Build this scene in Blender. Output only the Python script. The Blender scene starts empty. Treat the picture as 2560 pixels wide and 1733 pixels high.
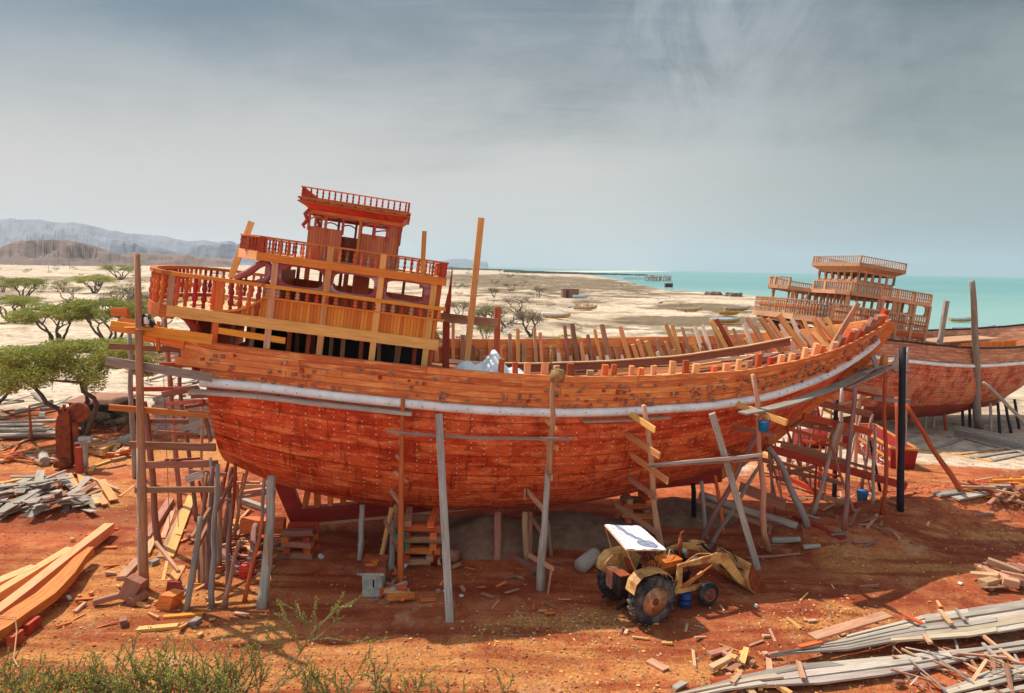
import bpy, bmesh, math, random
import numpy as np
from mathutils import Vector, Matrix, noise as mnoise
random.seed(11); R_=random.random; RU=random.uniform
# ------------------------------------------------------------ camera, sky, sun, exposure
F=1707.; H=10.6; P_=math.radians(6.65); RO=math.radians(1.1)
fw=np.array([0,math.cos(P_),-math.sin(P_)]); R0=np.array([1,0,0.]); U0=np.cross(R0,fw)
RR=math.cos(RO)*R0+math.sin(RO)*U0; UU=-math.sin(RO)*R0+math.cos(RO)*U0
CP=np.array([0,0,H])
scn=bpy.context.scene; COL=scn.collection
cd=bpy.data.cameras.new('camera'); cam=bpy.data.objects.new('camera',cd); COL.objects.link(cam)
cd.sensor_width=36; cd.lens=F/2560*36; cd.clip_start=.1; cd.clip_end=40000
cam.matrix_world=Matrix(((RR[0],UU[0],-fw[0],0),(RR[1],UU[1],-fw[1],0),(RR[2],UU[2],-fw[2],H),(0,0,0,1)))
scn.camera=cam
SUN_EL=math.radians(55.8); SUN_AZ=(-.839,.544)   # horizontal direction towards the sun
W=bpy.data.worlds.new('World'); scn.world=W; W.use_nodes=True
def world():
    nt=W.node_tree; N=nt.nodes; N.clear(); L=nt.links
    o=N.new('ShaderNodeOutputWorld'); bg=N.new('ShaderNodeBackground'); bg.inputs[1].default_value=.15
    sky=N.new('ShaderNodeTexSky'); sky.sky_type='NISHITA'; sky.sun_disc=False
    sky.sun_elevation=SUN_EL; sky.sun_rotation=math.atan2(SUN_AZ[0],SUN_AZ[1]); sky.dust_density=3; sky.air_density=1.3; sky.ozone_density=2
    tc=N.new('ShaderNodeTexCoord'); sep=N.new('ShaderNodeSeparateXYZ'); L.new(tc.outputs['Generated'],sep.inputs[0])
    # thin high cloud: project the direction on a plane so that streaks run to the horizon
    def mth(op,x,y=0.):
        k=N.new('ShaderNodeMath'); k.operation=op
        for s_,v in ((0,x),(1,y)):
            if isinstance(v,bpy.types.NodeSocket): L.new(v,k.inputs[s_])
            else: k.inputs[s_].default_value=v
        return k.outputs[0]
    def nz(vec,scale,det=7,rough=.6,dist=.3,sc=(1,1,1),loc=(0,0,0),rot=0):
        mp=N.new('ShaderNodeMapping'); mp.inputs['Scale'].default_value=sc; mp.inputs['Location'].default_value=loc; mp.inputs['Rotation'].default_value=(0,0,rot); L.new(vec,mp.inputs[0])
        k=N.new('ShaderNodeTexNoise'); k.inputs['Scale'].default_value=scale; k.inputs['Detail'].default_value=det; k.inputs['Roughness'].default_value=rough; k.inputs['Distortion'].default_value=dist; L.new(mp.outputs[0],k.inputs[0]); return k.outputs[0]
    def mr(v,a0,a1,b0,b1):
        k=N.new('ShaderNodeMapRange'); k.interpolation_type='SMOOTHSTEP'; L.new(v,k.inputs[0])
        for q,w in zip((1,2,3,4),(a0,a1,b0,b1)): k.inputs[q].default_value=w
        return k.outputs[0]
    def mixc(f,x,y,bt='MIX'):
        k=N.new('ShaderNodeMix'); k.data_type='RGBA'; k.blend_type=bt
        for s_,v in ((0,f),(6,x),(7,y)):
            if isinstance(v,bpy.types.NodeSocket): L.new(v,k.inputs[s_])
            else: k.inputs[s_].default_value=v
        return k.outputs[2]
    X_,Y_,Z_=sep.outputs[0],sep.outputs[1],sep.outputs[2]
    den=mth('ADD',mth('MAXIMUM',Z_,0.),.10); cb=N.new('ShaderNodeCombineXYZ'); L.new(mth('DIVIDE',X_,den),cb.inputs[0]); L.new(mth('DIVIDE',Y_,den),cb.inputs[1]); PV=cb.outputs[0]; DV=tc.outputs['Generated']
    hs=N.new('ShaderNodeHueSaturation'); hs.inputs['Saturation'].default_value=SKY_SAT; hs.inputs['Value'].default_value=SKY_VAL; L.new(sky.outputs[0],hs.inputs['Color'])
    n1=nz(PV,.55,8,.62,.6,(.5,1.1,1),(3.1,.7,0),.35); n2=nz(DV,2.2,6,.6,.5,(1,1,2.2),(1.3,0,4)); n3=nz(DV,9,8,.7,.8,(1,1,.45),(0,2,0),.2)
    zz=mth('ADD',Z_,mth('ADD',mth('MULTIPLY',mth('SUBTRACT',n1,.5),.20),mth('MULTIPLY',mth('SUBTRACT',n2,.5),.34)))
    veil=mr(zz,.12,.37,1.,0.)
    base=mixc(1.,hs.outputs[0],SKYTINT,'MULTIPLY')
    c=mixc(veil,base,VEIL)
    # feathery wisp high on the right and a fainter one near the right edge
    def blob(d,w0,w1):
        k=N.new('ShaderNodeVectorMath'); k.operation='DOT_PRODUCT'; L.new(DV,k.inputs[0]); k.inputs[1].default_value=d; return mr(k.outputs['Value'],w0,w1,0.,1.)
    wisp=mth('MULTIPLY',blob(ND(1850,90),.978,.999),mr(n3,.3,.7,0.,1.)); wisp2=mth('MULTIPLY',blob(ND(2420,110),.975,.999),mr(n3,.45,.7,0.,.5))
    c=mixc(mth('MULTIPLY',mth('MAXIMUM',wisp,wisp2),.6),c,CLOUD)
    fine=mr(nz(PV,1.6,9,.68,.8,(.35,1.3,1),(0,5,0),.5),.42,.7,0.,.22); c=mixc(fine,c,CLOUD)
    # greyer, teal air over the sea side (right), blue-grey towards the upper left
    c=mixc(mr(X_,.05,.62,0.,.85),c,(.46,.56,.58,1),'MULTIPLY')
    c=mixc(mth('MULTIPLY',mr(X_,.05,-.6,.25,1.),mr(Z_,.08,.36,0.,1.)),c,(.40,.53,.66,1),'MULTIPLY')
    class _o: pass
    mx3=_o(); mx3.outputs=[None,None,c]
    # added fill: sky overhead and behind the camera, out of view, is boosted
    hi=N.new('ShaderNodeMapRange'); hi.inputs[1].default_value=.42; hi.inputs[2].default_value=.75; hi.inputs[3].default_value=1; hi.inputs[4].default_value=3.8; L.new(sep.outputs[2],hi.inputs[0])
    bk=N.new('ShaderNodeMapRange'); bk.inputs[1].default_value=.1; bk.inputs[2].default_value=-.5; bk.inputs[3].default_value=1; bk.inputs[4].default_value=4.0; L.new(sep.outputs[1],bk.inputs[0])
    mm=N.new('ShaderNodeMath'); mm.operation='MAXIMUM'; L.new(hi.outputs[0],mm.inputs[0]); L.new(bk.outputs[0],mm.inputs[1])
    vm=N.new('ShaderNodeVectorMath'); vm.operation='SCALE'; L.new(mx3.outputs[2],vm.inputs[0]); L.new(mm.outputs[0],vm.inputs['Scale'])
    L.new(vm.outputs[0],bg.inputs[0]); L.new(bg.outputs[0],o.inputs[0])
SKY_SAT=.6; SKY_VAL=.30; SKYTINT=(.86,1.0,1.0,1); VEIL=(3.25,3.2,3.08,1); CLOUD=(3.4,3.5,3.6,1)
def ND(x,y):
    d=fw+(x-1280)/F*RR-(y-866.5)/F*UU; d=d/np.linalg.norm(d); return tuple(float(q) for q in d)
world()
sl=bpy.data.lights.new('sun','SUN'); sl.energy=4.5; sl.angle=math.radians(.5); sl.color=(1,.93,.82)
so=bpy.data.objects.new('sun',sl); COL.objects.link(so)
sd=Vector((SUN_AZ[0]*math.cos(SUN_EL),SUN_AZ[1]*math.cos(SUN_EL),math.sin(SUN_EL)))
so.rotation_euler=sd.to_track_quat('Z','Y').to_euler(); so.location=(-20,60,60)
scn.view_settings.view_transform='Standard'; scn.view_settings.look='None'; scn.view_settings.gamma=1; scn.view_settings.exposure=.34
scn.cycles.max_bounces=8; scn.cycles.diffuse_bounces=4; scn.cycles.volume_bounces=1
# ------------------------------------------------------------ geometry of the place
def ray(x,y): return fw+(x-1280)/F*RR-(y-866.5)/F*UU
def sm(a,b,x):
    t=min(1,max(0,(x-a)/(b-a))); return t*t*(3-2*t)
SEA=-2.3; HAZE=.00010
def atz(x,y,Z): d=ray(x,y); return CP+(Z-H)/d[2]*d
def pd(x,y,Y): d=ray(x,y); return CP+(Y/d[1])*d
_sh=[(960,670.5),(1200,675),(1380,680.5),(1415,683),(1521,695),(1600,713),(1659,725),(1768,732),(1885,740),(2050,770),(2200,815),(2300,836),(2620,856)]
_shp=[atz(x,y,SEA) for x,y in _sh]; _az=[math.atan2(p[0],p[1]) for p in _shp]; _sr=[math.hypot(p[0],p[1]) for p in _shp]
def shore(az):
    if az<_az[0]: return 1e9
    return float(np.interp(az,_az,_sr))
def mound(x,y):
    ax,ay,bx,by=13.2,26.8,26.,32.8
    t=((x-ax)*(bx-ax)+(y-ay)*(by-ay))/((bx-ax)**2+(by-ay)**2); tc=min(1,max(0,t))
    d=math.hypot(x-ax-tc*(bx-ax),y-ay-tc*(by-ay)); w=1.8+.9*mnoise.noise((x*.3,y*.3,7))
    return 1.15*math.exp(-(d/w)**2)*(.5+.6*tc)
def gz(x,y,fine=True):
    r=math.hypot(x,y); az=math.atan2(x,y); s=shore(az) if y>0 else 1e9
    z=-1.35*sm(30,50,y)*sm(8,20,x)-.9*sm(50,150,y)
    if s<1e8: z+=(-2.25-z)*sm(.55*s,s,r)
    else: z+=(-1.7-z)*sm(150,900,r)*.6
    if r<s: z=max(z,SEA+.30)
    if r>s: z=SEA-.02-min(3,(r-s)*.03)
    elif fine:
        a=.05+.25*sm(45,120,r)*(1-sm(.7,1,r/s))
        z+=a*mnoise.fractal((x*.35,y*.35,1),.9,2,4)
        if r<60: z+=mound(x,y)+.03*mnoise.noise((x*1.9,y*1.9,3))
    return z
def gnd(x,y):
    p=atz(x,y,0)
    for i in range(8): p=atz(x,y,gz(p[0],p[1]))
    return p
# ship frames: local X forward, L (local y) away from the camera, Z up
TH1=math.atan(3/18.4); O1=np.array([0,27.6,0.])
def lat(x,y,L):
    ax=np.array([math.cos(TH1),math.sin(TH1),0]); la=np.array([-math.sin(TH1),math.cos(TH1),0]); d=ray(x,y)
    t=(L-(CP-O1)@la)/(d@la); p=CP+t*d; return p
def V(*a): return np.array(a,float)
# ------------------------------------------------------------ materials
def hx(r,g,b):
    f=lambda c:(c/255/12.92) if c/255<=.04045 else ((c/255+.055)/1.055)**2.4
    return (f(r),f(g),f(b),1)
class NT:
    def __init__(s,name):
        s.m=bpy.data.materials.new(name); s.m.use_nodes=True; s.t=s.m.node_tree; s.N=s.t.nodes; s.L=s.t.links
        s.b=s.N['Principled BSDF']
    def n(s,t,ins={},**kw):
        k=s.N.new('ShaderNode'+t)
        for a,v in kw.items(): setattr(k,a,v)
        for a,v in ins.items(): s.put(k.inputs[a],v)
        return k
    def put(s,sock,v):
        if isinstance(v,bpy.types.NodeSocket): s.L.new(v,sock)
        else: sock.default_value=v
    def mix(s,f,a,b,bt='MIX'):
        k=s.n('Mix',data_type='RGBA',blend_type=bt); s.put(k.inputs[0],f); s.put(k.inputs[6],a); s.put(k.inputs[7],b); return k.outputs[2]
    def math(s,op,a,b=0.,c=0.):
        k=s.n('Math',operation=op); s.put(k.inputs[0],a); s.put(k.inputs[1],b); s.put(k.inputs[2],c); return k.outputs[0]
    def noise(s,vec,scale,detail=5,rough=.55,dist=0):
        return s.n('TexNoise',{'Vector':vec,'Scale':scale,'Detail':detail,'Roughness':rough,'Distortion':dist}).outputs[0]
    def ramp(s,f,p0,p1,c0=(0,0,0,1),c1=(1,1,1,1)):
        k=s.n('ValToRGB'); e=k.color_ramp.elements; e[0].position=p0; e[1].position=p1; e[0].color=c0; e[1].color=c1; s.L.new(f,k.inputs[0]); return k.outputs[0]
    def map(s,vec,sc): return s.n('Mapping',{'Vector':vec,'Scale':sc}).outputs[0]
    def fin(s,col,rough=.75,bump=None,bs=.3,bd=.01,metal=0,spec=.3):
        s.put(s.b.inputs['Base Color'],col); s.put(s.b.inputs['Roughness'],rough); s.put(s.b.inputs['Metallic'],metal); s.put(s.b.inputs['Specular IOR Level'],spec)
        if bump is not None:
            k=s.n('Bump',{'Strength':bs,'Distance':bd,'Height':bump}); s.L.new(k.outputs[0],s.b.inputs['Normal'])
        return s.m
def wood(name,c0,c1,c2,rough=.7,rnd=.25,gs=1.,stain=.5,spec=.25):
    t=NT(name); uv=t.n('UVMap').outputs[0]
    g=t.noise(t.map(uv,(1.3*gs,22*gs,1)),1.,6,.6,.6)
    g2=t.noise(t.map(uv,(.5,2.5,1)),1.,4)
    col=t.mix(t.ramp(g,.32,.68),c0,c1)
    col=t.mix(t.math('MULTIPLY',t.ramp(g2,.5,.72),stain),col,c2)
    k=t.noise(t.map(uv,(2.2,7,1)),1.,2)
    col=t.mix(t.math('MULTIPLY',t.ramp(k,.70,.76),.6),col,tuple(c*.35 for c in c2[:3])+(1,))
    oi=t.n('ObjectInfo').outputs['Random']
    v=t.n('MapRange',{0:oi,3:1-rnd,4:1+rnd}).outputs[0]
    wn=t.n('TexWhiteNoise',{'W':oi},noise_dimensions='1D').outputs[0]
    hu=t.n('MapRange',{0:wn,3:.5-.012,4:.5+.012}).outputs[0]
    col=t.n('HueSaturation',{'Hue':hu,'Saturation':1.,'Value':v,'Color':col}).outputs[0]
    return t.fin(col,rough,g,.5,.012,0,spec)
def plain(name,c,rough=.6,metal=0,var=.15,sc=6,dirt=None,da=.5,spec=.3,bs=.2):
    t=NT(name); o=t.n('TexCoord').outputs['Object']; n=t.noise(o,sc,6,.6); d=tuple(x*(1-var*2.) for x in c[:3])+(1,)
    col=t.mix(t.ramp(n,.35,.65),c,d)
    if dirt is not None: col=t.mix(t.math('MULTIPLY',t.ramp(t.noise(o,sc*.45,5,.65),.45,.62),da),col,dirt)
    return t.fin(col,rough,n,bs,.01,metal,spec)
M={}
M['hull_wood']=wood('orange_hull_timber',hx(226,126,62),hx(186,84,40),hx(136,54,28))
M['red_wood']=wood('oiled_red_timber',hx(196,84,48),hx(152,56,34),hx(100,36,24),.5,.3)
M['brown_wood']=wood('brown_timber',hx(176,124,96),hx(140,92,70),hx(98,62,48),.8,.28)
M['pale_wood']=wood('fresh_pale_timber',hx(226,170,104),hx(204,138,74),hx(176,104,52),.7,.2)
M['yellow_wood']=wood('varnished_yellow_timber',hx(234,154,56),hx(214,122,34),hx(176,90,24),.45,.12)
M['grey_wood']=wood('weathered_grey_timber',hx(184,168,152),hx(142,126,112),hx(100,82,70),.85,.3)
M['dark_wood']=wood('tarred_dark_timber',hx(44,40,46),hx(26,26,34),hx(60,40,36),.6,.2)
M['tan_wood']=wood('sun_bleached_tan_timber',hx(206,160,122),hx(172,122,88),hx(134,84,58),.8,.2)
M['white_wood']=wood('dusty_white_timber',hx(244,224,200),hx(222,190,160),hx(186,140,108),.85,.12)
M['pinkwood']=wood('primed_window_timber',hx(176,96,92),hx(146,62,64),hx(196,180,188),.7,.1,1,.9)
M['bal_red']=wood('red_turned_timber',hx(196,72,44),hx(150,42,28),hx(214,116,56),.45,.4)
M['timber']=wood('squared_fresh_timber',hx(240,176,120),hx(224,146,90),hx(204,120,70),.8,.10)
M['white']=plain('white_painted_pipe',hx(240,238,230),.5,0,.04,3,hx(170,160,150),.3)
M['tarp']=plain('white_tarpaulin',hx(232,232,230),.6,0,.03,3)
M['green']=plain('green_rope',hx(20,130,92),.7)
M['blue']=plain('blue_plastic',hx(40,130,190),.4,0,.1,5)
M['dblue']=plain('dark_blue_plastic',hx(24,62,120),.5,0,.15,5,hx(90,60,50),.4)
M['tyre']=plain('dusty_black_rubber',hx(36,38,44),.85,0,.2,5,hx(120,100,84),.35)
M['tyredust']=plain('grey_dusty_tread',hx(50,50,54),.9,0,.2,5,hx(130,114,98),.6)
M['rim']=plain('rusty_tan_wheel',hx(224,160,112),.75,0,.15,9,hx(130,60,34),.6)
M['yellow_paint']=plain('worn_yellow_paint',hx(214,166,96),.6,0,.12,5,hx(140,78,40),.85,.4)
M['orange_paint']=plain('faded_orange_sheet',hx(206,112,40),.55,0,.1,6,hx(150,64,24),.4)
M['rust']=plain('rusty_steel',hx(150,74,36),.85,0,.2,7,hx(84,36,22),.7)
M['engine']=plain('oily_black_iron',hx(34,32,34),.55,.2,.3,9,hx(80,56,40),.5)
M['concrete']=plain('stained_concrete',hx(176,176,160),.85,0,.12,4,hx(96,92,80),.5)
M['redpaint']=plain('red_painted_steel',hx(156,34,26),.6,0,.15,3,hx(96,22,20),.5)
M['orangeband']=plain('orange_band_paint',hx(206,140,70),.7)
M['rust_lid']=plain('rusty_lid',hx(130,60,40),.8,0,.2,6,hx(180,90,40),.6)
M['whitepaint']=plain('white_lettering_paint',hx(236,226,200),.7,0,.1,20)
M['glass_white']=plain('white_litter',hx(225,225,222),.5)
M['skiff_white']=plain('white_skiff_paint',hx(190,205,212),.5,0,.08,2,hx(130,130,130),.4)
M['skiff_yellow']=plain('ochre_skiff_paint',hx(206,146,40),.5,0,.1,2,hx(140,80,40),.4)
M['skiff_dark']=plain('dark_boat_interior',hx(70,66,62),.8)
M['bark']=plain('grey_brown_bark',hx(112,92,82),.9,0,.25,7)
M['pole_pink']=wood('peeled_branch_pole',hx(164,122,112),hx(120,80,72),hx(74,46,44),.85,.25,.6)
M['skin']=plain('skin',hx(120,78,56),.7)
M['cloth_blue']=plain('light_blue_shirt',hx(90,150,190),.8)
M['cloth_dark']=plain('dark_trousers',hx(34,34,42),.85)
def leafmat(name,c0,c1):
    t=NT(name); o=t.n('TexCoord').outputs['Object']; n=t.noise(o,.9,4); 
    w=t.n('TexWhiteNoise',{'Vector':t.n('NewGeometry').outputs['Position']}).outputs[0]
    gi=t.n('NewGeometry').outputs['Random Per Island']
    col=t.mix(t.math('MULTIPLY_ADD',gi,.6,t.math('MULTIPLY',n,.4)),c0,c1)
    oi=t.n('ObjectInfo').outputs['Random']; v=t.n('MapRange',{0:oi,3:.8,4:1.2}).outputs[0]
    col=t.n('HueSaturation',{'Value':v,'Color':col}).outputs[0]
    m=t.fin(col,.7,spec=.15); t.b.inputs['Transmission Weight'].default_value=0
    tr=t.n('BsdfTranslucent',{'Color':col}); ms=t.n('MixShader',{0:.3}); t.L.new(t.b.outputs[0],ms.inputs[1]); t.L.new(tr.outputs[0],ms.inputs[2])
    t.L.new(ms.outputs[0],t.N['Material Output'].inputs[0]); return m
M['leaf']=leafmat('acacia_leaves',hx(112,120,48),hx(178,172,88))
M['leaf_b']=leafmat('bright_acacia_leaves',hx(104,126,34),hx(164,176,60))
M['leaf_dry']=leafmat('dry_twig_crown',hx(122,104,84),hx(150,130,100))
M['leaf_fg']=leafmat('thorn_bush_leaves',hx(110,126,50),hx(184,184,84))
M['twig']=plain('thorn_twig',hx(150,120,96),.85)
M['thatch']=plain('dry_bush_straw',hx(176,136,84),.9,0,.25,8)
def hullmat(name,c0,c1,cd,rh,nails,streak,pale=None,waterline=None):
    # planks run along u (metres); v counts strakes
    t=NT(name); uv=t.n('UVMap').outputs[0]; sp=t.n('SeparateXYZ',{0:uv}); u,v=sp.outputs[0],sp.outputs[1]
    row=t.math('FLOOR',v); hr=t.n('TexWhiteNoise',{'W':row},noise_dimensions='1D').outputs[0]
    uu=t.math('MULTIPLY_ADD',hr,13.7,t.math('DIVIDE',u,7.3)); cell=t.math('FLOOR',uu); fu=t.math('FRACT',uu); fv=t.math('FRACT',v)
    f=t.n('TexWhiteNoise',{'Vector':t.n('CombineXYZ',{0:row,1:cell}).outputs[0]},noise_dimensions='2D').outputs[0]
    wv=t.math('MULTIPLY',t.noise(t.map(uv,(.8,3,1)),1.,3),.08)
    mort=t.math('MAXIMUM',t.math('MULTIPLY',t.math('LESS_THAN',fu,.0035),.8),t.math('MAXIMUM',t.math('LESS_THAN',fv,t.math('ADD',wv,.0)),0.))
    col=t.mix(f,c0,c1)
    g=t.noise(t.map(uv,(1.2,9,1)),1.,6,.6,.5)
    col=t.mix(t.math('MULTIPLY',t.ramp(g,.3,.75),.4),col,cd)
    big=t.noise(t.map(uv,(.40,.32,1)),1.,6,.62)
    col=t.mix(t.math('MULTIPLY',t.ramp(big,.42,.7),streak),col,cd)
    m2=t.noise(t.map(uv,(1.1,.55,1)),1.,8,.75,.5); col=t.mix(t.math('MULTIPLY',t.ramp(m2,.49,.57),streak),col,cd)
    bl=t.noise(t.map(uv,(.8,1.4,1)),1.,6,.7); col=t.mix(t.math('MULTIPLY',t.ramp(bl,.5,.62),.6),col,tuple(min(1,q*1.5+.03) for q in c0[:3])+(1,))
    st=t.noise(t.map(uv,(4.0,.38,1)),1.,6,.75,.3)
    col=t.mix(t.math('MULTIPLY',t.ramp(st,.55,.63),streak),col,tuple(c*.42 for c in cd[:3])+(1,))
    if pale is not None:
        pn=t.noise(t.map(uv,(1.1,.28,1)),1.,6,.7,.4); col=t.mix(t.math('MULTIPLY',t.ramp(pn,.42,.58),.65),col,pale)
    if nails:
        a=t.math('SUBTRACT',t.math('FRACT',t.math('DIVIDE',u,.46)),.5); b=t.math('SUBTRACT',t.math('FRACT',t.math('MULTIPLY',v,2.)),.5)
        a2=t.math('MULTIPLY',a,.46); b2=t.math('MULTIPLY',b,.14)
        d=t.math('SQRT',t.math('ADD',t.math('MULTIPLY',a2,a2),t.math('MULTIPLY',b2,b2)))
        pn=t.noise(t.map(uv,(6,3,1)),1.,2)
        dot=t.math('MULTIPLY',t.math('LESS_THAN',d,.021),t.math('GREATER_THAN',pn,.47))
        ln=t.math('LESS_THAN',t.math('ABSOLUTE',a2),.007)
        col=t.mix(t.math('MULTIPLY',ln,.35),col,tuple(c*.4 for c in cd[:3])+(1,))
        col=t.mix(dot,col,hx(240,200,170))
    col=t.mix(t.math('MULTIPLY',mort,.62),col,tuple(c*.25 for c in cd[:3])+(1,))
    if waterline is not None:
        z=t.n('SeparateXYZ',{0:t.n('TexCoord').outputs['Object']}).outputs[2]
        k=t.math('LESS_THAN',z,waterline); col=t.mix(t.math('MULTIPLY',k,.75),col,hx(128,34,20))
    h=t.math('SUBTRACT',t.math('MULTIPLY',g,.25),mort)
    return t.fin(col,.55,h,.8,.02,0,.3)
M['hull_up']=hullmat('upper_hull_planks',hx(246,150,78),hx(200,98,50),hx(150,66,36),.25,False,.16)
M['hull_low']=hullmat('oiled_lower_hull_planks',hx(248,122,64),hx(222,78,38),hx(158,40,18),.25,True,.65)
M['hull2_up']=hullmat('faded_upper_planks',hx(212,148,108),hx(178,114,84),hx(110,70,64),.25,False,.3)
M['hull2_low']=hullmat('patchy_primer_hull',hx(206,92,54),hx(176,66,38),hx(120,34,20),.25,True,.6,hx(214,140,98),2.5)
def boards(name,c0,c1,cd,w,axis=0,rough=.55):
    # narrow upright boards; UV u in metres along the wall
    t=NT(name); uv=t.n('UVMap').outputs[0]; u=t.n('SeparateXYZ',{0:uv}).outputs[axis]
    x=t.math('DIVIDE',u,w); fr=t.math('FRACT',x); fl=t.math('FLOOR',x)
    r=t.n('TexWhiteNoise',{'W':fl},noise_dimensions='1D').outputs[0]
    col=t.mix(r,c0,c1); g=t.noise(t.map(uv,(18,2,1) if axis==0 else (2,18,1)),1.,5)
    col=t.mix(t.math('MULTIPLY',g,.5),col,cd)
    gap=t.math('LESS_THAN',fr,.1); col=t.mix(t.math('MULTIPLY',gap,.75),col,tuple(c*.3 for c in cd[:3])+(1,))
    return t.fin(col,rough,t.math('SUBTRACT',1,gap),.8,.01)
M['boards_y']=boards('varnished_upright_boards',hx(238,160,56),hx(204,106,32),hx(176,86,28),.11)
M['boards_r']=boards('red_brown_upright_boards',hx(206,118,76),hx(176,92,60),hx(140,66,44),.10)
M['boards_d']=boards('tan_upright_boards',hx(206,156,116),hx(176,112,80),hx(140,84,58),.12)
M['deck']=boards('deck_boards',hx(186,112,62),hx(150,78,44),hx(104,52,34),.2,1,.8)
M['rubble']=plain('sawdust_strewn_floor',hx(236,190,134),.9,0,.15,8,hx(150,76,40),.7)
# ------------------------------------------------------------ mesh builder
class MB:
    def __init__(s): s.v=[]; s.f=[]; s.uv=[]; s.mi=[]
    def add(s,vs,fs,uvs=None,mi=0):
        o=len(s.v); s.v+= [tuple(float(c) for c in p) for p in vs]; ou,ov=RU(0,20),RU(0,20)
        for i,f in enumerate(fs):
            s.f.append([a+o for a in f]); s.mi.append(mi)
            s.uv.append([(a+ou,b+ov) for a,b in uvs[i]] if uvs else [(vs[a][0]+ou,vs[a][2]+vs[a][1]+ov) for a in f])
    def frame(s,p0,p1,up):
        a=V(*p1)-V(*p0); L=np.linalg.norm(a); a=a/max(L,1e-9); up=V(*up); x=np.cross(a,up)
        if np.linalg.norm(x)<1e-4: x=np.cross(a,V(1,0,0))
        x/=np.linalg.norm(x); y=np.cross(x,a); return a,x,y,L
    def beam(s,p0,p1,w,h,up=(0,0,1),tw=1.,jit=0.,mi=0):
        a,x,y,L=s.frame(p0,p1,up); vs=[]
        for k,(p,q) in enumerate(((p0,1),(p1,tw))):
            for sx,sy in ((-1,-1),(1,-1),(1,1),(-1,1)):
                vs.append(V(*p)+x*sx*w/2*q+y*sy*h/2*q+(a*RU(-jit,jit) if jit else 0))
        fs=[(0,3,2,1),(4,5,6,7),(0,1,5,4),(1,2,6,5),(2,3,7,6),(3,0,4,7)]
        e=[(0,0),(0,h),(w,h),(w,0)]
        uv=[e,e]; o=0
        for d in (w,h,w,h): uv.append([(0,o),(0,o+d),(L,o+d),(L,o)]); o+=d
        s.add(vs,fs,uv,mi); return s
    def box(s,c,sz,mi=0):
        return s.beam((c[0]-sz[0]/2,c[1],c[2]),(c[0]+sz[0]/2,c[1],c[2]),sz[1],sz[2],(0,0,1),mi=mi)
    def tube(s,pts,rad,n=7,mi=0,caps=True):
        pts=[V(*p) for p in pts]; m=len(pts); rad=[rad]*m if not hasattr(rad,'__len__') else rad
        vs=[];uvs=[];fs=[]; ref=V(.3,.2,1) if abs((pts[-1]-pts[0])[2])<np.linalg.norm(pts[-1]-pts[0])*.9 else V(1,.1,.05)
        L=0;Ls=[]
        for i,p in enumerate(pts):
            if i: L+=np.linalg.norm(p-pts[i-1])
            Ls.append(L)
            d=pts[min(i+1,m-1)]-pts[max(i-1,0)]; d=d/max(1e-9,np.linalg.norm(d)); x=np.cross(d,ref); x/=max(1e-9,np.linalg.norm(x)); y=np.cross(d,x)
            for k in range(n):
                t=2*math.pi*k/n; vs.append(p+rad[i]*(math.cos(t)*x+math.sin(t)*y))
        for i in range(m-1):
            for k in range(n):
                k2=(k+1)%n; fs.append((i*n+k,i*n+k2,(i+1)*n+k2,(i+1)*n+k)); w=2*math.pi*rad[0]/n
                uvs.append([(Ls[i],k*w),(Ls[i],(k+1)*w),(Ls[i+1],(k+1)*w),(Ls[i+1],k*w)])
        if caps:
            fs.append(tuple(reversed(range(n)))); uvs.append([(.02*math.cos(6.28*k/n),.02*math.sin(6.28*k/n)) for k in range(n)])
            fs.append(tuple((m-1)*n+k for k in range(n))); uvs.append([(.02*math.cos(6.28*k/n),.02*math.sin(6.28*k/n)) for k in range(n)])
        s.add(vs,fs,uvs,mi); return s
    def lathe(s,c,axis,prof,n=16,mi=0):
        # prof: (distance along axis, radius)
        a=V(*axis); a/=np.linalg.norm(a); return s.tube([V(*c)+a*t for t,_ in prof],[max(r,1e-4) for _,r in prof],n,mi)
    def poly(s,pts,mi=0): s.add(pts,[tuple(range(len(pts)))],None,mi); return s
    def prism(s,pts,off,mi=0):
        n=len(pts); off=V(*off); vs=[V(*p) for p in pts]+[V(*p)+off for p in pts]
        fs=[tuple(reversed(range(n))),tuple(n+i for i in range(n))]+[(i,(i+1)%n,n+(i+1)%n,n+i) for i in range(n)]
        s.add(vs,fs,None,mi); return s
    def mesh(s,name,mat,smooth=False):
        me=bpy.data.meshes.new(name); me.from_pydata(s.v,[],s.f); mats=mat if isinstance(mat,(list,tuple)) else [mat]
        for q in mats: me.materials.append(M[q] if isinstance(q,str) else q)
        ul=me.uv_layers.new(name='UVMap'); flat=[c for f in s.uv for p in f for c in p]; ul.data.foreach_set('uv',flat)
        me.polygons.foreach_set('material_index',s.mi)
        me.polygons.foreach_set('use_smooth',[smooth]*len(s.f)); me.update(); return me
    def part(s,name,mat,parent,smooth=False,label=None,world=False,kind=None):
        if world:
            iv=np.array(parent.matrix_basis.inverted()); s.v=[tuple((iv@np.array([p[0],p[1],p[2],1]))[:3]) for p in s.v]
        o=bpy.data.objects.new(name,s.mesh(name,mat,smooth)); COL.objects.link(o); o.parent=parent
        if label: o['label']=label
        if kind: o['kind']=kind
        return o
    def solo(s,name,mat,label,cat,group=None,smooth=False,kind=None):
        a=np.array(s.v); c=(a.min(0)+a.max(0))/2; c[2]=a[:,2].min(); s.v=[tuple(p) for p in (a-c)]
        o=bpy.data.objects.new(name,s.mesh(name,mat,smooth)); COL.objects.link(o); o.location=c
        if kind: o['kind']=kind
        if kind!='structure': o['label']=label; o['category']=cat
        if group: o['group']=group
        return o
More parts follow.
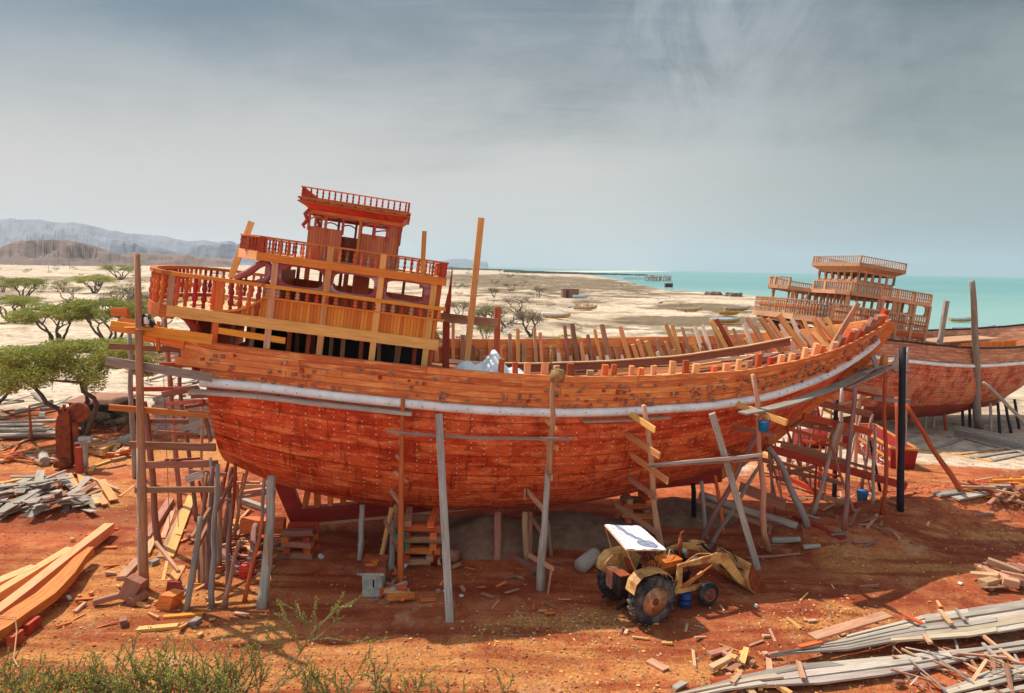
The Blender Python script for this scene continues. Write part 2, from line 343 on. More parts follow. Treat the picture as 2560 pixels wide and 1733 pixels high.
def thing(name,label,cat,loc=(0,0,0),rz=0,group=None):
    o=bpy.data.objects.new(name,None); COL.objects.link(o); o.empty_display_size=.3
    o.matrix_basis=Matrix.Translation(Vector([float(c) for c in loc]))@Matrix.Rotation(rz,4,'Z')
    o['label']=label; o['category']=cat
    if group: o['group']=group
    return o
def crook(p0,p1,r0,r1,amp=.04,seg=7,bend=0.):
    p0=V(*p0);p1=V(*p1); pts=[];rs=[]; L=np.linalg.norm(p1-p0); o=RU(0,99); bx,by=RU(-1,1),RU(-1,1)
    for i in range(seg+1):
        t=i/seg; e=math.sin(math.pi*t); w=amp*L/3
        pts.append(p0+(p1-p0)*t+V(mnoise.noise((o,t*3,0))*w+bx*bend*e,mnoise.noise((o,t*3,5))*w+by*bend*e,0)); rs.append((r0+(r1-r0)*t)*(1+.18*mnoise.noise((o,t*9,9))))
    return pts,rs
# ------------------------------------------------------------ ground, sea, hills
def ground():
    rr=[0,1.5,3,4.5,6]; r=6.
    while r<13: r+=.5; rr.append(r)
    while r<60: r*=1.009; rr.append(r)
    while r<12000: r*=1.022; rr.append(r)
    az=list(np.radians(np.concatenate([np.arange(-180,-60,12),np.arange(-60,-44,2),np.arange(-44,44,.26),np.arange(44,60,2),np.arange(60,180,12)])))
    n=len(az); vs=[];cl=[]
    for r in rr:
        for a in az:
            x,y=r*math.sin(a),r*math.cos(a); z=gz(x,y); vs.append((x,y,z))
            n1=mnoise.fractal((x*.06,y*.06,4),.9,2,4); n2=mnoise.fractal((x*.35,y*.22,9),.9,2,4)
            # red: workshop soil; far: pale sand. saw: sawdust; mud: grey-brown flat
            e1=42+9*n1+3*sm(-4,-12,x) if False else 43.5+9*n1; e2=35+.12*max(x,0)+7*n1
            k=sm(-2,12,x); edge=e1*(1-k)+e2*k
            red=1-sm(edge-3,edge+6,y)
            if -50<x<-10 and 50<y<85: red=max(red,.55*sm(.05,.4,n1+.25*n2))
            saw=0.
            for cx,cy,sx,sy,k in SAW:
                saw=max(saw,k*math.exp(-((x-cx)/sx)**2-((y-cy)/sy)**2))
            saw=min(1,max(0,saw*1.35+.45*n2*(saw>.08)))
            mud=0.
            for cx,cy,sx,sy,kk in MUD: mud=max(mud,kk*sm(.15,.6,math.exp(-((x-cx)/sx)**2-((y-cy)/sy)**2)+.35*mnoise.fractal((x*.05,y*.05,2),.8,2,4)))
            if False:
                s=shore(a); mud=sm(.02,.35,mnoise.fractal((x*.02,y*.012,2),.9,2,4)+.25)*sm(95,150,r)*.8
                if s<1e8: mud=max(mud*.8,0)+.0
            cl.append((red,saw,mud,1))
    m=len(rr); fs=[]
    for i in range(m-1):
        for k in range(n):
            k2=(k+1)%n; fs.append((i*n+k,(i+1)*n+k,(i+1)*n+k2,i*n+k2) if i or True else None)
    me=bpy.data.meshes.new('ground'); me.from_pydata(vs,[],fs)
    ca=me.color_attributes.new('zone','FLOAT_COLOR','POINT'); ca.data.foreach_set('color',[c for q in cl for c in q])
    me.polygons.foreach_set('use_smooth',[True]*len(fs)); me.update()
    t=NT('dirt_and_sand'); o=t.n('TexCoord').outputs['Object']; z=t.n('SeparateColor',{0:t.n('Attribute',attribute_name='zone').outputs['Color']})
    red,saw,mud=z.outputs[0],z.outputs[1],z.outputs[2]
    nb=t.noise(o,.22,7,.62); nm=t.noise(o,1.1,7,.65,.3); nf=t.noise(o,9,5,.7); ng=t.noise(o,38,3,.7)
    soil=t.mix(t.ramp(nb,.38,.62),hx(204,112,70),hx(156,78,50)); soil=t.mix(t.math('MULTIPLY',t.ramp(nm,.47,.70),.8),soil,hx(208,138,88)); soil=t.mix(t.math('MULTIPLY',t.ramp(nm,.28,.42,(1,1,1,1),(0,0,0,1)),.7),soil,hx(104,52,38))
    sand=t.mix(t.ramp(nb,.4,.62),hx(232,212,186),hx(206,180,150)); sand=t.mix(t.ramp(nm,.48,.72),sand,hx(160,128,98)); 
    nl=t.noise(o,.035,7,.65,.4); sand=t.mix(t.math('MULTIPLY',t.ramp(nl,.48,.62),.8),sand,hx(136,116,92))
    ns=t.noise(o,.30,8,.75,.2); sand=t.mix(t.math('MULTIPLY',t.ramp(ns,.56,.64),.55),sand,hx(112,98,74))
    n0=t.math('ADD',red,t.math('MULTIPLY',t.math('SUBTRACT',nm,.5),.9)); col=t.mix(t.ramp(n0,.35,.65),sand,soil)
    ms=t.math('MULTIPLY',mud,t.ramp(t.noise(t.map(o,(.012,.045,1)),1.,6,.6),.38,.52)); col=t.mix(t.math('MINIMUM',t.math('MULTIPLY',mud,t.ramp(t.noise(t.map(o,(.03,.07,1)),1.,7,.65),.38,.46)),.85),col,hx(96,80,54))
    sd=t.mix(t.ramp(nf,.4,.65),hx(222,162,96),hx(196,122,64))
    s0=t.math('ADD',saw,t.math('MULTIPLY',t.math('SUBTRACT',nm,.5),1.1)); col=t.mix(t.math('MULTIPLY',t.ramp(s0,.3,.75),.7),col,sd)
    tr=t.noise(t.n('Mapping',{'Vector':o,'Rotation':(0,0,-.22),'Scale':(.16,1.5,1)}).outputs[0],1.,6,.6,.3); yy=t.n('SeparateXYZ',{0:o}).outputs[1]
    tk=t.math('MULTIPLY',t.ramp(tr,.46,.6),t.math('LESS_THAN',yy,30.)); col=t.mix(t.math('MULTIPLY',tk,.75),col,hx(146,62,38))
    dp=t.noise(o,.5,5,.6,.4); col=t.mix(t.math('MULTIPLY',t.ramp(dp,.6,.7),.5),col,hx(222,176,130))
    dk=t.noise(o,2.6,7,.72,.2); col=t.mix(t.math('MULTIPLY',t.ramp(dk,.55,.66),.32),col,hx(96,46,32))
    vo=t.n('TexVoronoi',{'Vector':o,'Scale':16.,'Randomness':1.}); ch=t.math('MULTIPLY',t.math('LESS_THAN',vo.outputs['Distance'],.17),t.math('GREATER_THAN',t.n('SeparateColor',{0:vo.outputs['Color']}).outputs[0],.85))
    col=t.mix(t.math('MULTIPLY',ch,.7),col,hx(232,178,120))
    vo2=t.n('TexVoronoi',{'Vector':o,'Scale':5.}); c2=t.math('MULTIPLY',t.math('LESS_THAN',vo2.outputs['Distance'],.09),t.math('GREATER_THAN',t.n('SeparateColor',{0:vo2.outputs['Color']}).outputs[1],.6))
    col=t.mix(t.math('MULTIPLY',c2,.7),col,hx(80,40,28))
    col=t.mix(t.math('MULTIPLY',t.ramp(nf,.3,.7),.35),col,t.mix(1,col,hx(190,150,130),'MULTIPLY'))
    bh=t.math('ADD',t.math('MULTIPLY',nm,1.),t.math('ADD',t.math('MULTIPLY',nf,.35),t.math('MULTIPLY',ng,.12)))
    t.fin(col,.95,bh,1.,.22,0,.1); me.materials.append(t.m)
    ob=bpy.data.objects.new('ground',me); COL.objects.link(ob); ob['kind']='structure'
SAW=[(-14,20,7,4,.9),(-9,18,4,3,.9),(-3,17,6,1.6,.8),(4,17.3,5,1.3,.7),(.6,19.0,1.6,.8,.9),(2.6,19.5,1.2,.6,.8),(-20,36,9,3,.9),(-17,30,4,2.5,.5),(9,19.5,2,1,.7),(10.5,20.3,1.5,.8,.7),(14,24,4,1.4,.6),(19,27,4,1,.5),(-1,16,10,1.5,.6),(17,37,8,3,.5)]
MUD=[]
for px,py,wx,wy,kk in ((1790,768,120,9,1.3),(1700,800,150,12,1.1),(1850,800,130,14,1.3),(1560,825,160,12,.8),(1760,830,130,12,1.),(1350,700,190,11,1.2),(1480,712,110,7,1.2),(1200,694,150,6,.9),(200,700,260,8,.7),(60,740,120,10,.6)):
    p=atz(px,py,-1.8); q=atz(px,py-wy,-1.8); s=atz(px+wx,py,-1.8); MUD.append((p[0],p[1],s[0]-p[0],q[1]-p[1],kk))
ground()
def sea():
    t=NT('shallow_turquoise_sea'); o=t.n('TexCoord').outputs['Object']
    n=t.noise(t.map(o,(.002,.006,1)),1.,5,.6); col=t.mix(t.ramp(n,.35,.65),hx(84,136,132),hx(110,154,148))
    y=t.n('SeparateXYZ',{0:o}).outputs[1]; k=t.n('MapRange',{0:y,1:120,2:700}).outputs[0]
    col=t.mix(k,t.mix(.5,col,hx(156,180,166)),col)
    w=t.noise(t.map(o,(.5,1.6,1)),1.,4,.6)
    t.fin(col,.35,w,.25,.08,0,.25); mb=MB(); n=48; pts=[(15000*math.sin(2*math.pi*i/n),15000*math.cos(2*math.pi*i/n),SEA) for i in range(n)]
    # ring fan, water sheet
    mb.v=[(0,0,SEA)]+pts; mb.f=[(0,1+(i+1)%n,1+i) for i in range(n)]; mb.uv=[[(0,0)]*3]*n; mb.mi=[0]*n
    o=bpy.data.objects.new('sea',mb.mesh('sea',t.m)); COL.objects.link(o); o['kind']='structure'
sea()
def rockmat(name,c0,c1,c2):
    t=NT(name); o=t.n('TexCoord').outputs['Object']; n=t.noise(t.map(o,(.004,.004,.06)),1.,8,.65,.5); n2=t.noise(o,.02,7,.65)
    col=t.mix(t.ramp(n,.35,.62),c0,c1); col=t.mix(t.ramp(n2,.5,.7),col,c2); return t.fin(col,.95,n2,1.,6)
def hill(name,sky,dist,depth,mat,rough=.15,cliff=.3,base=-4):
    # skyline points (px) -> crest heights; the massif is a height field with a talus foot and a plateau behind
    xs=[a for a,b in sky]; n=150; m=26; vs=[]; fs=[]
    for i in range(n+1):
        px=xs[0]+(xs[-1]-xs[0])*i/n; py=float(np.interp(px,xs,[b for a,b in sky]))
        p=pd(px,py,dist); e=sm(0,.04,i/n)*sm(0,.04,1-i/n)
        h=(p[2]-base)*e*(1+rough*.10*mnoise.fractal((px*.03,dist,0),.8,2,5))
        for j in range(m+1):
            t=j/m; y=dist-depth*.55+depth*t*1.5; x=p[0]*y/dist
            q=mnoise.fractal((x/dist*14,y/depth*2.6,3),.9,2,6)
            tt=t+.13*q
            f=sm(0,.22,tt)*(1-cliff)*.75+cliff*sm(.20,.27,tt)+(1-cliff)*.25*sm(.2,.36,tt)
            f*=1-sm(.7,1,t); vs.append((x,y,base+h*f*(1+rough*.8*q*(1-abs(2*t-.7)))-1))
    for i in range(n):
        for j in range(m): a=i*(m+1)+j; fs.append((a,a+m+1,a+m+2,a+1))
    me=bpy.data.meshes.new(name); me.from_pydata(vs,[],fs); me.materials.append(mat); me.update()
    o=bpy.data.objects.new(name,me); COL.objects.link(o); o['kind']='structure'
k=2560/2324
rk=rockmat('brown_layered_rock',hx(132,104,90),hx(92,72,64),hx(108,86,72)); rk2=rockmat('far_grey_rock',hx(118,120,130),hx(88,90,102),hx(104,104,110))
S2=lambda l:[(x*k,y*k) for x,y in l]
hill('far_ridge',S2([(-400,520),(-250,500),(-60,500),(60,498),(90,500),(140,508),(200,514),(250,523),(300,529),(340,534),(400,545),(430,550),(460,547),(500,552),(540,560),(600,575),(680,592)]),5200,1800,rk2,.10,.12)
hill('mesa',S2([(-260,590),(-120,575),(-10,570),(8,557),(40,546),(90,544),(150,546),(190,552),(225,560),(255,572),(280,582),(330,596)]),1300,420,rk,.10,.55)
hill('near_ridge',S2([(240,590),(270,578),(300,575),(420,580),(460,585),(540,590)]),1500,200,rk,.4,.3)
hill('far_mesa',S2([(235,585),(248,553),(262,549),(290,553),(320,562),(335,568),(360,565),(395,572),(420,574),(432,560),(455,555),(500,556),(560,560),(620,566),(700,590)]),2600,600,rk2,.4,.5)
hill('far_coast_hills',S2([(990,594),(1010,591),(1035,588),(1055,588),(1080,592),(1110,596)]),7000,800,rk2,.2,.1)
def spit():
    # low dark mangrove line beyond the bay
    mb=MB(); 
    t=leafmat('distant_mangrove',hx(86,92,78),hx(110,112,96))
    for (x0,y0,x1,y1,D,h) in ((1090,666,1300,669,2300,9),(1270,671,1610,678,1500,6)):
        for i in range(900):
            u=R_(); px=x0+(x1-x0)*u; p=pd(px,y0+(y1-y0)*u,D+RU(-60,60)); q=pd(px,y0,D)
            hh=h*RU(.4,1)*(1-.6*u); w=RU(8,22); x,y=p[0],p[1]; z=SEA
            mb.add([(x-w,y,z),(x+w,y,z),(x+w*.5,y+RU(-8,8),z+hh),(x-w*.6,y+RU(-8,8),z+hh*RU(.6,1)),(x,y+20,z)],[(0,1,2,3),(1,4,2),(4,0,3,2)])
    o=mb.solo('mangrove_belt',t,'','',kind='stuff'); o['label']='thin dark mangrove belt along the far shore at the horizon'; o['category']='mangroves'
    # sand bank far out
    mb=MB()
    pts=[]
    for px,py in ((1560,676.5),(1640,677.5),(1690,679),(1640,680.2),(1560,681),(1430,682),(1300,681),(1280,678)):
        p=atz(px,py,SEA+.15); pts.append((p[0],p[1],SEA+.15))
    mb.poly(pts); s=NT('wet_sand'); s.fin(hx(196,190,170),.8); o=mb.solo('sand_bank',s.m,'','',kind='structure')
spit()
# ------------------------------------------------------------ dhows
def I(X,xs,ys): return float(np.interp(X,xs,ys))
BX=[-14.5,-13,-12,-8,-3,2,7,10,12.5,15,16.3,17.5]; BB=[3.4,3.6,3.8,4.3,4.7,4.8,4.5,4.0,3.2,1.9,1.0,.12]
def bh(X): return I(X,BX,BB)
def zs(X,sg):
    if sg<0: return I(X,[-13.5,-12.4,-10.5,-7.4,-3.7,-.9,1.4,4.6,8,11.1,13.7,15.3,16.9],[8.8,8.6,7.97,7.63,7.26,7.02,6.91,6.9,7.03,7.42,7.9,8.3,8.65])
    return I(X,[-13.5,-12.4,-7.4,-2.6,.5,3.7,7,10.2,13,14.7,16.9],[8.9,8.65,7.8,7.2,7.17,7.23,7.32,7.45,7.75,8.05,8.65])
def zp(X): return I(X,[-11,-8.9,-6,-3.1,-1.7,.6,3,6.3,9.1,11.2,13.8,15.2,16.2],[6.66,6.51,6.16,5.87,5.74,5.63,5.62,5.70,5.92,6.30,6.85,7.3,7.7])
def zb(X): return I(X,[-10.7,-9.1,-7,-5,-3,-1,2,4,6,8,9.48,11.64,12.64,13.64,14.64,15.85,16.9,17.4],[3.1,2.25,1.62,1.18,.98,.92,.97,1.2,1.5,1.85,2.2,3.5,4.3,5.15,5.95,7.0,8.45,9.0])
def nn(X): return I(X,[-10.7,-8,-4,3,7,10,14,17],[2.6,2.5,2.4,2.3,2.0,1.55,1.3,1.2])
def hp(X,z,sg,k=0.):
    # point on the hull at station X and height z, moved outwards by k
    n=nn(X);B=bh(X)+.0*z;s=zs(X,sg)+.6;z0=zb(X); q=min(1,max(0,(s-z)/max(.05,s-z0)))
    y=B*(1-q**n)**(1/n)
    return V(X,sg*(y+k),z)
def build_hull(root,style,extra=0):
    up,low=('hull_up','hull_low') if style==1 else ('hull2_up','hull2_low')
    rs=random.Random(5)
    for name,rows,mat in (('lower_planking',16,low),('upper_planking',6,up)):
        mb=MB(); off=rs.random()*9
        for sg in (-1,1):
            for r in range(rows):
                if name=='upper_planking':
                    x0={0:-10.8,1:-10.9,2:-11.7,3:-11.5,4:-12.6,5:-13.3}[r] if style==1 else -10.8
                    if sg>0: x0={4:-12.2,5:-12.9}.get(r,-10.9) if style==1 else -10.8
                    x1=16.9
                else: x0,x1=-10.7,16.5
                st=list(np.linspace(x0,x1,58)); kk=rs.uniform(0,.03) if style==1 else rs.uniform(0,.012)
                if name=='upper_planking': kk+=.03
                vs=[];uvs=[];fs=[]
                sub=3 if name=='lower_planking' else 2
                for i,X in enumerate(st):
                    z1=zs(X,sg) if name=='upper_planking' else zp(X)
                    for j in range(sub+1):
                        t=(r+j/sub)/rows
                        if name=='upper_planking':
                            zlo=min(zp(X),z1-.02); z=zlo+(z1-zlo)*t
                            if X>16: z=max(z,zb(X)+.02)
                        else:
                            a=math.sin(t*math.pi/2*.98+.02) if False else t
                            z0=zb(X); z1b=max(zp(X),z0+.01); z=z0+(z1b-z0)*(1-math.cos(t*math.pi/2))**(.92)
                        vs.append(hp(X,z,sg,kk)); 
                    if i:
                        for j in range(sub):
                            a=(i-1)*(sub+1)+j; b=i*(sub+1)+j
                            fs.append((a,b,b+1,a+1) if sg<0 else (a,a+1,b+1,b))
                            q=[(st[i-1],r+j/sub),(st[i],r+j/sub),(st[i],r+(j+1)/sub),(st[i-1],r+(j+1)/sub)]
                            uvs.append(q if sg<0 else [q[0],q[3],q[2],q[1]])
                o=len(mb.v); mb.v+=[tuple(v) for v in vs]; mb.f+=[[c+o for c in f] for f in fs]; mb.uv+=uvs; mb.mi+=[0]*len(fs)
                # visible aft end and top edge give the plank its thickness
                if name=='upper_planking':
                    for X in (x0,):
                        za=zp(X)+(zs(X,sg)-zp(X))*r/rows; zc=zp(X)+(zs(X,sg)-zp(X))*(r+1)/rows
                        a=hp(X,za,sg,kk);b=hp(X,zc,sg,kk); mb.add([a,b,b-V(0,sg*.14,0),a-V(0,sg*.14,0)],[(0,1,2,3)])
        # inner skin and cap
        if name=='upper_planking':
            st=list(np.linspace(-10.8,16.8,60))
            for sg in (-1,1):
                for i in range(59):
                    A,B=st[i],st[i+1]; 
                    for r in range(5):
                        q=[]
                        for X,t in ((A,r/5),(B,r/5),(B,(r+1)/5),(A,(r+1)/5)):
                            zl=max(zp(X)-1.3,zb(X)+.05); z1=zs(X,sg); z=zl+(z1-zl)*t; p=hp(X,z,sg,-.10); 
                            if p[1]*sg<0: p[1]=0
                            q.append((p,(X,t*6+7)))
                        o=len(mb.v); mb.v+=[tuple(p) for p,_ in q]; mb.f.append([o,o+1,o+2,o+3]); mb.uv.append([u for _,u in q]); mb.mi.append(0)
                    a,b=hp(A,zs(A,sg),sg,.05),hp(B,zs(B,sg),sg,.05); a2,b2=hp(A,zs(A,sg),sg,-.10),hp(B,zs(B,sg),sg,-.10)
                    for p in (a,b,a2,b2): p[2]+=.004
                    mb.add([a,b,b2,a2],[(0,1,2,3)])
        mb.part(name,mat,root,True)
    # transom
    mb=MB(); X=-10.7; zz=list(np.linspace(3.1,7.4,12)); pts=[hp(X,z,-1,-.02) for z in zz]+[hp(X,z,1,-.02) for z in reversed(zz)]
    mb.prism(pts,(.12,0,0)); mb.part('transom',low,root)
    keelm='red_wood' if style==1 else 'hull2_low'
    mb=MB(); mb.beam((-8.4,0,.60),(9.35,0,1.75),.34,.62); mb.part('keel',keelm,root)
    mb=MB(); mb.beam((-8.3,0,.235),(-1,0,.70),.3,.12); mb.part('false_keel','tan_wood' if style==1 else 'brown_wood',root)
    mb=MB()
    sp=[(8.9,1.6),(9.8,2.05),(11.64,3.35),(12.64,4.15),(13.64,5.0),(14.64,5.8),(15.85,6.85),(16.6,7.85),(17.0,8.45)]
    vs=[];fs=[];n=len(sp)
    for i,(x,z) in enumerate(sp):
        d=V(sp[min(i+1,n-1)][0]-sp[max(i-1,0)][0],0,sp[min(i+1,n-1)][1]-sp[max(i-1,0)][1]); d/=np.linalg.norm(d); nr=V(d[2],0,-d[0])
        for a,b in ((-.15,-.25),(.15,-.25),(.15,.26),(-.15,.26)): vs.append(V(x,a,z)+nr*b)
    for i in range(n-1):
        for kx in range(4): fs.append((i*4+kx,i*4+(kx+1)%4,(i+1)*4+(kx+1)%4,(i+1)*4+kx))
    fs+=[(3,2,1,0),tuple((n-1)*4+c for c in range(4))]; mb.add(vs,fs); mb.part('stem_post','hull_wood' if style==1 else 'brown_wood',root)
    mb=MB(); mb.prism([(-8.1,-.16,.2),(-8.75,-.16,.3),(-9.35,-.16,1.9),(-10.3,-.16,3.0),(-10.75,-.16,3.5),(-9.6,-.16,3.2),(-8.7,-.16,2.0)],(0,.32,0)); mb.part('stern_post',keelm,root)
    if style==1:
        for X in (-8.25,-7.75,-7.25,-6.75,-6.25,-5.8,-5.3,-4.8,-4.2,-3.6):
            z=zb(X)+.12; mb=MB(); w=RU(.16,.28); mb.beam((X,0,.9),(X+(.25 if X<-8 else 0),0,z),w,.3,(0,1,0)); mb.part('deadwood_timber','hull_wood',root)
    # rub rail
    for sg in (-1,1):
        pts=[]; 
        for X in np.linspace(-10.9 if style==1 else -10.6,16.1,46):
            pts.append(hp(X,zp(X)+.02,sg,.10))
        mb=MB(); mb.tube(pts,.155 if style==1 else .13,10)
        for X in np.arange(-9,15.5,2.6): p=hp(X,zp(X)+.02,sg,.10); q=hp(X+.04,zp(X+.04)+.02,sg,.10); mb.tube([p,q],.165,10)
        o=mb.part('rub_rail','white',root,True)
        if style==1 and sg<0:
            mb=MB()
            for X in np.arange(-10.4,15.8,.37):
                if R_()<.7:
                    p=hp(X,zp(X)+RU(-.05,.10),sg,.24); mb.tube([p,p+V(0,sg*.022,0)],.018,5)
            mb.part('rail_bolts','engine',root,kind='stuff')
DECKZ=lambda X: zs(X,-1)-1.05
def deck(root,style):
    mb=MB(); st=list(np.linspace(-10.6,15.6,40))
    for i in range(39):
        A,B=st[i],st[i+1]; za,zc=DECKZ(A),DECKZ(B); 
        ya=abs(hp(A,za,-1,-.14)[1]); yb=abs(hp(B,zc,-1,-.14)[1]); 
        n=6
        for j in range(n):
            s0=-1+2*j/n; s1=-1+2*(j+1)/n
            vs=[(A,ya*s0,za),(B,yb*s0,zc),(B,yb*s1,zc),(A,ya*s1,za)]; o=len(mb.v); mb.v+=vs; mb.f.append([o,o+1,o+2,o+3]); mb.uv.append([(p[0],p[1]) for p in vs]); mb.mi.append(0)
    mb.part('deck','deck',root)
def Sf(s,L,h):
    c,sn=.99255,.12187
    return V(-12.3+s*c+h*sn,L,8.9-s*sn+h*c)
BAL={}
def bal_mesh(h,w,mat):
    key=(round(h,2),w,mat)
    if key not in BAL:
        mb=MB(); p=[(0,.62),(.10,.62),(.11,.5),(.14,.72),(.18,.45),(.25,.85),(.33,1.),(.42,.78),(.47,.5),(.50,.78),(.53,.5),(.62,.85),(.70,.95),(.78,.6),(.83,.45),(.87,.72),(.90,.55),(1,.6)]
        mb.lathe((0,0,0),(0,0,1),[(t*h,r*w) for t,r in p],9); BAL[key]=mb.mesh('baluster',mat,True)
    return BAL[key]
NB={}
def rail(root,name,pts,h0,h1,sp,bw,railw,mats,indiv,rm='yellow_wood',low=None,cap=.06):
    """pts: list of (s,L) in the tilted superstructure frame; balusters stand from h0 to h1"""
    P=[V(*p) for p in pts]; mb=MB()
    for a,b in zip(P[:-1],P[1:]):
        d=(b-a)/np.linalg.norm(b-a); e=d*railw*.28
        mb.beam(Sf(*(a-e),h1+cap/2),Sf(*(b+e),h1+cap/2),railw,cap,Sf(0,0,1)-Sf(0,0,0))
    ro=mb.part(name,rm,root)
    if low:
        mb=MB()
        for a,b in zip(P[:-1],P[1:]):
            e=(b-a)/np.linalg.norm(b-a)*railw*.28; mb.beam(Sf(*(a-e),h0-low/2),Sf(*(b+e),h0-low/2),railw*.8,low,Sf(0,0,1)-Sf(0,0,0))
        mb.part('bottom_rail',rm,root)
    up=Vector(Sf(0,0,1)-Sf(0,0,0)); q=up.to_track_quat('Z','Y').to_matrix().to_4x4()
    seg=[np.linalg.norm(b-a) for a,b in zip(P[:-1],P[1:])]; T=sum(seg); n=max(2,int(T/sp)); st=MB(); stu=[]
    for i in range(n):
        t=(i+.5)/n*T; k=0
        while t>seg[k] and k<len(seg)-1: t-=seg[k]; k+=1
        p=P[k]+(P[k+1]-P[k])*t/seg[k]; mat=random.choice(mats); 
        if indiv and NB.get(root.name,0)<100:
            NB[root.name]=NB.get(root.name,0)+1
            o=bpy.data.objects.new('baluster',bal_mesh(h1-h0,bw,mat)); COL.objects.link(o); o.parent=ro; o.matrix_basis=Matrix.Translation(Vector(Sf(p[0],p[1],h0)))@q@Matrix.Rotation(R_()*3,4,'Z')
        else: stu.append((p,mat))
    if stu:
        for p,_ in stu:
            st.lathe(Sf(p[0],p[1],h0),up,[(t*(h1-h0),r*bw) for t,r in [(0,.6),(.12,.6),(.16,.5),(.3,1.),(.45,.55),(.5,.8),(.55,.55),(.7,.95),(.84,.5),(.88,.65),(1,.6)]],7)
        st.part('balusters',stu[0][1],ro,True,kind='stuff')
    return ro
def sbeam(root,name,mat,a,b,w,h,par=None,label=None,up=None):
    """a,b are (s,L,h) points"""
    mb=MB(); mb.beam(Sf(*a),Sf(*b),w,h,up if up is not None else Sf(0,0,1)-Sf(0,0,0)); return mb.part(name,mat,par or root,label=label)
def wall_with_holes(root,name,mat,s0,s1,h0,h1,L,th,holes,seg=9,shape='oval'):
    """flat panel in the s-h plane at L, each hole=(s0,s1,h0,h1) rounded; built by bmesh fill between outlines"""
    # build as strips: subdivide into cells around every hole (radial quads between hole outline and cell box)
    mb=MB(); hs=sorted(holes); cuts=[s0]+[(hs[i][1]+hs[i+1][0])/2 for i in range(len(hs)-1)]+[s1]
    for c,(a,b,lo,hi) in enumerate(hs):
        c0,c1=cuts[c],cuts[c+1]; cx,cy=(a+b)/2,(lo+hi)/2; N=36; rx,ry=(b-a)/2,(hi-lo)/2; hole=[];box=[]
        for i in range(N):
            t=2*math.pi*(i+.5)/N; ct,st=math.cos(t),math.sin(t); e=.5
            hx_,hy_=cx+rx*math.copysign(abs(ct)**e,ct),cy+ry*math.copysign(abs(st)**e,st)
            # ray to the box
            dx,dy=hx_-cx,hy_-cy; k=min(((c1-cx) if dx>0 else (cx-c0))/max(1e-6,abs(dx)),((h1-cy) if dy>0 else (cy-h0))/max(1e-6,abs(dy)))
            hole.append((hx_,hy_)); box.append((cx+dx*k,cy+dy*k))
        # snap box points nearest to corners
        for X,Y in ((c0,h0),(c0,h1),(c1,h0),(c1,h1)):
            i=min(range(N),key=lambda i:(box[i][0]-X)**2+(box[i][1]-Y)**2); box[i]=(X,Y)
        for z,o in ((0,0),(th,0)):
            vs=[Sf(x,L+z,y) for x,y in hole]+[Sf(x,L+z,y) for x,y in box]
            fs=[(i,(i+1)%N,N+(i+1)%N,N+i) for i in range(N)]
            if z: fs=[tuple(reversed(f)) for f in fs]
            mb.add(vs,fs,[[((hole+box)[q][0],(hole+box)[q][1]) for q in f] for f in fs])
        vs=[Sf(x,L,y) for x,y in hole]+[Sf(x,L+th,y) for x,y in hole]; mb.add(vs,[((i+1)%N,i,N+i,N+(i+1)%N) for i in range(N)])
        vs=[Sf(x,L,y) for x,y in box]+[Sf(x,L+th,y) for x,y in box]; mb.add(vs,[(i,(i+1)%N,N+(i+1)%N,N+i) for i in range(N)])
    return mb.part(name,mat,root)
def panel(root,name,mat,a,b,h0a,h1a,h0b=None,h1b=None,th=.05,axis='s',seg=1,curve=None,par=None):
    """upright boarded panel between (s,L) points a and b"""
    h0b=h0a if h0b is None else h0b; h1b=h1a if h1b is None else h1b
    mb=MB(); a=V(*a);b=V(*b); T=np.linalg.norm(b-a); nrm=V(-(b-a)[1],(b-a)[0])/T*th; uo=RU(0,30)
    for i in range(seg):
        t0,t1=i/seg,(i+1)/seg; p0,p1=a+(b-a)*t0,a+(b-a)*t1
        f=curve if curve else (lambda t:h1a+(h1b-h1a)*t); g=lambda t:h0a+(h0b-h0a)*t
        q=[(p0,g(t0)),(p1,g(t1)),(p1,f(t1)),(p0,f(t0))]
        vs=[Sf(p[0],p[1],h) for p,h in q]+[Sf(p[0]+nrm[0],p[1]+nrm[1],h) for p,h in q]
        uv=[(uo+T*t0,q[0][1]),(uo+T*t1,q[1][1]),(uo+T*t1,q[2][1]),(uo+T*t0,q[3][1])]
        o=len(mb.v); mb.v+=[tuple(v) for v in vs]
        for f_,u_ in (((0,1,2,3),uv),((7,6,5,4),[uv[3],uv[2],uv[1],uv[0]]),((3,2,6,7),[uv[3],uv[2],uv[2],uv[3]]),((0,4,5,1),[uv[0],uv[0],uv[1],uv[1]]),((1,5,6,2),[uv[1],uv[1],uv[2],uv[2]]),((4,0,3,7),[uv[0],uv[0],uv[3],uv[3]])):
            mb.f.append([o+c for c in f_]); mb.uv.append(u_); mb.mi.append(0)
    return mb.part(name,mat,par or root)
def slab(root,name,mat,outline,h,th,par=None,uvs=1):
    mb=MB(); top=[Sf(s,L,h) for s,L in outline]; mb.prism(top,Sf(0,0,-th)-Sf(0,0,0)); return mb.part(name,mat,par or root)
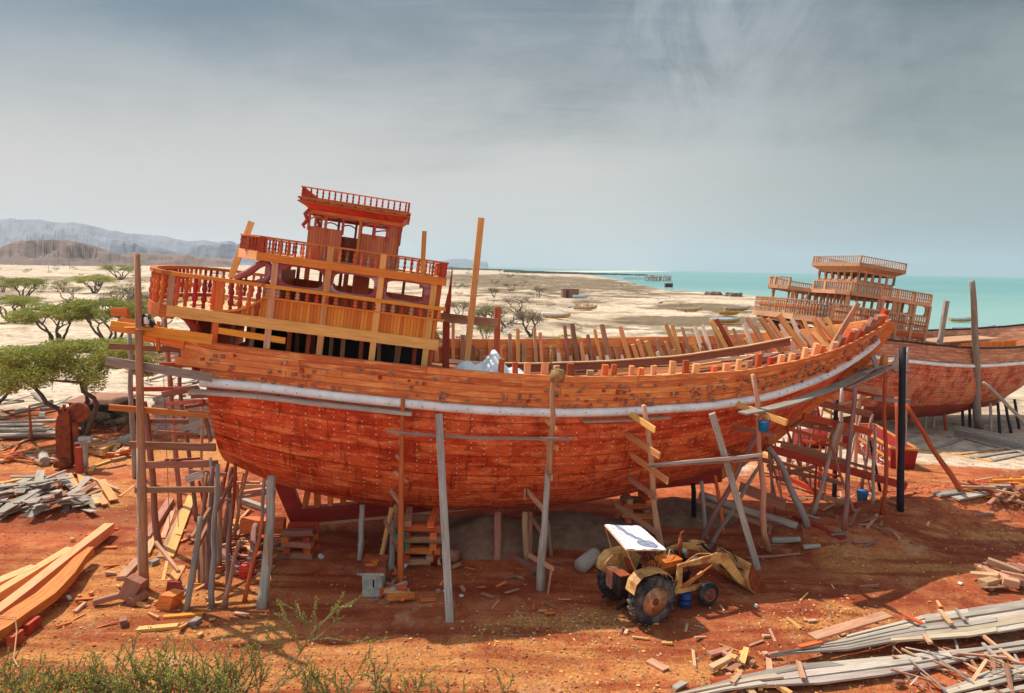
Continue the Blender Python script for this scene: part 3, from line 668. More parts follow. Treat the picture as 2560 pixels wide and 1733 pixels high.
# ---- the dhow in the foreground
ship=thing('wooden_dhow','large orange timber dhow under construction on wooden props, nearest ship','ship',O1,TH1)
build_hull(ship,1); deck(ship,1)
rnd=random.Random(3)
def peg(X,z,big=1.):
    p=hp(X,z,-1,.03); mb=MB(); l=rnd.uniform(.06,.14); w=rnd.uniform(.09,.15)*big; up=(rnd.uniform(-.3,.3),0,1)
    mb.beam(p,p+V(rnd.uniform(-.03,.03),-l,rnd.uniform(-.04,.01)),w,w*rnd.uniform(.7,1),up,.8); return mb
pegs=[]
for i in range(300):
    X=-11+27*rnd.random(); 
    if X>7: X=7+9*rnd.random()**.8
    if X<-1 and rnd.random()<.45: continue
    t=rnd.choice([.12,.3,.45,.62,.8])+rnd.uniform(-.05,.05); z=zp(X)+.15+(zs(X,-1)-zp(X)-.3)*t; pegs.append((X,z))
rest=MB()
for i,(X,z) in enumerate(pegs):
    m=peg(X,z)
    if i<100: m.part('wooden_peg',rnd.choice(['red_wood','brown_wood','tan_wood','brown_wood']),ship)
    else:
        o=len(rest.v); rest.v+=m.v; rest.f+=[[a+o for a in f] for f in m.f]; rest.uv+=m.uv; rest.mi+=m.mi
rest.part('wooden_pegs','brown_wood',ship,kind='stuff')
# inner frames: stubs above the near side, taller ribs against the far side
for X in np.arange(-1.2,12.6,.52):
    X+=rnd.uniform(-.12,.12); h=rnd.uniform(.18,.5); z=zs(X,-1); p=hp(X,z-.7,-1,-.24); q=hp(X,z,-1,-.26)+V(rnd.uniform(-.05,.08),0,h); w=rnd.uniform(.16,.26)
    mb=MB(); mb.beam(p,q,w,.18,(0,1,0),.95,.02); mb.part('rib',rnd.choice(['hull_wood','timber','timber','red_wood','tan_wood']),ship)
for X in np.arange(-2.8,15.6,.42):
    X+=rnd.uniform(-.1,.1); lean=-.09*max(0,X-1); tall=rnd.random()<.45; h=rnd.uniform(.15,.85) if tall else -rnd.uniform(.1,.6)
    if X>9 and tall: h=rnd.uniform(.3,.75)
    z=zs(X,1); D=max(DECKZ(X)-.1,zb(X)+.25); p=hp(X,D,1,-.22); q=hp(X,z,1,-.22)+V(0,.10*h,h); 
    hh=q[2]-p[2]; q[0]+=lean*hh*.55; w=rnd.uniform(.15,.26)
    mb=MB(); mb.beam(p,q,w,.19,(0,1,0),.8,.03); mb.part('rib',rnd.choice(['brown_wood','tan_wood','timber','tan_wood','brown_wood','pale_wood'] if X<9 else ['tan_wood','timber','pale_wood','red_wood']),ship)
for X in np.arange(9.,15.4,.45):
    X+=rnd.uniform(-.1,.1); z=zs(X,1); p=hp(X,max(DECKZ(X),zb(X)+.3),1,-.2); q=hp(X,z,1,-.2)+V(-.45,.1,rnd.uniform(.25,.6)); mb=MB(); mb.beam(p,q,rnd.uniform(.12,.2),.15,(0,1,0),.8,.03); mb.part('rib',rnd.choice(['white_wood','tan_wood','timber','pale_wood']),ship)
for X in np.arange(3.,14.,.62):
    X+=rnd.uniform(-.15,.15); D=DECKZ(X)+.05; p=hp(X,D,1,-.34); h=rnd.uniform(.35,.75); q=p+V(-.03*X*h,.1,h)
    mb=MB(); mb.beam(p,q,rnd.uniform(.16,.26),.16,(0,1,0),.7,.03); mb.part('rib',rnd.choice(['white_wood','white_wood','tan_wood']),ship)
for X,s in [(12.9,-1),(13.25,-1),(13.6,-1),(14.0,-1),(14.4,-1),(14.8,-1),(15.2,-1),(15.6,-1),(15.95,-1),(16.3,-1)]:
    z=zs(X,s); p=hp(X,max(z-1.,zb(X)+.2),s,-.26); q=hp(X,z,s,-.30)+V(rnd.uniform(.0,.3),-.05,rnd.uniform(.3,.62)); mb=MB(); mb.beam(p,q,.24,.26,(0,1,0),.9,.03); mb.part('rib',rnd.choice(['bal_red','brown_wood','tan_wood','hull_wood']),ship)
mb=MB(); mb.beam((14.6,.5,7.3),(15.6,.3,9.3),.14,.2); mb.part('rib','tan_wood',ship)
for i in range(5):
    mb=MB(); a=V(15.4+.27*i,-.35+.12*i,7.75+.13*i); mb.beam(a,a+V(.6,.15,.5),.18,.2,(0,1,0),.9,.05); mb.part('bow_timber',['tan_wood','grey_wood','hull_wood','bal_red','tan_wood'][i],ship)
# stringers and loose planks on deck
def curve_plank(name,mat,f,xs,w,h,root=ship):
    mb=MB(); pts=[f(x) for x in xs]
    for a,b in zip(pts[:-1],pts[1:]): mb.beam(a,V(*b)+(V(*b)-V(*a))*.01,w,h)
    return mb.part(name,mat,root)
curve_plank('clamp_stringer','white_wood',lambda x:hp(x,DECKZ(x)+.12,1,-.42),np.linspace(-2.5,14.2,20),.16,.16)
curve_plank('deck_edge_stringer','brown_wood',lambda x:V(x,bh(x)*.42,DECKZ(x)+.30+.035*max(0,x)),np.linspace(-.5,13,16),.1,.34)
curve_plank('deck_edge_stringer','tan_wood',lambda x:V(x,bh(x)*.42-.12,DECKZ(x)+.50+.035*max(0,x)),np.linspace(-.4,13,16),.26,.05)
curve_plank('deck_edge_stringer','white_wood',lambda x:V(x,-bh(x)*.35,DECKZ(x)+.1),np.linspace(.2,12,16),.3,.1)
for i in range(34):
    X=RU(-1.5,13); w=bh(X)*.75; mb=MB(); a=V(X,RU(-w,w*.8),DECKZ(X)+RU(.05,.2)); an=RU(-.5,.5); l=RU(.6,2.6); 
    b=a+V(math.cos(an)*l,math.sin(an)*l*.6,(DECKZ(X+l*.9)-DECKZ(X))+RU(-.05,.1)); mb.beam(a,b,RU(.1,.28),RU(.04,.14)); mb.part('loose_deck_plank',rnd.choice(['tan_wood','hull_wood','brown_wood','pale_wood']),ship)
# mast-like timbers and cross beam
for (x0,y0,x1,y1,L,w,mat,nm) in ((1203,545,1164,926,-2.5,.2,'pale_wood','tall_timber'),(1061,578,1057,700,3,.17,'pale_wood','tall_timber'),(1130,700,1117,925,-1,.24,'brown_wood','shaped_timber'),(1244,770,1241,935,3.4,.2,'brown_wood','cross_beam_post')):
    pass
def shipl(p):
    d=V(*p)-O1; c,s=math.cos(TH1),math.sin(TH1); return V(d[0]*c+d[1]*s,-d[0]*s+d[1]*c,d[2])
def L2(x,y,L): return shipl(lat(x,y,L))
mb=MB(); mb.beam(L2(1203,545,-2.5),L2(1164,930,-2.5),.22,.2,(0,1,0)); mb.part('tall_timber','pale_wood',ship,label='tall pale yellow timber standing upright amidships')
mb=MB(); mb.beam(L2(1061,578,3),L2(1054,720,3),.2,.16,(0,1,0)); mb.part('rail_post','pale_wood',ship)
mb=MB(); mb.beam(L2(629,554,-1.5),L2(577,694,-1.5),.2,.12,(0,1,0)); mb.part('raked_post','pale_wood',ship)
a,b,c,d=L2(1131,672,-1),L2(1124,735,-1),L2(1116,785,-1),L2(1114,930,-1); mb=MB(); mb.beam(c,d,.26,.2,(0,1,0)); mb.beam(b,c,.15,.14,(0,1,0),1.7); mb.beam(a,b,.03,.04,(0,1,0),4); mb.part('carved_timber','red_wood',ship)
mb=MB(); mb.beam(L2(1070,790,-1.2),L2(1244,808,-1.2),.14,.34); mb.part('cross_beam','brown_wood',ship)
mb=MB(); mb.beam(L2(1070,783,-1.5),L2(1160,792,-1.5),.14,.1); mb.part('cross_beam','brown_wood',ship)
mb=MB(); mb.beam(L2(1244,768,-.9),L2(1241,935,-.9),.22,.18,(0,1,0)); mb.part('cross_beam_post','red_wood',ship)
# ---- superstructure of the foreground dhow
N_,Fr=-3.9,3.9
g_out=[(9.3,N_),(.6,N_)]+[(.6-1.5*math.sin(t),N_*math.cos(t)) for t in np.linspace(.25,math.pi-.25,11)]+[(.6,Fr),(9.3,Fr)]
slab(ship,'gallery_floor','rubble',[(s,L*.985) for s,L in g_out],.20,.14)
sbeam(ship,'gallery_beam','pale_wood',(.45,N_-.06,.165),(9.15,N_-.06,.11),.14,.36)
sbeam(ship,'gallery_beam','yellow_wood',(.0,Fr+.05,.16),(9.1,Fr+.05,.12),.12,.3)
for i in range(2,12):
    a,b=g_out[i-1],g_out[i]
    mb=MB(); mb.beam(Sf(a[0],a[1],.12),Sf(b[0]+(b[0]-a[0])*.03,b[1]+(b[1]-a[1])*.03,.12),.14,.42,Sf(0,0,1)-Sf(0,0,0)); mb.part('stern_gallery_rim','hull_wood' if i<6 else 'red_wood',ship)
RED=['bal_red','bal_red','hull_wood','hull_wood','red_wood']
rail(ship,'gallery_railing',[(3.3,N_-.06),(.55,N_-.06)],.36,1.30,.27,.095,.17,RED,True,'yellow_wood',cap=.12)
rail(ship,'stern_railing',g_out[1:14]+[(3.4,Fr)],.36,1.30,.30,.095,.2,RED,True,'hull_wood',cap=.12)
rail(ship,'side_railing',[(9.2,N_-.06),(3.3,N_-.06)],.97,1.30,.31,.09,.17,['bal_red','tan_wood','bal_red','hull_wood'],True,'yellow_wood',cap=.12)
panel(ship,'side_boarding','boards_y',(3.35,N_-.02),(9.0,N_-.02),.28,.95)
panel(ship,'side_boarding','boards_y',(1.9,N_-.02),(3.35,N_-.02),.28,.3,seg=14,curve=lambda t:.33+.62*(t**2*.75+.25*t**4) if t<.97 else .95)
mb=MB()
cp=[(1.9+1.45*t,.36+.62*(t**2*.75+.25*t**4)) for t in np.linspace(0,1,12)]
for a,b in zip(cp[:-1],cp[1:]): mb.beam(Sf(a[0],N_-.05,a[1]),Sf(b[0],N_-.05,b[1]),.14,.07,Sf(0,0,1)-Sf(0,0,0))
mb.beam(Sf(3.33,N_-.05,.98),Sf(9.25,N_-.05,.97),.14,.06,Sf(0,0,1)-Sf(0,0,0)); mb.part('boarding_cap','yellow_wood',ship)
for s,h0,h1,m in ((.52,.3,1.3,'tan_wood'),(1.94,-.75,1.3,'hull_wood'),(3.59,-.75,2.16,'tan_wood'),(5.27,-.78,2.9,'pale_wood'),(6.99,-.76,2.9,'pale_wood'),(8.76,-.8,2.4,'pale_wood')):
    sbeam(ship,'side_post',m,(s,N_-.055,h0),(s,N_-.055,h1),.2,.1,up=(0,1,0))
    if s>1.9: sbeam(ship,'side_post','brown_wood',(s,Fr,h0),(s,Fr,2.2),.2,.14,up=(0,1,0))
sbeam(ship,'loose_rail','yellow_wood',(2.0,N_-.03,-.28),(4.15,N_-.03,-.36),.1,.2)
sbeam(ship,'corner_post','red_wood',(8.95,N_+.1,-.9),(8.95,N_+.1,2.16),.16,.16,up=(0,1,0))
# cabin under the upper deck
wall_with_holes(ship,'window_panel','pinkwood',3.68,8.7,1.40,2.16,N_+.0,.07,[(3.80,5.12,1.47,2.09),(5.46,6.78,1.47,2.09),(7.18,8.46,1.47,2.09)])
for s0,s1 in ((3.4,5.0),(5.5,6.6)): panel(ship,'cabin_wall','boards_r',(s0,1.9),(s1,1.9),.2,1.5)
panel(ship,'cabin_wall','boards_r',(3.4,-2.4),(3.4,1.9),.2,1.85)
panel(ship,'cabin_wall','boards_r',(5.9,-1.2),(6.5,-1.2),.2,2.16); 
panel(ship,'cabin_wall','boards_r',(3.5,Fr-.05),(9.,Fr-.05),.2,1.35)
for s in (3.5,4.4,5.2,6.1,7.,7.8,8.9): sbeam(ship,'cabin_post','brown_wood',(s,1.9 if s<6.5 else 2.6,.2),(s,1.9 if s<6.5 else 2.6,2.2),.12,.12,up=(0,1,0))
# curved knee braces at the aft end of the cabin
def poly3(root,name,mat,pts,rad,n=8):
    mb=MB(); mb.tube([Sf(*p) for p in pts],rad,n); return mb.part(name,mat,root,True)
poly3(ship,'knee_brace','pinkwood',[(2.35,N_+.1,1.45),(2.75,N_+.1,1.70),(3.05,N_+.15,2.0),(3.35,N_+.15,2.14)],[.10,.13,.12,.09])
poly3(ship,'knee_brace','pinkwood',[(3.0,N_+.1,1.42),(3.3,N_+.1,1.5),(3.46,N_+.1,1.75),(3.4,N_+.1,2.0),(3.2,N_+.1,2.14)],[.07,.12,.09,.1,.08])
poly3(ship,'knee_brace','red_wood',[(2.4,N_+.1,1.40),(3.0,N_+.1,1.40),(3.5,N_+.1,1.42)],[.06,.07,.07])
poly3(ship,'knee_brace','red_wood',[(2.9,2.4,1.3),(2.95,2.4,1.8),(3.1,2.2,2.2)],[.2,.16,.14])
poly3(ship,'stern_bracket','red_wood',[(.2,-2.6,.1),(.9,-3.2,-.05),(1.25,-3.5,-.35),(1.3,-3.55,-.9)],[.12,.2,.2,.18])
poly3(ship,'stern_bracket','red_wood',[(.2,1.6,.1),(.9,2.2,-.05),(1.25,2.5,-.35),(1.3,2.55,-.9)],[.12,.2,.2,.18])
# upper deck
u_out=[(9.1,N_),(3.05,N_),(2.55,-3.2),(2.05,-2.0),(2.0,2.0),(2.5,3.2),(3.0,Fr),(9.1,Fr)]
slab(ship,'upper_deck','rubble',u_out,2.36,.14)
sbeam(ship,'upper_deck_beam','yellow_wood',(3.0,N_-.08,2.28),(9.15,N_-.08,2.28),.16,.26)
sbeam(ship,'upper_deck_beam','yellow_wood',(3.0,Fr+.08,2.28),(9.15,Fr+.08,2.28),.16,.26)
for a,b in zip(u_out[1:6],u_out[2:7]):
    mb=MB(); mb.beam(Sf(*a,2.28),Sf(*b,2.28),.14,.3,Sf(0,0,1)-Sf(0,0,0)); mb.part('upper_deck_rim','timber',ship)
UPM=['bal_red','hull_wood','brown_wood','bal_red']
rail(ship,'upper_railing',[(9.0,N_),(3.1,N_)],2.41,2.88,.235,.055,.12,UPM,True,'hull_wood')
rail(ship,'upper_railing',[(9.0,Fr),(3.1,Fr)],2.41,2.88,.27,.055,.12,UPM,False,'hull_wood')
rail(ship,'upper_aft_railing',[(3.05,N_),(2.55,-3.2),(2.05,-2.0),(2.0,2.0),(2.5,3.2),(3.0,Fr)],2.41,2.88,.22,.06,.12,UPM,False,'hull_wood')
rail(ship,'upper_fore_railing',[(9.1,N_),(9.1,2.2),(9.1,Fr)],2.41,2.88,.27,.055,.12,UPM,False,'hull_wood')
for s,L in ((3.1,N_),(2.55,-3.2),(9.0,N_)): sbeam(ship,'railing_post','red_wood',(s,L,2.38),(s,L,2.9),.16,.16,up=(0,1,0))
for i in range(26):
    s,L=RU(3.2,8.8),RU(-3.6,3.4); mb=MB(); l=RU(.2,.9); a=RU(0,3.1); mb.beam(Sf(s,L,2.42),Sf(min(9,s+l*math.cos(a)),max(-3.7,min(3.7,L+l*math.sin(a))),2.43),RU(.06,.18),.05); mb.part('loose_offcut',rnd.choice(['timber','pale_wood','tan_wood']),ship)
for i in range(26):
    s,L=RU(0,8.6),RU(-3.4,3.2); mb=MB(); l=RU(.2,1.1); a=RU(0,3.1); mb.beam(Sf(s,L,.26),Sf(s+l*math.cos(a),max(-3.7,min(3.7,L+l*math.sin(a))),.27),RU(.06,.18),.06); mb.part('loose_offcut',rnd.choice(['timber','pale_wood','tan_wood']),ship)
# wheelhouse
wa,wb,wn,wf=4.2,7.4,-1.8,1.8
panel(ship,'wheelhouse_wall','boards_r',(wa,wn),(5.38,wn),2.36,3.56); panel(ship,'wheelhouse_wall','boards_r',(6.0,wn),(wb,wn),2.36,3.56)
panel(ship,'wheelhouse_wall','boards_d',(wa,wf),(wa,wn),2.36,3.56); panel(ship,'wheelhouse_wall','boards_r',(wb,wn),(wb,wf),2.36,3.56)
panel(ship,'wheelhouse_wall','boards_r',(wb,wf),(wa,wf),2.36,3.45); panel(ship,'wheelhouse_wall','boards_r',(7.0,wn+.01),(wb,wn+.01),3.56,4.1)
panel(ship,'wheelhouse_wall','boards_r',(5.3,.3),(6.1,.3),2.36,3.4)
for s,L in ((wa,wn),(4.78,wn),(5.38,wn),(6.02,wn),(6.5,wn),(6.95,wn),(wb,wn),(wa,wf),(4.9,wf),(5.6,wf),(6.3,wf),(wb,wf),(wa,0),(wb,-.6),(wb,.6)):
    sbeam(ship,'window_post','red_wood' if L==wn else 'brown_wood',(s,L,3.4),(s,L,4.16),.09,.09,up=(0,1,0))
sbeam(ship,'doorway_post','hull_wood',(5.98,wn-.04,2.36),(5.98,wn-.04,4.0),.08,.1,up=(0,1,0))
for L in (wn,wf):
    sbeam(ship,'window_head','hull_wood',(wa-.05,L-.02,4.06),(wb+.05,L-.02,4.06),.12,.14)
for s in (wa,wb):
    sbeam(ship,'window_head','brown_wood',(s,wn,4.06),(s,wf,4.06),.12,.14)
# arched window heads
for s0,s1,L in ((4.25,4.74,wn+.02),(6.06,6.9,wn+.02),(5.0,5.6,wf-.02),(4.3,4.9,wf-.02),(6.35,7.3,wf-.02)):
    pts=[(s0+(s1-s0)*t,L,3.82+.11*math.sin(math.pi*t)) for t in np.linspace(0,1,9)]; mb=MB()
    for a,b in zip(pts[:-1],pts[1:]): mb.beam(Sf(*a),Sf(*b),.05,.05,Sf(0,0,1)-Sf(0,0,0))
    mb.part('arched_window_head','hull_wood',ship)
# roof with tapered underside
r_out=lambda e:[(wa-e,wn-e),(wb+e*.7,wn-e),(wb+e*.7,wf+e),(wa-e,wf+e)]
mb=MB(); lo=[Sf(s,L,4.14) for s,L in r_out(.05)]; hi=[Sf(s,L,4.36) for s,L in r_out(.34)]
mb.add(lo+hi,[(3,2,1,0),(4,5,6,7)]+[(i,(i+1)%4,4+(i+1)%4,4+i) for i in range(4)]); mb.part('eave_soffit','red_wood',ship)
slab(ship,'wheelhouse_roof','rubble',r_out(.34),4.46,.05)
mb=MB()
for L in (wn-.34,wf+.34):
    for s in np.linspace(wa-.3,wb+.2,9): mb.beam(Sf(s,L*.97,4.41),Sf(s,L,4.41),.08,.07)
mb.part('rafter_ends','brown_wood',ship)
ro=r_out(.38)
for a,b in zip(ro,ro[1:]+ro[:1]):
    mb=MB(); mb.beam(Sf(*a,4.36),Sf(*b,4.36),.07,.05,Sf(0,0,1)-Sf(0,0,0)); mb.beam(Sf(*a,4.48),Sf(*b,4.48),.07,.06,Sf(0,0,1)-Sf(0,0,0)); mb.part('roof_edge','hull_wood',ship)
rail(ship,'roof_railing',[(wb+.2,wn-.34),(wa-.3,wn-.34)],4.50,4.83,.205,.042,.08,['red_wood','bal_red'],True,'hull_wood',cap=.04)
rail(ship,'roof_railing',[(wa-.3,wn-.34),(wa-.3,wf+.34),(wb+.2,wf+.34),(wb+.2,wn-.34)],4.50,4.83,.25,.042,.08,['red_wood'],False,'hull_wood',cap=.04)
for L in (wn,wf): poly3(ship,'carved_corner_bracket','red_wood',[(wa,L,4.1),(wa-.16,L,3.95),(wa-.05,L,3.75),(wa-.2,L,3.55),(wa-.12,L,3.45)],[.1,.08,.09,.06,.03])
# dark hold seen below the gallery: bulkheads and posts
for s in np.arange(2.2,8.6,.62):
    for L in (-2.9,-.5,2.2):
        if R_()<.8: mb=MB(); mb.beam(Sf(s,L,-1.2)+V(0,0,-.6),Sf(s+RU(-.1,.1),L,.05),.14,.12,(0,1,0)); mb.part('hold_post',rnd.choice(['brown_wood','red_wood','tan_wood']),ship)
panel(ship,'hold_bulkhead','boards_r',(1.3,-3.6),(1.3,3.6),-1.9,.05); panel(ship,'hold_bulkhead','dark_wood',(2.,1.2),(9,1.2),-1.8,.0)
for i in range(7): sbeam(ship,'hold_beam','brown_wood',(2.+i*1.1,-3.8,-.02),(2.+i*1.1,3.8,-.02),.12,.16)
# white tarpaulin heap on deck
def tarp():
    mb=MB(); n=40; c=L2(1195,915,-2.9); vs=[];fs=[]; base=V(c[0]+.35,-2.9,DECKZ(c[0])+.35)
    for i in range(n+1):
        for j in range(n+1):
            u=i/n*2-1; v=j/n*2-1; e=max(0,1-abs(u)**2.5)**.6*max(0,1-abs(v)**2.5)**.6
            h=e*(.55+.5*mnoise.noise((u*2.2+3,v*1.6,2)))+.75*e*math.exp(-((u-.12)/.22)**2)+.35*e*math.exp(-((u+.45)/.2)**2)+.12*e*mnoise.noise((u*9,v*9,1))
            x=u*1.75; y=v*1.0; vs.append(base+V(x,y,h*.8-.02))
    for i in range(n):
        for j in range(n): a=i*(n+1)+j; fs.append((a,a+n+1,a+n+2,a+1))
    w=[tuple(O1+V(math.cos(TH1)*p[0]-math.sin(TH1)*p[1],math.sin(TH1)*p[0]+math.cos(TH1)*p[1],p[2])) for p in vs]
    mb.add(w,fs); mb.solo('tarpaulin_heap','tarp','crumpled white tarpaulin heap on the deck beside the tall pale timber','tarpaulin',smooth=True)
tarp()
# ------------------------------------------------------------ second dhow, behind to the right
TH2=math.radians(16.5); ax2=V(math.cos(TH2),math.sin(TH2),0); la2=V(-math.sin(TH2),math.cos(TH2),0)
O2=V(21.75,47.0,0)+ax2*11.7+la2*3.9; O2[2]=-1.62
dh=thing('wooden_dhow','second dhow on the right with faded pinkish primed hull and many tan balusters, sea behind','ship',O2,TH2)
build_hull(dh,2); deck(dh,2)
for sg in (-1,1):
    mb=MB()
    for A,B in zip(np.linspace(-10.8,16.6,40)[:-1],np.linspace(-10.8,16.6,40)[1:]): mb.beam(hp(A,zs(A,sg),sg,.03)+V(0,0,.05),hp(B,zs(B,sg),sg,.03)+V(0,0,.05),.3,.12)
    mb.part('gunwale','dark_wood',dh)
TB=['tan_wood','tan_wood','tan_wood','grey_wood']
slab(dh,'gallery_floor','tan_wood',[(s,L*.985) for s,L in g_out],.18,.16)
for a,b in zip(g_out[1:13],g_out[2:14]):
    mb=MB(); mb.beam(Sf(a[0],a[1],.12),Sf(b[0],b[1],.12),.2,.40,Sf(0,0,1)-Sf(0,0,0)); mb.part('stern_gallery_rim','tan_wood',dh)
sbeam(dh,'gallery_beam','red_wood',(.6,N_,.0),(9.3,N_,-.02),.2,.36)
sbeam(dh,'gallery_beam','red_wood',(.6,Fr,.0),(9.3,Fr,-.02),.2,.36)
r1=rail(dh,'side_railing',[(9.2,N_),(.6,N_)],.25,1.30,.21,.085,.14,TB,True,'tan_wood',low=.08,cap=.09)
r1=rail(dh,'stern_railing',g_out[1:14],.30,1.30,.20,.085,.14,TB,True,'tan_wood',low=.08,cap=.09)
rail(dh,'side_railing',[(9.2,Fr),(.6,Fr)],.25,1.30,.3,.07,.14,TB,False,'tan_wood',low=.08,cap=.09)
sbeam(dh,'rail_batten','red_wood',(1.0,N_-.1,.85),(9.1,N_-.1,.72),.05,.1)
mb=MB()
for a,b in zip(g_out[3:9],g_out[4:10]): mb.beam(Sf(a[0]-.12,a[1],.82),Sf(b[0]-.12,b[1],.82),.05,.1,Sf(0,0,1)-Sf(0,0,0))
mb.part('rail_batten','red_wood',dh)
for s in (.7,2.0,3.4,4.9,6.4,7.8,9.2):
    sbeam(dh,'side_post','tan_wood',(s,N_-.03,-.6 if s>3 else -.1),(s,N_-.03,2.2 if s>4 else 1.3),.2,.16,up=(0,1,0))
wall_with_holes(dh,'window_panel','tan_wood',4.6,9.2,1.38,2.2,N_+.02,.12,[(4.85,5.95,1.46,2.12),(6.35,7.45,1.46,2.12),(7.85,8.95,1.46,2.12)])
wall_with_holes(dh,'lower_window_panel','tan_wood',4.6,9.2,-1.0,-.2,N_+.05,.12,[(4.9,6.0,-.86,-.28),(6.35,7.45,-.86,-.28),(7.85,8.8,-.86,-.28)])
for L0,L1 in ((-3.4,-1.2),(-.9,1.0),(1.3,3.4)): pass
# cabin: aft wall of posts and boards
panel(dh,'cabin_wall','boards_d',(3.2,-2.6),(3.2,2.9),.2,1.35); panel(dh,'cabin_wall','boards_d',(8.6,-2.6),(3.2,-2.6),.2,1.35)
panel(dh,'cabin_wall','boards_d',(8.9,Fr-.1),(3.2,Fr-.1),.2,1.35)
for L in np.linspace(-2.6,2.9,9): sbeam(dh,'cabin_post','tan_wood',(3.2,L,1.3),(3.2,L,2.2),.14,.14,up=(0,1,0))
for s in np.linspace(3.2,8.8,9):
    sbeam(dh,'cabin_post','tan_wood',(s,-2.6,1.3),(s,-2.6,2.2),.13,.13,up=(0,1,0)); sbeam(dh,'cabin_post','tan_wood',(s,Fr,1.3),(s,Fr,2.2),.13,.13,up=(0,1,0))
uo=[(9.2,N_),(4.6,N_),(2.6,-3.3),(2.2,-2.4),(2.2,.2),(.6,.7),(.3,1.4),(.3,2.6),(.8,3.3),(3.0,Fr),(9.2,Fr)]
slab(dh,'upper_deck','tan_wood',uo,2.36,.14)
for a,b in zip(uo,uo[1:]):
    mb=MB(); mb.beam(Sf(*a,2.28),Sf(*b,2.28),.2,.28,Sf(0,0,1)-Sf(0,0,0)); mb.part('upper_deck_rim','tan_wood',dh)
rail(dh,'upper_railing',[(9.2,N_),(4.6,N_)],2.41,2.98,.19,.07,.13,TB,False,'tan_wood',cap=.08)
rail(dh,'upper_railing',[(4.6,N_),(2.6,-3.3),(2.2,-2.4),(2.2,0)],2.41,2.98,.19,.07,.13,TB,False,'tan_wood',cap=.08)
rail(dh,'upper_railing',[(.6,.7),(.3,1.4),(.3,2.6),(.8,3.3),(3.0,Fr),(9.2,Fr)],2.41,2.98,.2,.05,.13,TB,False,'tan_wood',cap=.08)
for s,L in ((9.15,N_),(7.6,N_),(6.1,N_),(4.6,N_),(2.6,-3.3),(2.2,-1.2),(2.2,0),(.6,.7),(.3,2.0),(.8,3.3)): sbeam(dh,'railing_post','tan_wood',(s,L,2.36),(s,L,3.02),.16,.16,up=(0,1,0))
for L in (-3.0,.9,3.2): sbeam(dh,'gallery_post','tan_wood',(1.2 if L>0 else 2.7,L,.2),(1.2 if L>0 else 2.7,L,2.2),.18,.18,up=(0,1,0))
# ladder to the upper deck
mb=MB(); 
for L in (.1,.55): mb.beam(Sf(1.1,L,.2),Sf(2.2,L,2.5),.1,.05,(0,1,0))
for i in range(7): t=(i+.6)/7.5; mb.beam(Sf(1.1+1.1*t,.1,.2+2.3*t),Sf(1.1+1.1*t,.55,.2+2.3*t),.09,.04)
mb.part('ladder','tan_wood',dh)
wa2,wb2,wn2,wf2=4.3,7.6,-1.9,2.1
for a,b in (((wa2,wf2),(wa2,wn2)),((wa2,wn2),(wb2,wn2)),((wb2,wn2),(wb2,wf2)),((wb2,wf2),(wa2,wf2))):
    panel(dh,'wheelhouse_wall','boards_d',a,b,2.36,3.45)
    A,B=V(*a),V(*b)
    for t in np.linspace(0,.999,7 if a[0]==b[0] else 6): p=A+(B-A)*t; sbeam(dh,'window_post','tan_wood',(p[0],p[1],3.42),(p[0],p[1],4.12),.13,.13,up=(0,1,0))
    sbeam(dh,'window_head','tan_wood',(a[0],a[1],4.05),(b[0],b[1],4.05),.16,.18,up=None)
r2=lambda e:[(wa2-e,wn2-e),(wb2+e,wn2-e),(wb2+e,wf2+e),(wa2-e,wf2+e)]
mb=MB(); lo=[Sf(s,L,4.12) for s,L in r2(.08)]; hi=[Sf(s,L,4.34) for s,L in r2(.45)]
mb.add(lo+hi,[(3,2,1,0),(4,5,6,7)]+[(i,(i+1)%4,4+(i+1)%4,4+i) for i in range(4)]); mb.part('eave_soffit','tan_wood',dh)
slab(dh,'wheelhouse_roof','tan_wood',r2(.48),4.62,.27)
q=r2(.42); rail(dh,'roof_railing',q+q[:1],4.63,5.08,.2,.045,.09,['tan_wood'],False,'tan_wood',cap=.05)
for s,L in q: sbeam(dh,'railing_post','tan_wood',(s,L,4.6),(s,L,5.14),.1,.1,up=(0,1,0))
for L in (-2.8,-1.2,.9,2.6): poly3(dh,'stern_bracket','brown_wood',[(-.3,L,0),(.5,L,-.15),(1.1,L*1.02,-.6),(1.3,L*1.05,-1.3)],[.12,.2,.22,.2])
# deck furniture
mb=MB(); mb.prism([(-1.8,-2.2,6.9),(-.2,-2.2,6.75),(-.2,.4,6.75),(-1.8,.4,6.9)],(0,0,.06)); 
for x,y in ((-1.7,-2.1),(-.3,-2.1),(-1.7,.3),(-.3,.3)): mb.beam((x,y,5.9),(x,y,6.85),.12,.12,(0,1,0))
mb.part('deck_table','tan_wood',dh)
mb=MB(); mb.prism([(4.2,1.2,6.6),(10.2,.8,6.95),(10.2,3.4,6.95),(4.2,3.8,6.6)],(0,0,.07)); mb.part('hatch_cover','tan_wood',dh)
o=len(dh.children)
mb=MB(); L_=-.4
a,b=V(4.6,L_,0),V(10.5,L_,0)
mb.v=[(4.6,L_,5.85),(10.5,L_,6.1),(10.5,L_,6.95),(4.6,L_,6.75),(4.6,L_+.1,5.85),(10.5,L_+.1,6.1),(10.5,L_+.1,6.95),(4.6,L_+.1,6.75)]
mb.f=[[0,1,2,3],[7,6,5,4],[3,2,6,7],[4,0,3,7],[1,5,6,2]]; mb.uv=[[(0,0),(5.9,0),(5.9,.9),(0,.9)],[(0,.9),(5.9,.9),(5.9,0),(0,0)],[(0,0)]*4,[(0,0)]*4,[(0,0)]*4]; mb.mi=[0]*5
mb.part('deck_bulkhead','boards_y',dh)
def l2w(X,L,Z): return O2+ax2*X+la2*L+V(0,0,Z)
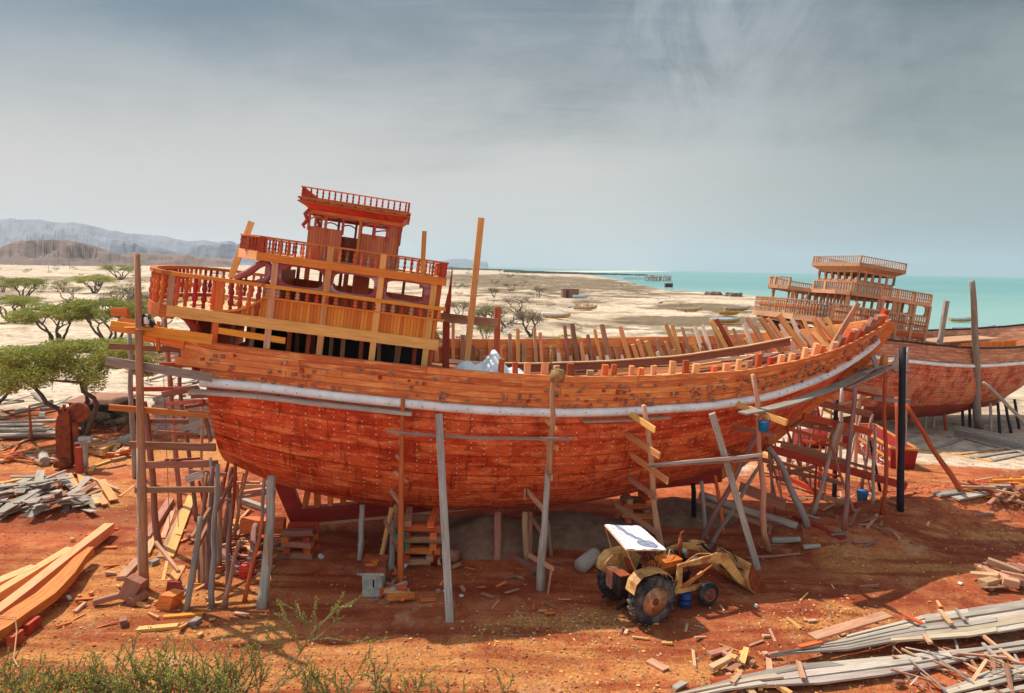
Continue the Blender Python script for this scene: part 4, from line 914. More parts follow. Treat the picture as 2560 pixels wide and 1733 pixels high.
def pole(label,p0,p1,r0,r1,mat='grey_wood',amp=.05,name='wooden_prop',cat='prop',group=None,bend=0.):
    mb=MB(); mb.tube(*crook(p0,p1,r0*.85,r1*.85,amp*.7,9,bend),8); return mb.solo(name,mat,label,cat,group,True)
def squared(label,p0,p1,w,h,mat,up=(0,1,0),name='wooden_prop',cat='prop',group=None,jit=.02):
    mb=MB(); mb.beam(p0,p1,w,h,up,1.,jit); return mb.solo(name,mat,label,cat,group)
def G(x,y): p=gnd(x,y); p[2]-=.05; return p
pole('tall weathered grey tree trunk post rising beside the second dhow on the far right',G(2448,1072),pd(2430,703,46.5),.38,.20,'grey_wood',.05,'mooring_post','post')
squared('slim grey post standing on the deck of the second dhow, right of its cabin',pd(2346,878,50.5),pd(2367,752,50.5),.3,.25,'grey_wood',name='deck_post',cat='post')
pole('crooked grey prop leaning on the second dhow, right of the tall trunk post',G(2610,1120),pd(2458,956,46.5),.16,.13,'grey_wood',.3,bend=.5)
xs=[(2313,1075,2316,1010,'grey_wood'),(2365,1076,2358,1012,'red_wood'),(2335,1068,2335,1012,'grey_wood'),(2408,1072,2405,1012,'dark_wood'),(2425,1072,2424,1015,'dark_wood'),(2478,1080,2476,1020,'grey_wood'),(2500,1085,2495,1020,'dark_wood'),(2528,1083,2512,1015,'dark_wood'),(2548,1072,2536,1010,'dark_wood'),(2170,1040,2178,1000,'grey_wood'),(2205,1045,2212,1000,'grey_wood'),(2250,1050,2248,1005,'grey_wood'),(2275,1062,2272,1008,'brown_wood')]
PL=['grey prop under the second dhow, first one right of the tall black pole','red prop under the second dhow','pale grey prop just right of the red prop under the second dhow','thin grey prop between the two left props of the second dhow','grey prop left of the tall trunk post under the second dhow','dark prop close beside the left of the tall trunk post','grey prop just right of the tall trunk post under the second dhow','dark prop second to the right of the tall trunk post','dark raked prop under the forward end of the second dhow','dark prop at the right edge under the second dhow','grey prop under the stern of the second dhow, farthest left','second grey prop under the stern of the second dhow','grey prop left of the tall black pole behind the scaffold','brown prop hidden partly by the tall black pole']
for i,(x,y,x1,y1,m) in enumerate(xs):
    a=G(x,y); pole(PL[i],a,pd(x1,y1-12,a[1]+.6),.13,.11,m,.05,group='props under the second dhow')
squared('square brown beam end sticking out of the side of the second dhow',l2w(8.2,-4.5,3.6),l2w(9.8,-7.0,3.4),.22,.24,'red_wood',(0,0,1),'fender_beam','beam')
# ------------------------------------------------------------ scaffolds and props round the near dhow
def add_pole(root,p0,p1,r0,r1,mat,amp=.06,bend=0.,name='pole',label=None):
    mb=MB(); mb.tube(*crook(p0,p1,r0*.74,r1*.74,amp*.7,8,bend),7); return mb.part(name,mat,root,True,world=True,label=label)
def add_plank(root,p0,p1,w,h,mat,up=(0,0,1),name='plank',label=None,jit=.03):
    mb=MB(); mb.beam(p0,p1,w,h,up,1.,jit); return mb.part(name,mat,root,world=True,label=label)
c4=lambda x,y:(200+x/2.2475,900+y/2.2475)
c5=lambda x,y:(850+x/2.6215,1000+y/2.6215)
c7=lambda x,y:(1500+x/2.5822,900+y/2.5822)
c8=lambda x,y:(x/2.6214,500+y/2.6214)
st=thing('stern_scaffold','rickety stern scaffold of poles and cross planks at the left end of the near dhow','scaffold',(-11.9,21.1,0))
def SP(base,top,dY,r0,r1,mat,amp=.08,bend=0.,name='pole'):
    a=G(*base); b=pd(top[0],top[1],a[1]+dY); return add_pole(st,a,b,r0,r1,mat,amp,bend,name)
SP(c4(362,1290),(343,634),0,.21,.12,'brown_wood',.03)
SP(c4(350,1285),(352,1120),0,.19,.17,'grey_wood',.03)
SP(c4(308,665),(322,828),0,.17,.13,'grey_wood',.05)
SP(c4(447,1055),c4(360,235),0,.17,.13,'brown_wood',.06)
SP(c4(562,835),(412,795),0,.15,.12,'brown_wood',.10)
SP(c4(600,1405),c4(680,880),.3,.13,.11,'grey_wood',.05); 
SP(c4(655,900),(440,850),0,.12,.10,'pole_pink',.12)
SP(c4(738,1392),c4(775,585),1.2,.13,.09,'grey_wood',.16)
SP(c4(712,1285),c4(748,600),1.,.12,.10,'pole_pink',.06)
SP(c4(782,1165),c4(790,680),.4,.12,.11,'tan_wood',.03)
SP(c4(808,1030),c4(850,600),.5,.13,.12,'brown_wood',.2)
SP(c4(900,830),c4(862,600),.2,.15,.13,'brown_wood',.1)
SP(c4(640,1080),c4(860,690),2.0,.10,.09,'brown_wood',.1)
SP(c4(665,980),c4(745,600),.4,.1,.1,'brown_wood',.05)
SP(c4(735,980),c4(668,680),0,.08,.08,'red_wood',.04)
for (x0,y0),(x1,y1),Y0,Y1,w,h,m in (
    (c8(730,735),c8(842,735),22.6,22.6,.1,.28,'hull_wood'),
    (c8(730,825),c8(1392,915),21.0,21.6,.12,.32,'yellow_wood'),
    (c8(925,890),c8(1210,945),21.8,21.9,.12,.30,'hull_wood'),
    (c8(775,800),c8(840,800),22.4,22.4,.12,.2,'hull_wood'),
    (c8(715,958),c8(1210,985),22.,22.3,.08,.18,'brown_wood'),
    (c8(700,1055),c8(1390,1165),20.9,21.7,.08,.27,'grey_wood'),
    (c8(870,1240),c8(1310,1240),24.8,24.8,.1,.16,'red_wood'),
    (c8(1060,1275),c8(1300,1235),21.5,22.2,.1,.18,'brown_wood'),
    (c8(1045,1080),c8(1285,1082),24.,24.,.1,.18,'red_wood'),
    (c4(160,265),c4(727,312),20.9,21.6,.12,.18,'hull_wood'),
    (c4(385,343),c4(612,345),24.6,24.6,.1,.16,'brown_wood'),
    (c4(480,245),c4(700,232),28,24,.1,.14,'red_wood'),
    (c4(278,478),c4(760,492),21.4,21.8,.1,.24,'brown_wood'),
    (c4(380,590),c4(768,583),24.0,23.0,.12,.24,'brown_wood'),
    (c4(305,731),c4(768,727),21.0,21.6,.1,.18,'brown_wood'),
    (c4(510,385),c4(720,370),26,24,.1,.14,'brown_wood'),
    (c4(575,385),c4(690,350),21.2,21.4,.08,.18,'grey_wood'),
    (c4(595,672),c4(692,640),20.5,20.5,.06,.22,'grey_wood'),
    (c4(425,1025),c4(555,1190),22.5,21,.1,.1,'tan_wood'),
    (c4(635,1000),c4(760,800),21,22,.1,.2,'brown_wood'),
    (c4(655,1060),c4(870,640),21,24,.08,.16,'brown_wood'),
    (c4(865,690),c4(1012,690),27,27,.1,.1,'tan_wood'),
    (c4(810,785),c4(1070,745),25,25,.12,.10,'pole_pink'),
    (c4(735,460),c4(700,300),22.,22.,.1,.1,'brown_wood'),
    (c4(905,745),c4(928,635),27,27,.2,.1,'hull_wood')):
    add_plank(st,pd(x0,y0,Y0),pd(x1,y1,Y1),w,h,m)
add_plank(st,pd(*c8(1040,800),21.4),pd(*c8(1035,985),21.6),.1,.05,'hull_wood',(0,1,0),'hanger')
random.seed(21)
for i in range(16):
    bx=RU(610,1080); by=RU(830,1420); SP(c4(bx,by),c4(bx+RU(-70,110),by-RU(330,700)),RU(0,.8),.10,.07,random.choice(['brown_wood','grey_wood','pole_pink','tan_wood','red_wood']),.1)
for i in range(10):
    x=RU(500,760); y=RU(150,760); add_plank(st,pd(*c4(x-RU(40,160),y),RU(22.5,27)),pd(*c4(x+RU(30,120),y+RU(-25,25)),RU(22.5,26)),.08,RU(.08,.16),random.choice(['brown_wood','red_wood','tan_wood']))
for x in (470,520):
    mb=MB(); p=pd(*c4(x,100),24.); q=p.copy(); q[2]=gz(p[0],p[1])+.9; mb.tube([p,q],.012,4); mb.part('rope','brown_wood',st,world=True)
# tools on the top plank
def tool():
    p=pd(*c8(880,810),20.95)
    t=thing('board_offcut','small pale board lying across the top plank of the stern scaffold','board',p)
    for i,(x,y) in enumerate(((880,835),(955,845))):
        mb=MB(); c=pd(*c8(x,y),21.0); mb.beam(c+V(-.25,-.1,0),c+V(.25,.1,0),.28,.03); mb.part('board','pale_wood',t,world=True)
    q=pd(*c8(960,812),21.1); mb=MB(); mb.lathe(q,(0,0,1),[(0,.09),(.2,.09),(.24,.05),(.3,.05)],10); mb.solo('paint_can','white','white paint can standing on the top plank of the stern scaffold','can')
    mb=MB(); a=pd(*c8(925,770),21.1); b=pd(*c8(1010,825),21.2); mb.beam(a,(a+b)/2,.22,.3); mb.beam((a+b)/2,b,.12,.14); mb.solo('power_tool','engine','dark blue-grey power tool hanging by a strap on the stern scaffold','tool')
tool()
# fat grey log prop at the quarter and other free props
pole('bent pale-grey log prop leaning on the aft quarter of the near dhow',G(654,1520),pd(683,1192,21.8),.20,.165,'grey_wood',.18,group='log props of the near dhow')
def flat_prop(label,b,t,Yt,w,mat='grey_wood'): a=G(*b); squared(label,a,pd(t[0],t[1],Yt),w,.09,mat,(0,1,0),'plank_prop','prop','plank props along the near side')
flat_prop('long flat grey plank prop standing amidships from the ground to the white rail',(1125,1555),(1097,1036),22.35,.24)
flat_prop('long flat grey plank prop right of the tractor, leaning left up to the white rail',(1896,1424),(1780,1034),23.2,.22)
for lab,b,t,Yt,r,m in (
    ('thin grey prop under the hull behind the concrete box',c5(130,1045),c5(147,690),24.6,.12,'grey_wood'),
    ('pale new timber prop leaning to the right behind the concrete box',c5(268,1045),c5(340,705),24.2,.11,'pale_wood'),
    ('short dark grey prop between the concrete box and the pole with green rope',c5(335,1112),c5(352,790),23.9,.13,'grey_wood'),
    ('thick brown round prop amidships, right of the long flat plank prop',c5(1032,1048),c5(1036,738),25.0,.17,'brown_wood'),
    ('pale split log prop, left one of the pair behind the second side ladder',c5(1222,1052),c5(1210,735),24.6,.13,'tan_wood'),
    ('brown split log prop, right one of the pair behind the second side ladder',c5(1243,1045),c5(1243,735),24.8,.14,'brown_wood'),
    ('knobbly brown prop just right of the second side ladder',c5(1385,1022),c5(1362,790),25.,.09,'brown_wood'),
    ('dark prop under the forward hull, left one of two behind the tractor',c7(612,1045),c7(600,805),27.3,.12,'dark_wood'),
    ('thin grey prop under the forward hull, right one of two behind the tractor',c7(690,1150),c7(652,780),26.6,.09,'grey_wood'),
    ('orange-brown prop under the forward hull, left of the crossing poles',c7(802,1118),c7(745,745),26.6,.09,'hull_wood')):
    a=G(*b); pole(lab,a,pd(t[0],t[1],Yt),r*1.05,r,m,.07,group='props under the near dhow')
pole('long pinkish pole crossing in front of the bow planks, leaning right from behind the tractor',G(*c7(640,1175)),pd(*c7(1012,490),24.6),.13,.10,'pole_pink',.08,name='diagonal_brace',cat='brace')
pole('thinner grey pole crossing the pinkish pole below the bow',G(*c7(702,1212)),pd(*c7(1040,670),25.0),.10,.08,'grey_wood',.08,name='diagonal_brace',cat='brace')
pole('long bent grey log leaning left against the stem of the near dhow',G(*c7(1345,1068)),pd(*c7(1082,560),27.0),.16,.14,'grey_wood',.25,bend=.25,group='log props of the near dhow')
pole('long straight grey log lying slantwise on the ground under the bow',G(*c7(1270,1085))+V(0,0,.12),pd(*c7(640,870),28.5),.17,.2,'grey_wood',.1,name='slanting_log',cat='log')
squared('long squared brown beam lying slantwise under the bow',G(*c7(1110,1090))+V(0,0,.1),pd(*c7(640,905),28.),.16,.24,'brown_wood',name='slanting_beam',cat='beam')
squared('wide brown plank set on edge below the forefoot of the near dhow',pd(*c7(905,820),27.5),pd(*c7(1192,935),26.2),.1,.42,'brown_wood',(0,0,1),'edge_plank','plank')
squared('dark red beam lying at the foot of the bow scaffold',G(*c7(1085,775))+V(0,0,.7),G(*c7(1440,885))+V(0,0,.15),.2,.22,'red_wood',(0,0,1),'ground_beam','beam')
squared('red-brown plank lying on the dirt below the bow scaffold, before the white stick',G(*c7(1255,1040))+V(0,0,.25),G(*c7(1570,1160))+V(0,0,.08),.25,.12,'red_wood',(0,0,1),'ground_beam','beam')
# side ladders: an upright with steps spiked to the hull
def ladder(label,poles,steps,loc):
    root=thing('side_ladder',label,'scaffold ladder',loc,group='step ladders along the near side')
    for p in poles:
        (b,t,Yt,r0,r1,m,amp)=p[:7]; a=G(*b) if not hasattr(b,'shape') else b
        add_pole(root,a,pd(t[0],t[1],Yt),r0,r1,m,amp,0,'upright')
    for (p0,p1,Y0,Y1,h,m) in steps: add_plank(root,pd(p0[0],p0[1],Y0),pd(p1[0],p1[1],Y1),.07,h,m,(0,0,1),'step')
    return root
LA=ladder('red-brown step ladder tied with green rope beside the concrete box',
 [(c5(395,1235),c5(410,-10),22.2,.16,.10,'hull_wood',.02),(c5(402,1000),c5(372,700),22.2,.20,.17,'brown_wood',.05)],
 [(c5(310,562),c5(412,702),24,22.3,.17,'tan_wood'),(c5(293,792),c5(372,935),23.3,22.1,.15,'brown_wood'),(c5(350,935),c5(405,1030),22.8,21.9,.12,'brown_wood'),(c5(390,88),c5(410,138),23.2,22.3,.16,'grey_wood'),(c5(388,230),c5(396,300),23.,22.4,.14,'grey_wood'),(c5(330,330),c5(412,400),23.4,22.3,.14,'tan_wood'),(c5(360,470),c5(440,540),22.6,22.0,.08,'tan_wood')],G(1002,1470))
mb=MB()
for k in range(3): 
    c=pd(*c5(400,885+k*8),22.0); mb.tube([c+V(.2*math.cos(t),.22*math.sin(t),.015*t) for t in np.linspace(0,6.3,14)],.022,5)
c=pd(*c5(418,890),21.75); mb.tube([c,c+V(.05,0,-.35),c+V(-.02,.02,-.7)],.045,5); mb.part('green_rope','green',LA,world=True)
LB=ladder('tall crooked step ladder amidships with a woven basket hung near its top',
 [(c5(1312,1240),c5(1360,430),22.6,.21,.13,'grey_wood',.08),(pd(*c5(1370,480),22.4),c5(1405,-220),22.2,.16,.09,'tan_wood',.14)],
 [(c5(1340,128),c5(1420,190),23.2,22.1,.15,'pale_wood'),(c5(1280,228),c5(1425,318),23.6,22.1,.16,'pale_wood'),(c5(1225,592),c5(1355,745),24.2,22.3,.18,'tan_wood'),(c5(1252,770),c5(1320,868),24.,22.5,.14,'brown_wood'),(c5(1240,1018),c5(1397,1108),22.6,21.2,.15,'tan_wood'),(c5(1055,985),c5(1350,1150),24.6,22.0,.24,'brown_wood'),(c5(1382,470),c5(1388,520),22.6,22.1,.1,'tan_wood'),(c5(1212,582),c5(1210,655),24.1,24.0,.14,'tan_wood')],G(1350,1472))
add_plank(LB,pd(*c5(1385,1110),21.2),G(*c5(1360,1272)),.06,.08,'tan_wood',(0,1,0),'step')
LC=ladder('step ladder with four slanting boards just behind the tractor canopy',
 [(G(1652,1396),c7(290,296),22.5,.17,.11,'tan_wood',.13)],
 [(c7(180,340),c7(355,452),23.6,22.0,.20,'pale_wood'),(c7(170,482),c7(383,618),23.8,22.0,.22,'pale_wood'),(c7(198,610),c7(440,785),24.2,22.0,.22,'pale_wood'),(c7(185,765),c7(362,888),24.8,22.9,.20,'brown_wood'),(c7(100,935),c7(372,1118),26.2,23.6,.20,'tan_wood')],G(1652,1396))
LD=ladder('step ladder near the bow carrying the light blue bucket',
 [(c7(1090,1238),c7(988,95),23.3,.17,.10,'tan_wood',.13)],
 [(c7(890,290),c7(1205,405),24.4,22.4,.22,'pale_wood'),(c7(850,428),c7(1130,490),25.3,23.2,.16,'brown_wood'),(c7(840,592),c7(1120,662),25.8,23.6,.16,'brown_wood')],G(1922,1379))
# long laths nailed across ladders and gangplanks under the rail
def lath(label,pts,w,h,mat,name='lath',cat='lath'):
    mb=MB()
    for a,b in zip(pts[:-1],pts[1:]): mb.beam(a,b,w,h)
    return mb.solo(name,mat,label,cat)
lath('thin grey lath running between the first and second side ladders',[pd(*c5(308,207),22.0),pd(*c5(600,232),22.0),pd(*c5(900,250),22.0),pd(*c5(1525,257),22.0)],.05,.09,'grey_wood')
lath('pair of thin grey laths from the third ladder to the bow ladder, upper one',[pd(*c7(310,682),22.3),pd(*c7(600,655),22.5),pd(*c7(850,635),22.8),pd(*c7(1040,613),23.1)],.05,.11,'grey_wood')
lath('pair of thin grey laths from the third ladder to the bow ladder, lower one',[pd(*c7(310,690),22.2),pd(*c7(640,670),22.5),pd(*c7(1040,645),23.1)],.05,.06,'brown_wood')
def gang(label,pts,w,mat,th=.06):
    mb=MB()
    for a,b in zip(pts[:-1],pts[1:]): mb.beam(a,b,w,th,(0,0,1))
    return mb.solo('gangplank',mat,label,'plank')
W1=[(ship.matrix_basis@Vector(hp(X,zp(X)-.26,-1,.30))) for X in (-11.2,-9,-7,-5.4,-4.1)]
gang('weathered grey gangplank fixed under the white rail at the stern',[V(*p) for p in W1],.40,'grey_wood',.1)
W2=[(ship.matrix_basis@Vector(hp(X,zp(X)-.24,-1,.34))) for X in (1.7,3.2,4.9)]
gang('pale sunlit gangplank under the white rail between the second and third ladders',[V(*p) for p in W2],.34,'tan_wood')
gang('long blue-grey gangplank curving up under the bow rail',[pd(*c7(920,345),23.0),pd(*c7(1100,312),23.6),pd(*c7(1240,275),24.3),pd(*c7(1440,205),25.6),pd(*c7(1600,140),27.2),pd(*c7(1700,85),28.4)],.42,'grey_wood')
# buckets and basket
def bucket(label,c,r,h,mat):
    t=thing('bucket',label,'bucket',c); mb=MB(); mb.lathe((0,0,0),(0,0,1),[(0,.001),(0.001,r*.78),(h,r),(h+.01,r*1.06),(h+.02,r),(h-.02,r*.9),(.04,r*.7),(.045,.001)],16); mb.part('tub',mat,t,True)
    mb=MB(); mb.tube([(r*math.cos(a),0,h+r*1.5*math.sin(a)) for a in np.linspace(0,math.pi,12)],.012,4); mb.part('handle','engine',t)
bucket('light blue bucket hanging on the bow ladder',pd(*c7(1055,460),23.0),.2,.33,'blue')
bucket('light blue bucket hanging low inside the bow scaffold',pd(*c7(1690,915),30.6),.26,.5,'blue')
c=pd(*c5(1425,-170),22.0); mb=MB(); mb.lathe(c-V(0,0,.28),(0,0,1),[(0,.01),(.01,.2),(.2,.25),(.42,.2),(.46,.22),(.42,.16),(.1,.15)],14); mb.tube([c+V(-.15,0,.1),c+V(-.25,0,.5),c+V(-.22,0,.8)],.03,5); mb.solo('hanging_basket','thatch','round woven basket hanging from the top of the midships ladder','basket',smooth=True)
# bow scaffold
bs=thing('bow_scaffold','tangled bow scaffold of poles and brown planks at the stem with grey work platform','scaffold',(15.5,31,0))
def BP(b,t,dY,r0,r1,m,amp=.06): a=G(*b); add_pole(bs,a,pd(t[0],t[1],a[1]+dY),r0,r1,m,amp)
BP(c7(1940,975),c7(1955,-85),0,.20,.18,'dark_wood',.01)
BP(c7(1513,897),c7(1525,258),0,.15,.14,'dark_wood',.01)
BP(c7(1575,1102),c7(1637,170),0,.13,.11,'pole_pink',.12)
BP(c7(1836,1002),c7(1852,80),0,.12,.10,'red_wood',.10)
BP(c7(1690,850),c7(1755,350),0,.12,.10,'pole_pink',.08)
BP(c7(1590,1095),c7(1590,990),0,.09,.08,'red_wood',.02)
BP(c7(1370,1008),c7(1548,405),-.6,.12,.10,'grey_wood',.10)
BP(c7(1345,835),c7(1200,440),-1.5,.10,.08,'brown_wood',.1)
BP(c7(1210,770),c7(1220,500),0,.13,.12,'brown_wood',.04)
BP(c7(1645,745),c7(1670,225),0,.14,.14,'tan_wood',.02)
BP(c7(1550,700),c7(1560,180),0,.13,.13,'grey_wood',.02)
BP(c7(1750,850),c7(1690,560),0,.07,.06,'grey_wood',.05)
BP(c7(1812,848),c7(1742,520),0,.1,.08,'dark_wood',.05)
BP(c7(1935,860),c7(1915,240),2,.16,.14,'red_wood',.02)
BP(c7(1965,700),c7(1985,-80),0,.14,.12,'grey_wood',.03)
BP(c7(1245,670),c7(1180,500),0,.09,.08,'grey_wood',.06)
BP(c7(1175,890),c7(1120,700),0,.07,.07,'tan_wood',.06)
BP(c7(1108,890),c7(1105,560),0,.1,.1,'brown_wood',.05)
BP(c7(1485,765),c7(1270,520),0,.08,.07,'brown_wood',.1)
BP(c7(1590,760),c7(1700,300),0,.08,.07,'grey_wood',.1)
BP(c7(1650,1000),c7(1480,540),0,.08,.07,'brown_wood',.1)
BP(c7(1420,900),c7(1500,420),0,.09,.08,'brown_wood',.06)
BP(c7(1300,800),c7(1290,430),0,.09,.08,'pole_pink',.08)
BP(c7(1760,930),c7(1775,420),0,.1,.09,'grey_wood',.08)
BP(c7(1330,720),c7(1400,300),0,.09,.07,'brown_wood',.08)
for i in range(13):
    bx=RU(1130,1600); by=RU(740,1010); hh=RU(250,620); BP(c7(bx,by),c7(bx+RU(-70,70),max(by-hh,120+.3*abs(1800-bx))),RU(-.8,.8),.08,.06,random.choice(['brown_wood','grey_wood','pole_pink','tan_wood','red_wood']),.1)
for i in range(9):
    x=RU(1130,1450); y=RU(380,860); l=RU(60,180); add_plank(bs,pd(*c7(x,y),RU(29.5,32)),pd(*c7(x+l,y+l*RU(.1,.3)),RU(29.5,32)),.08,RU(.1,.2),random.choice(['brown_wood','red_wood','tan_wood']))
for p0,p1,Y0,Y1,h,m in (
    (c7(1370,270),c7(1750,352),30.5,31.,.30,'brown_wood'),(c7(1310,362),c7(1750,468),29.5,30.5,.30,'red_wood'),(c7(1278,405),c7(1640,482),30.5,31,.26,'brown_wood'),
    (c7(1210,442),c7(1612,560),29,29.8,.17,'red_wood'),(c7(1170,542),c7(1602,668),30.5,30.5,.30,'brown_wood'),(c7(1060,562),c7(1975,815),28.3,29.9,.34,'red_wood'),
    (c7(1080,682),c7(1560,798),29,30,.15,'brown_wood'),(c7(1160,660),c7(1440,740),32,32,.16,'brown_wood'),(c7(1440,880),c7(1692,955),28.2,29.5,.2,'brown_wood'),
    (c7(1655,62),c7(2020,82),29.6,30.3,.16,'brown_wood'),(c7(1560,150),c7(1845,215),28.8,29.9,.30,'tan_wood'),(c7(1580,175),c7(1830,235),29.6,30.6,.3,'red_wood'),
    (c7(1545,285),c7(1800,232),29.8,31,.10,'tan_wood'),(c7(1760,248),c7(2000,270),30.0,30.2,.18,'grey_wood'),(c7(1600,660),c7(1765,708),30,30,.12,'brown_wood'),
    (c7(1440,315),c7(1530,362),31,31.5,.12,'pale_wood'),(c7(1700,45),c7(1960,10),30,30,.12,'pale_wood'),(c7(1215,455),c7(1400,330),29,30,.1,'brown_wood'),
    (c7(1495,640),c7(1560,400),29.4,29.6,.3,'brown_wood'),(c7(1200,735),c7(1400,680),30.5,31,.2,'brown_wood'),(c7(1660,100),c7(1860,20),28.6,30.2,.12,'grey_wood')):
    add_plank(bs,pd(p0[0],p0[1],Y0),pd(p1[0],p1[1],Y1),.1,h,m)
for i in range(4):
    a=pd(*c7(1585+i*22,178-i*6),28.8+i*.35); b=pd(*c7(1850+i*12,62-i*18),29.3+i*.45); add_plank(bs,a,b,.30,.06,'grey_wood',name='platform_board')
for i in range(3):
    a=pd(*c7(1640+i*70,150-i*42),29.2+.1*i); b=pd(*c7(1740+i*70,130-i*42),29.9+.1*i); add_plank(bs,a,b,.1,.05,'brown_wood',name='cleat')
a=pd(*c7(1895,62),29.9); b=pd(*c7(1958,-55),30.1); add_plank(bs,a,b,.36,.06,'grey_wood',(0,1,0),name='platform_board'); add_plank(bs,pd(*c7(1760,-30),29.6),pd(*c7(1790,55),29.4),.2,.06,'grey_wood',(0,1,0),name='platform_board')
c=pd(*c7(1835,-10),29.5); mb=MB(); mb.lathe(c-V(0,0,.3),(0,0,1),[(0,.15),(.36,.16),(.4,.1),(.46,.1)],12); mb.solo('jerrycan','orangeband','ochre yellow paint tin hanging behind the bow work platform','tin',smooth=True)
pole('long dark pole leaning right from the bow scaffold down to the dirt mound',G(2405,1232)+V(0,0,.0),pd(*c7(1968,275),30.5),.15,.12,'red_wood',.06,name='raking_strut',cat='prop')
# blocks and timbers stacked under the keel
def crib(x,y,n,label,w=1.5,s=1.):
    p=G(x,y); k=0
    for i in range(n):
        for j in range(2):
            a=(i%2)*math.pi/2+RU(-.12,.12); o=(j-.5)*w*.6; cx,cy=(0,o) if i%2==0 else (o,0); z=p[2]+.06+i*.21*s+.1
            mb=MB(); mb.beam((p[0]+cx-math.cos(a)*w/2,p[1]+cy-math.sin(a)*w/2,z),(p[0]+cx+math.cos(a)*w/2,p[1]+cy+math.sin(a)*w/2,z),.24*s,.205*s,(0,0,1),1,.04)
            mb.solo('keel_block',random.choice(['brown_wood','red_wood','hull_wood','tan_wood']),('%s timber in the %s layer of the '%(('front','back')[j] if i%2==0 else ('left','right')[j],('topmost' if i==n-1 else ['bottom','second lowest','third lowest','fourth lowest','fifth lowest','sixth lowest','seventh lowest'][i])))+label,'timber block','crib timbers under the keel')
crib(*c5(530,1040),8,'crib right of the green-roped ladder',1.5)
crib(*c7(225,1060),6,'crib behind the tractor canopy',1.2)
crib(*c4(1240,1090),5,'crib under the stern post',1.1)
squared('thick orange baulk lying across blocks under the stern of the near dhow',pd(*c4(905,925),25.2),pd(*c4(1150,930),25.4),.5,.45,'hull_wood',name='baulk',cat='beam')
a=G(*c5(690,1040)); mb=MB(); mb.tube([a+V(-.7,.3,.25),a+V(.5,-.35,.25)],.24,12); mb.solo('short_log','brown_wood','short brown log with cut end lying right of the crib stack','log',smooth=True)
mb=MB(); a=G(*c5(617,1078)); mb.lathe(a,(0,0,1),[(0,.15),(.75,.15),(.8,.08),(.9,.08)],14); mb.solo('gas_bottle','redpaint','red upright gas bottle in front of the crib stack','gas bottle',smooth=True)
a=G(*c5(620,1040)); mb=MB(); mb.tube([a+V(-1.9,.6,.3),a+V(-.3,.9,.3)],.07,8); mb.solo('blue_pipe','dblue','dark blue pipe lying behind the red gas bottle','pipe')
# sand heaps in the shade under the hull
def heap(x,y,rx,ry,h,label,mat='heap'):
    p=gnd(x,y); mb=MB(); n=26; vs=[];fs=[]
    for i in range(n+1):
        for j in range(n+1):
            u,v=i/n*2-1,j/n*2-1; r=math.hypot(u,v); X,Y=p[0]+u*rx,p[1]+v*ry
            vs.append((X,Y,gz(X,Y)-.06+h*max(0,1-r)**.9*(1+.35*mnoise.noise((u*2,v*2,x)))))
    for i in range(n):
        for j in range(n): a=i*(n+1)+j; fs.append((a,a+n+1,a+n+2,a+1))
    mb.add(vs,fs); return mb.solo('sand_heap',mat,label,'sand heap',smooth=True)
M['heap']=plain('grey_brown_sand_heap',hx(150,118,92),.95,0,.15,3,hx(110,80,62),.5)
heap(*c5(960,900),2.6,2.2,0.95,'tall grey-brown sand heap in the shade under the midships hull')
heap(*c5(1560,860),3.0,2.0,0.8,'grey-brown sand heap under the hull behind the small grey log')
heap(*c7(520,1000),2.6,1.6,0.8,'grey-brown sand heap under the forward hull behind the tractor')
# small concrete box with rusty lid
def cbox():
    p=G(*c5(210,1290)); t=thing('concrete_box','small stained concrete box with a rusty overhanging lid and a slot','meter box',p,.0)
    mb=MB(); mb.box((0,.35,.42),(.62,.7,.86)); mb.part('body','concrete',t)
    mb=MB(); mb.prism([(-.44,-.12,.88),(.40,-.12,.88),(.36,.95,1.02),(-.40,.95,1.02)],(0,0,.03)); mb.part('lid','rust_lid',t)
    mb=MB(); mb.box((-.02,-.125,.86),(.86,.03,.075)); mb.part('lid_edge','concrete',t)
    mb=MB(); mb.box((.05,-.005,.50),(.045,.03,.26)); mb.part('slot','engine',t)
    mb=MB(); mb.box((-.12,.3,.99),(.3,.06,.07)); mb.box((0,.45,1.0),(.2,.3,.05)); mb.part('rusty_scrap','orange_paint',t)
cbox()
def drum(label,p0,p1,r,mat,name='drum',cat='drum',ribs=True):
    mb=MB(); a=V(*p0);b=V(*p1); L=np.linalg.norm(b-a); pr=[(0,.01),(.001,r*.92),(.03,r),(L*.33,r),(L*.34,r*1.04),(L*.36,r),(L*.65,r),(L*.66,r*1.04),(L*.68,r),(L-.03,r),(L-.001,r*.92),(L,.01)]
    mb.lathe(a,b-a,pr,18); return mb.solo(name,mat,label,cat,smooth=True)
a=G(1452,1430); 
mb=MB(); q=a+V(.0,0,.27); mb.tube([q,q+V(.55,.85,.02),q+V(.62,.95,.02)],[.27,.27,.25],16); mb.solo('old_log','grey_wood','short fat grey log lying on the ground left of the tractor','log',smooth=True)
drum('dark blue plastic drum standing between the wheels on the near side of the tractor',G(1712,1516)+V(0,0,.03),G(1712,1516)+V(0,0,.52),.20,'dblue')
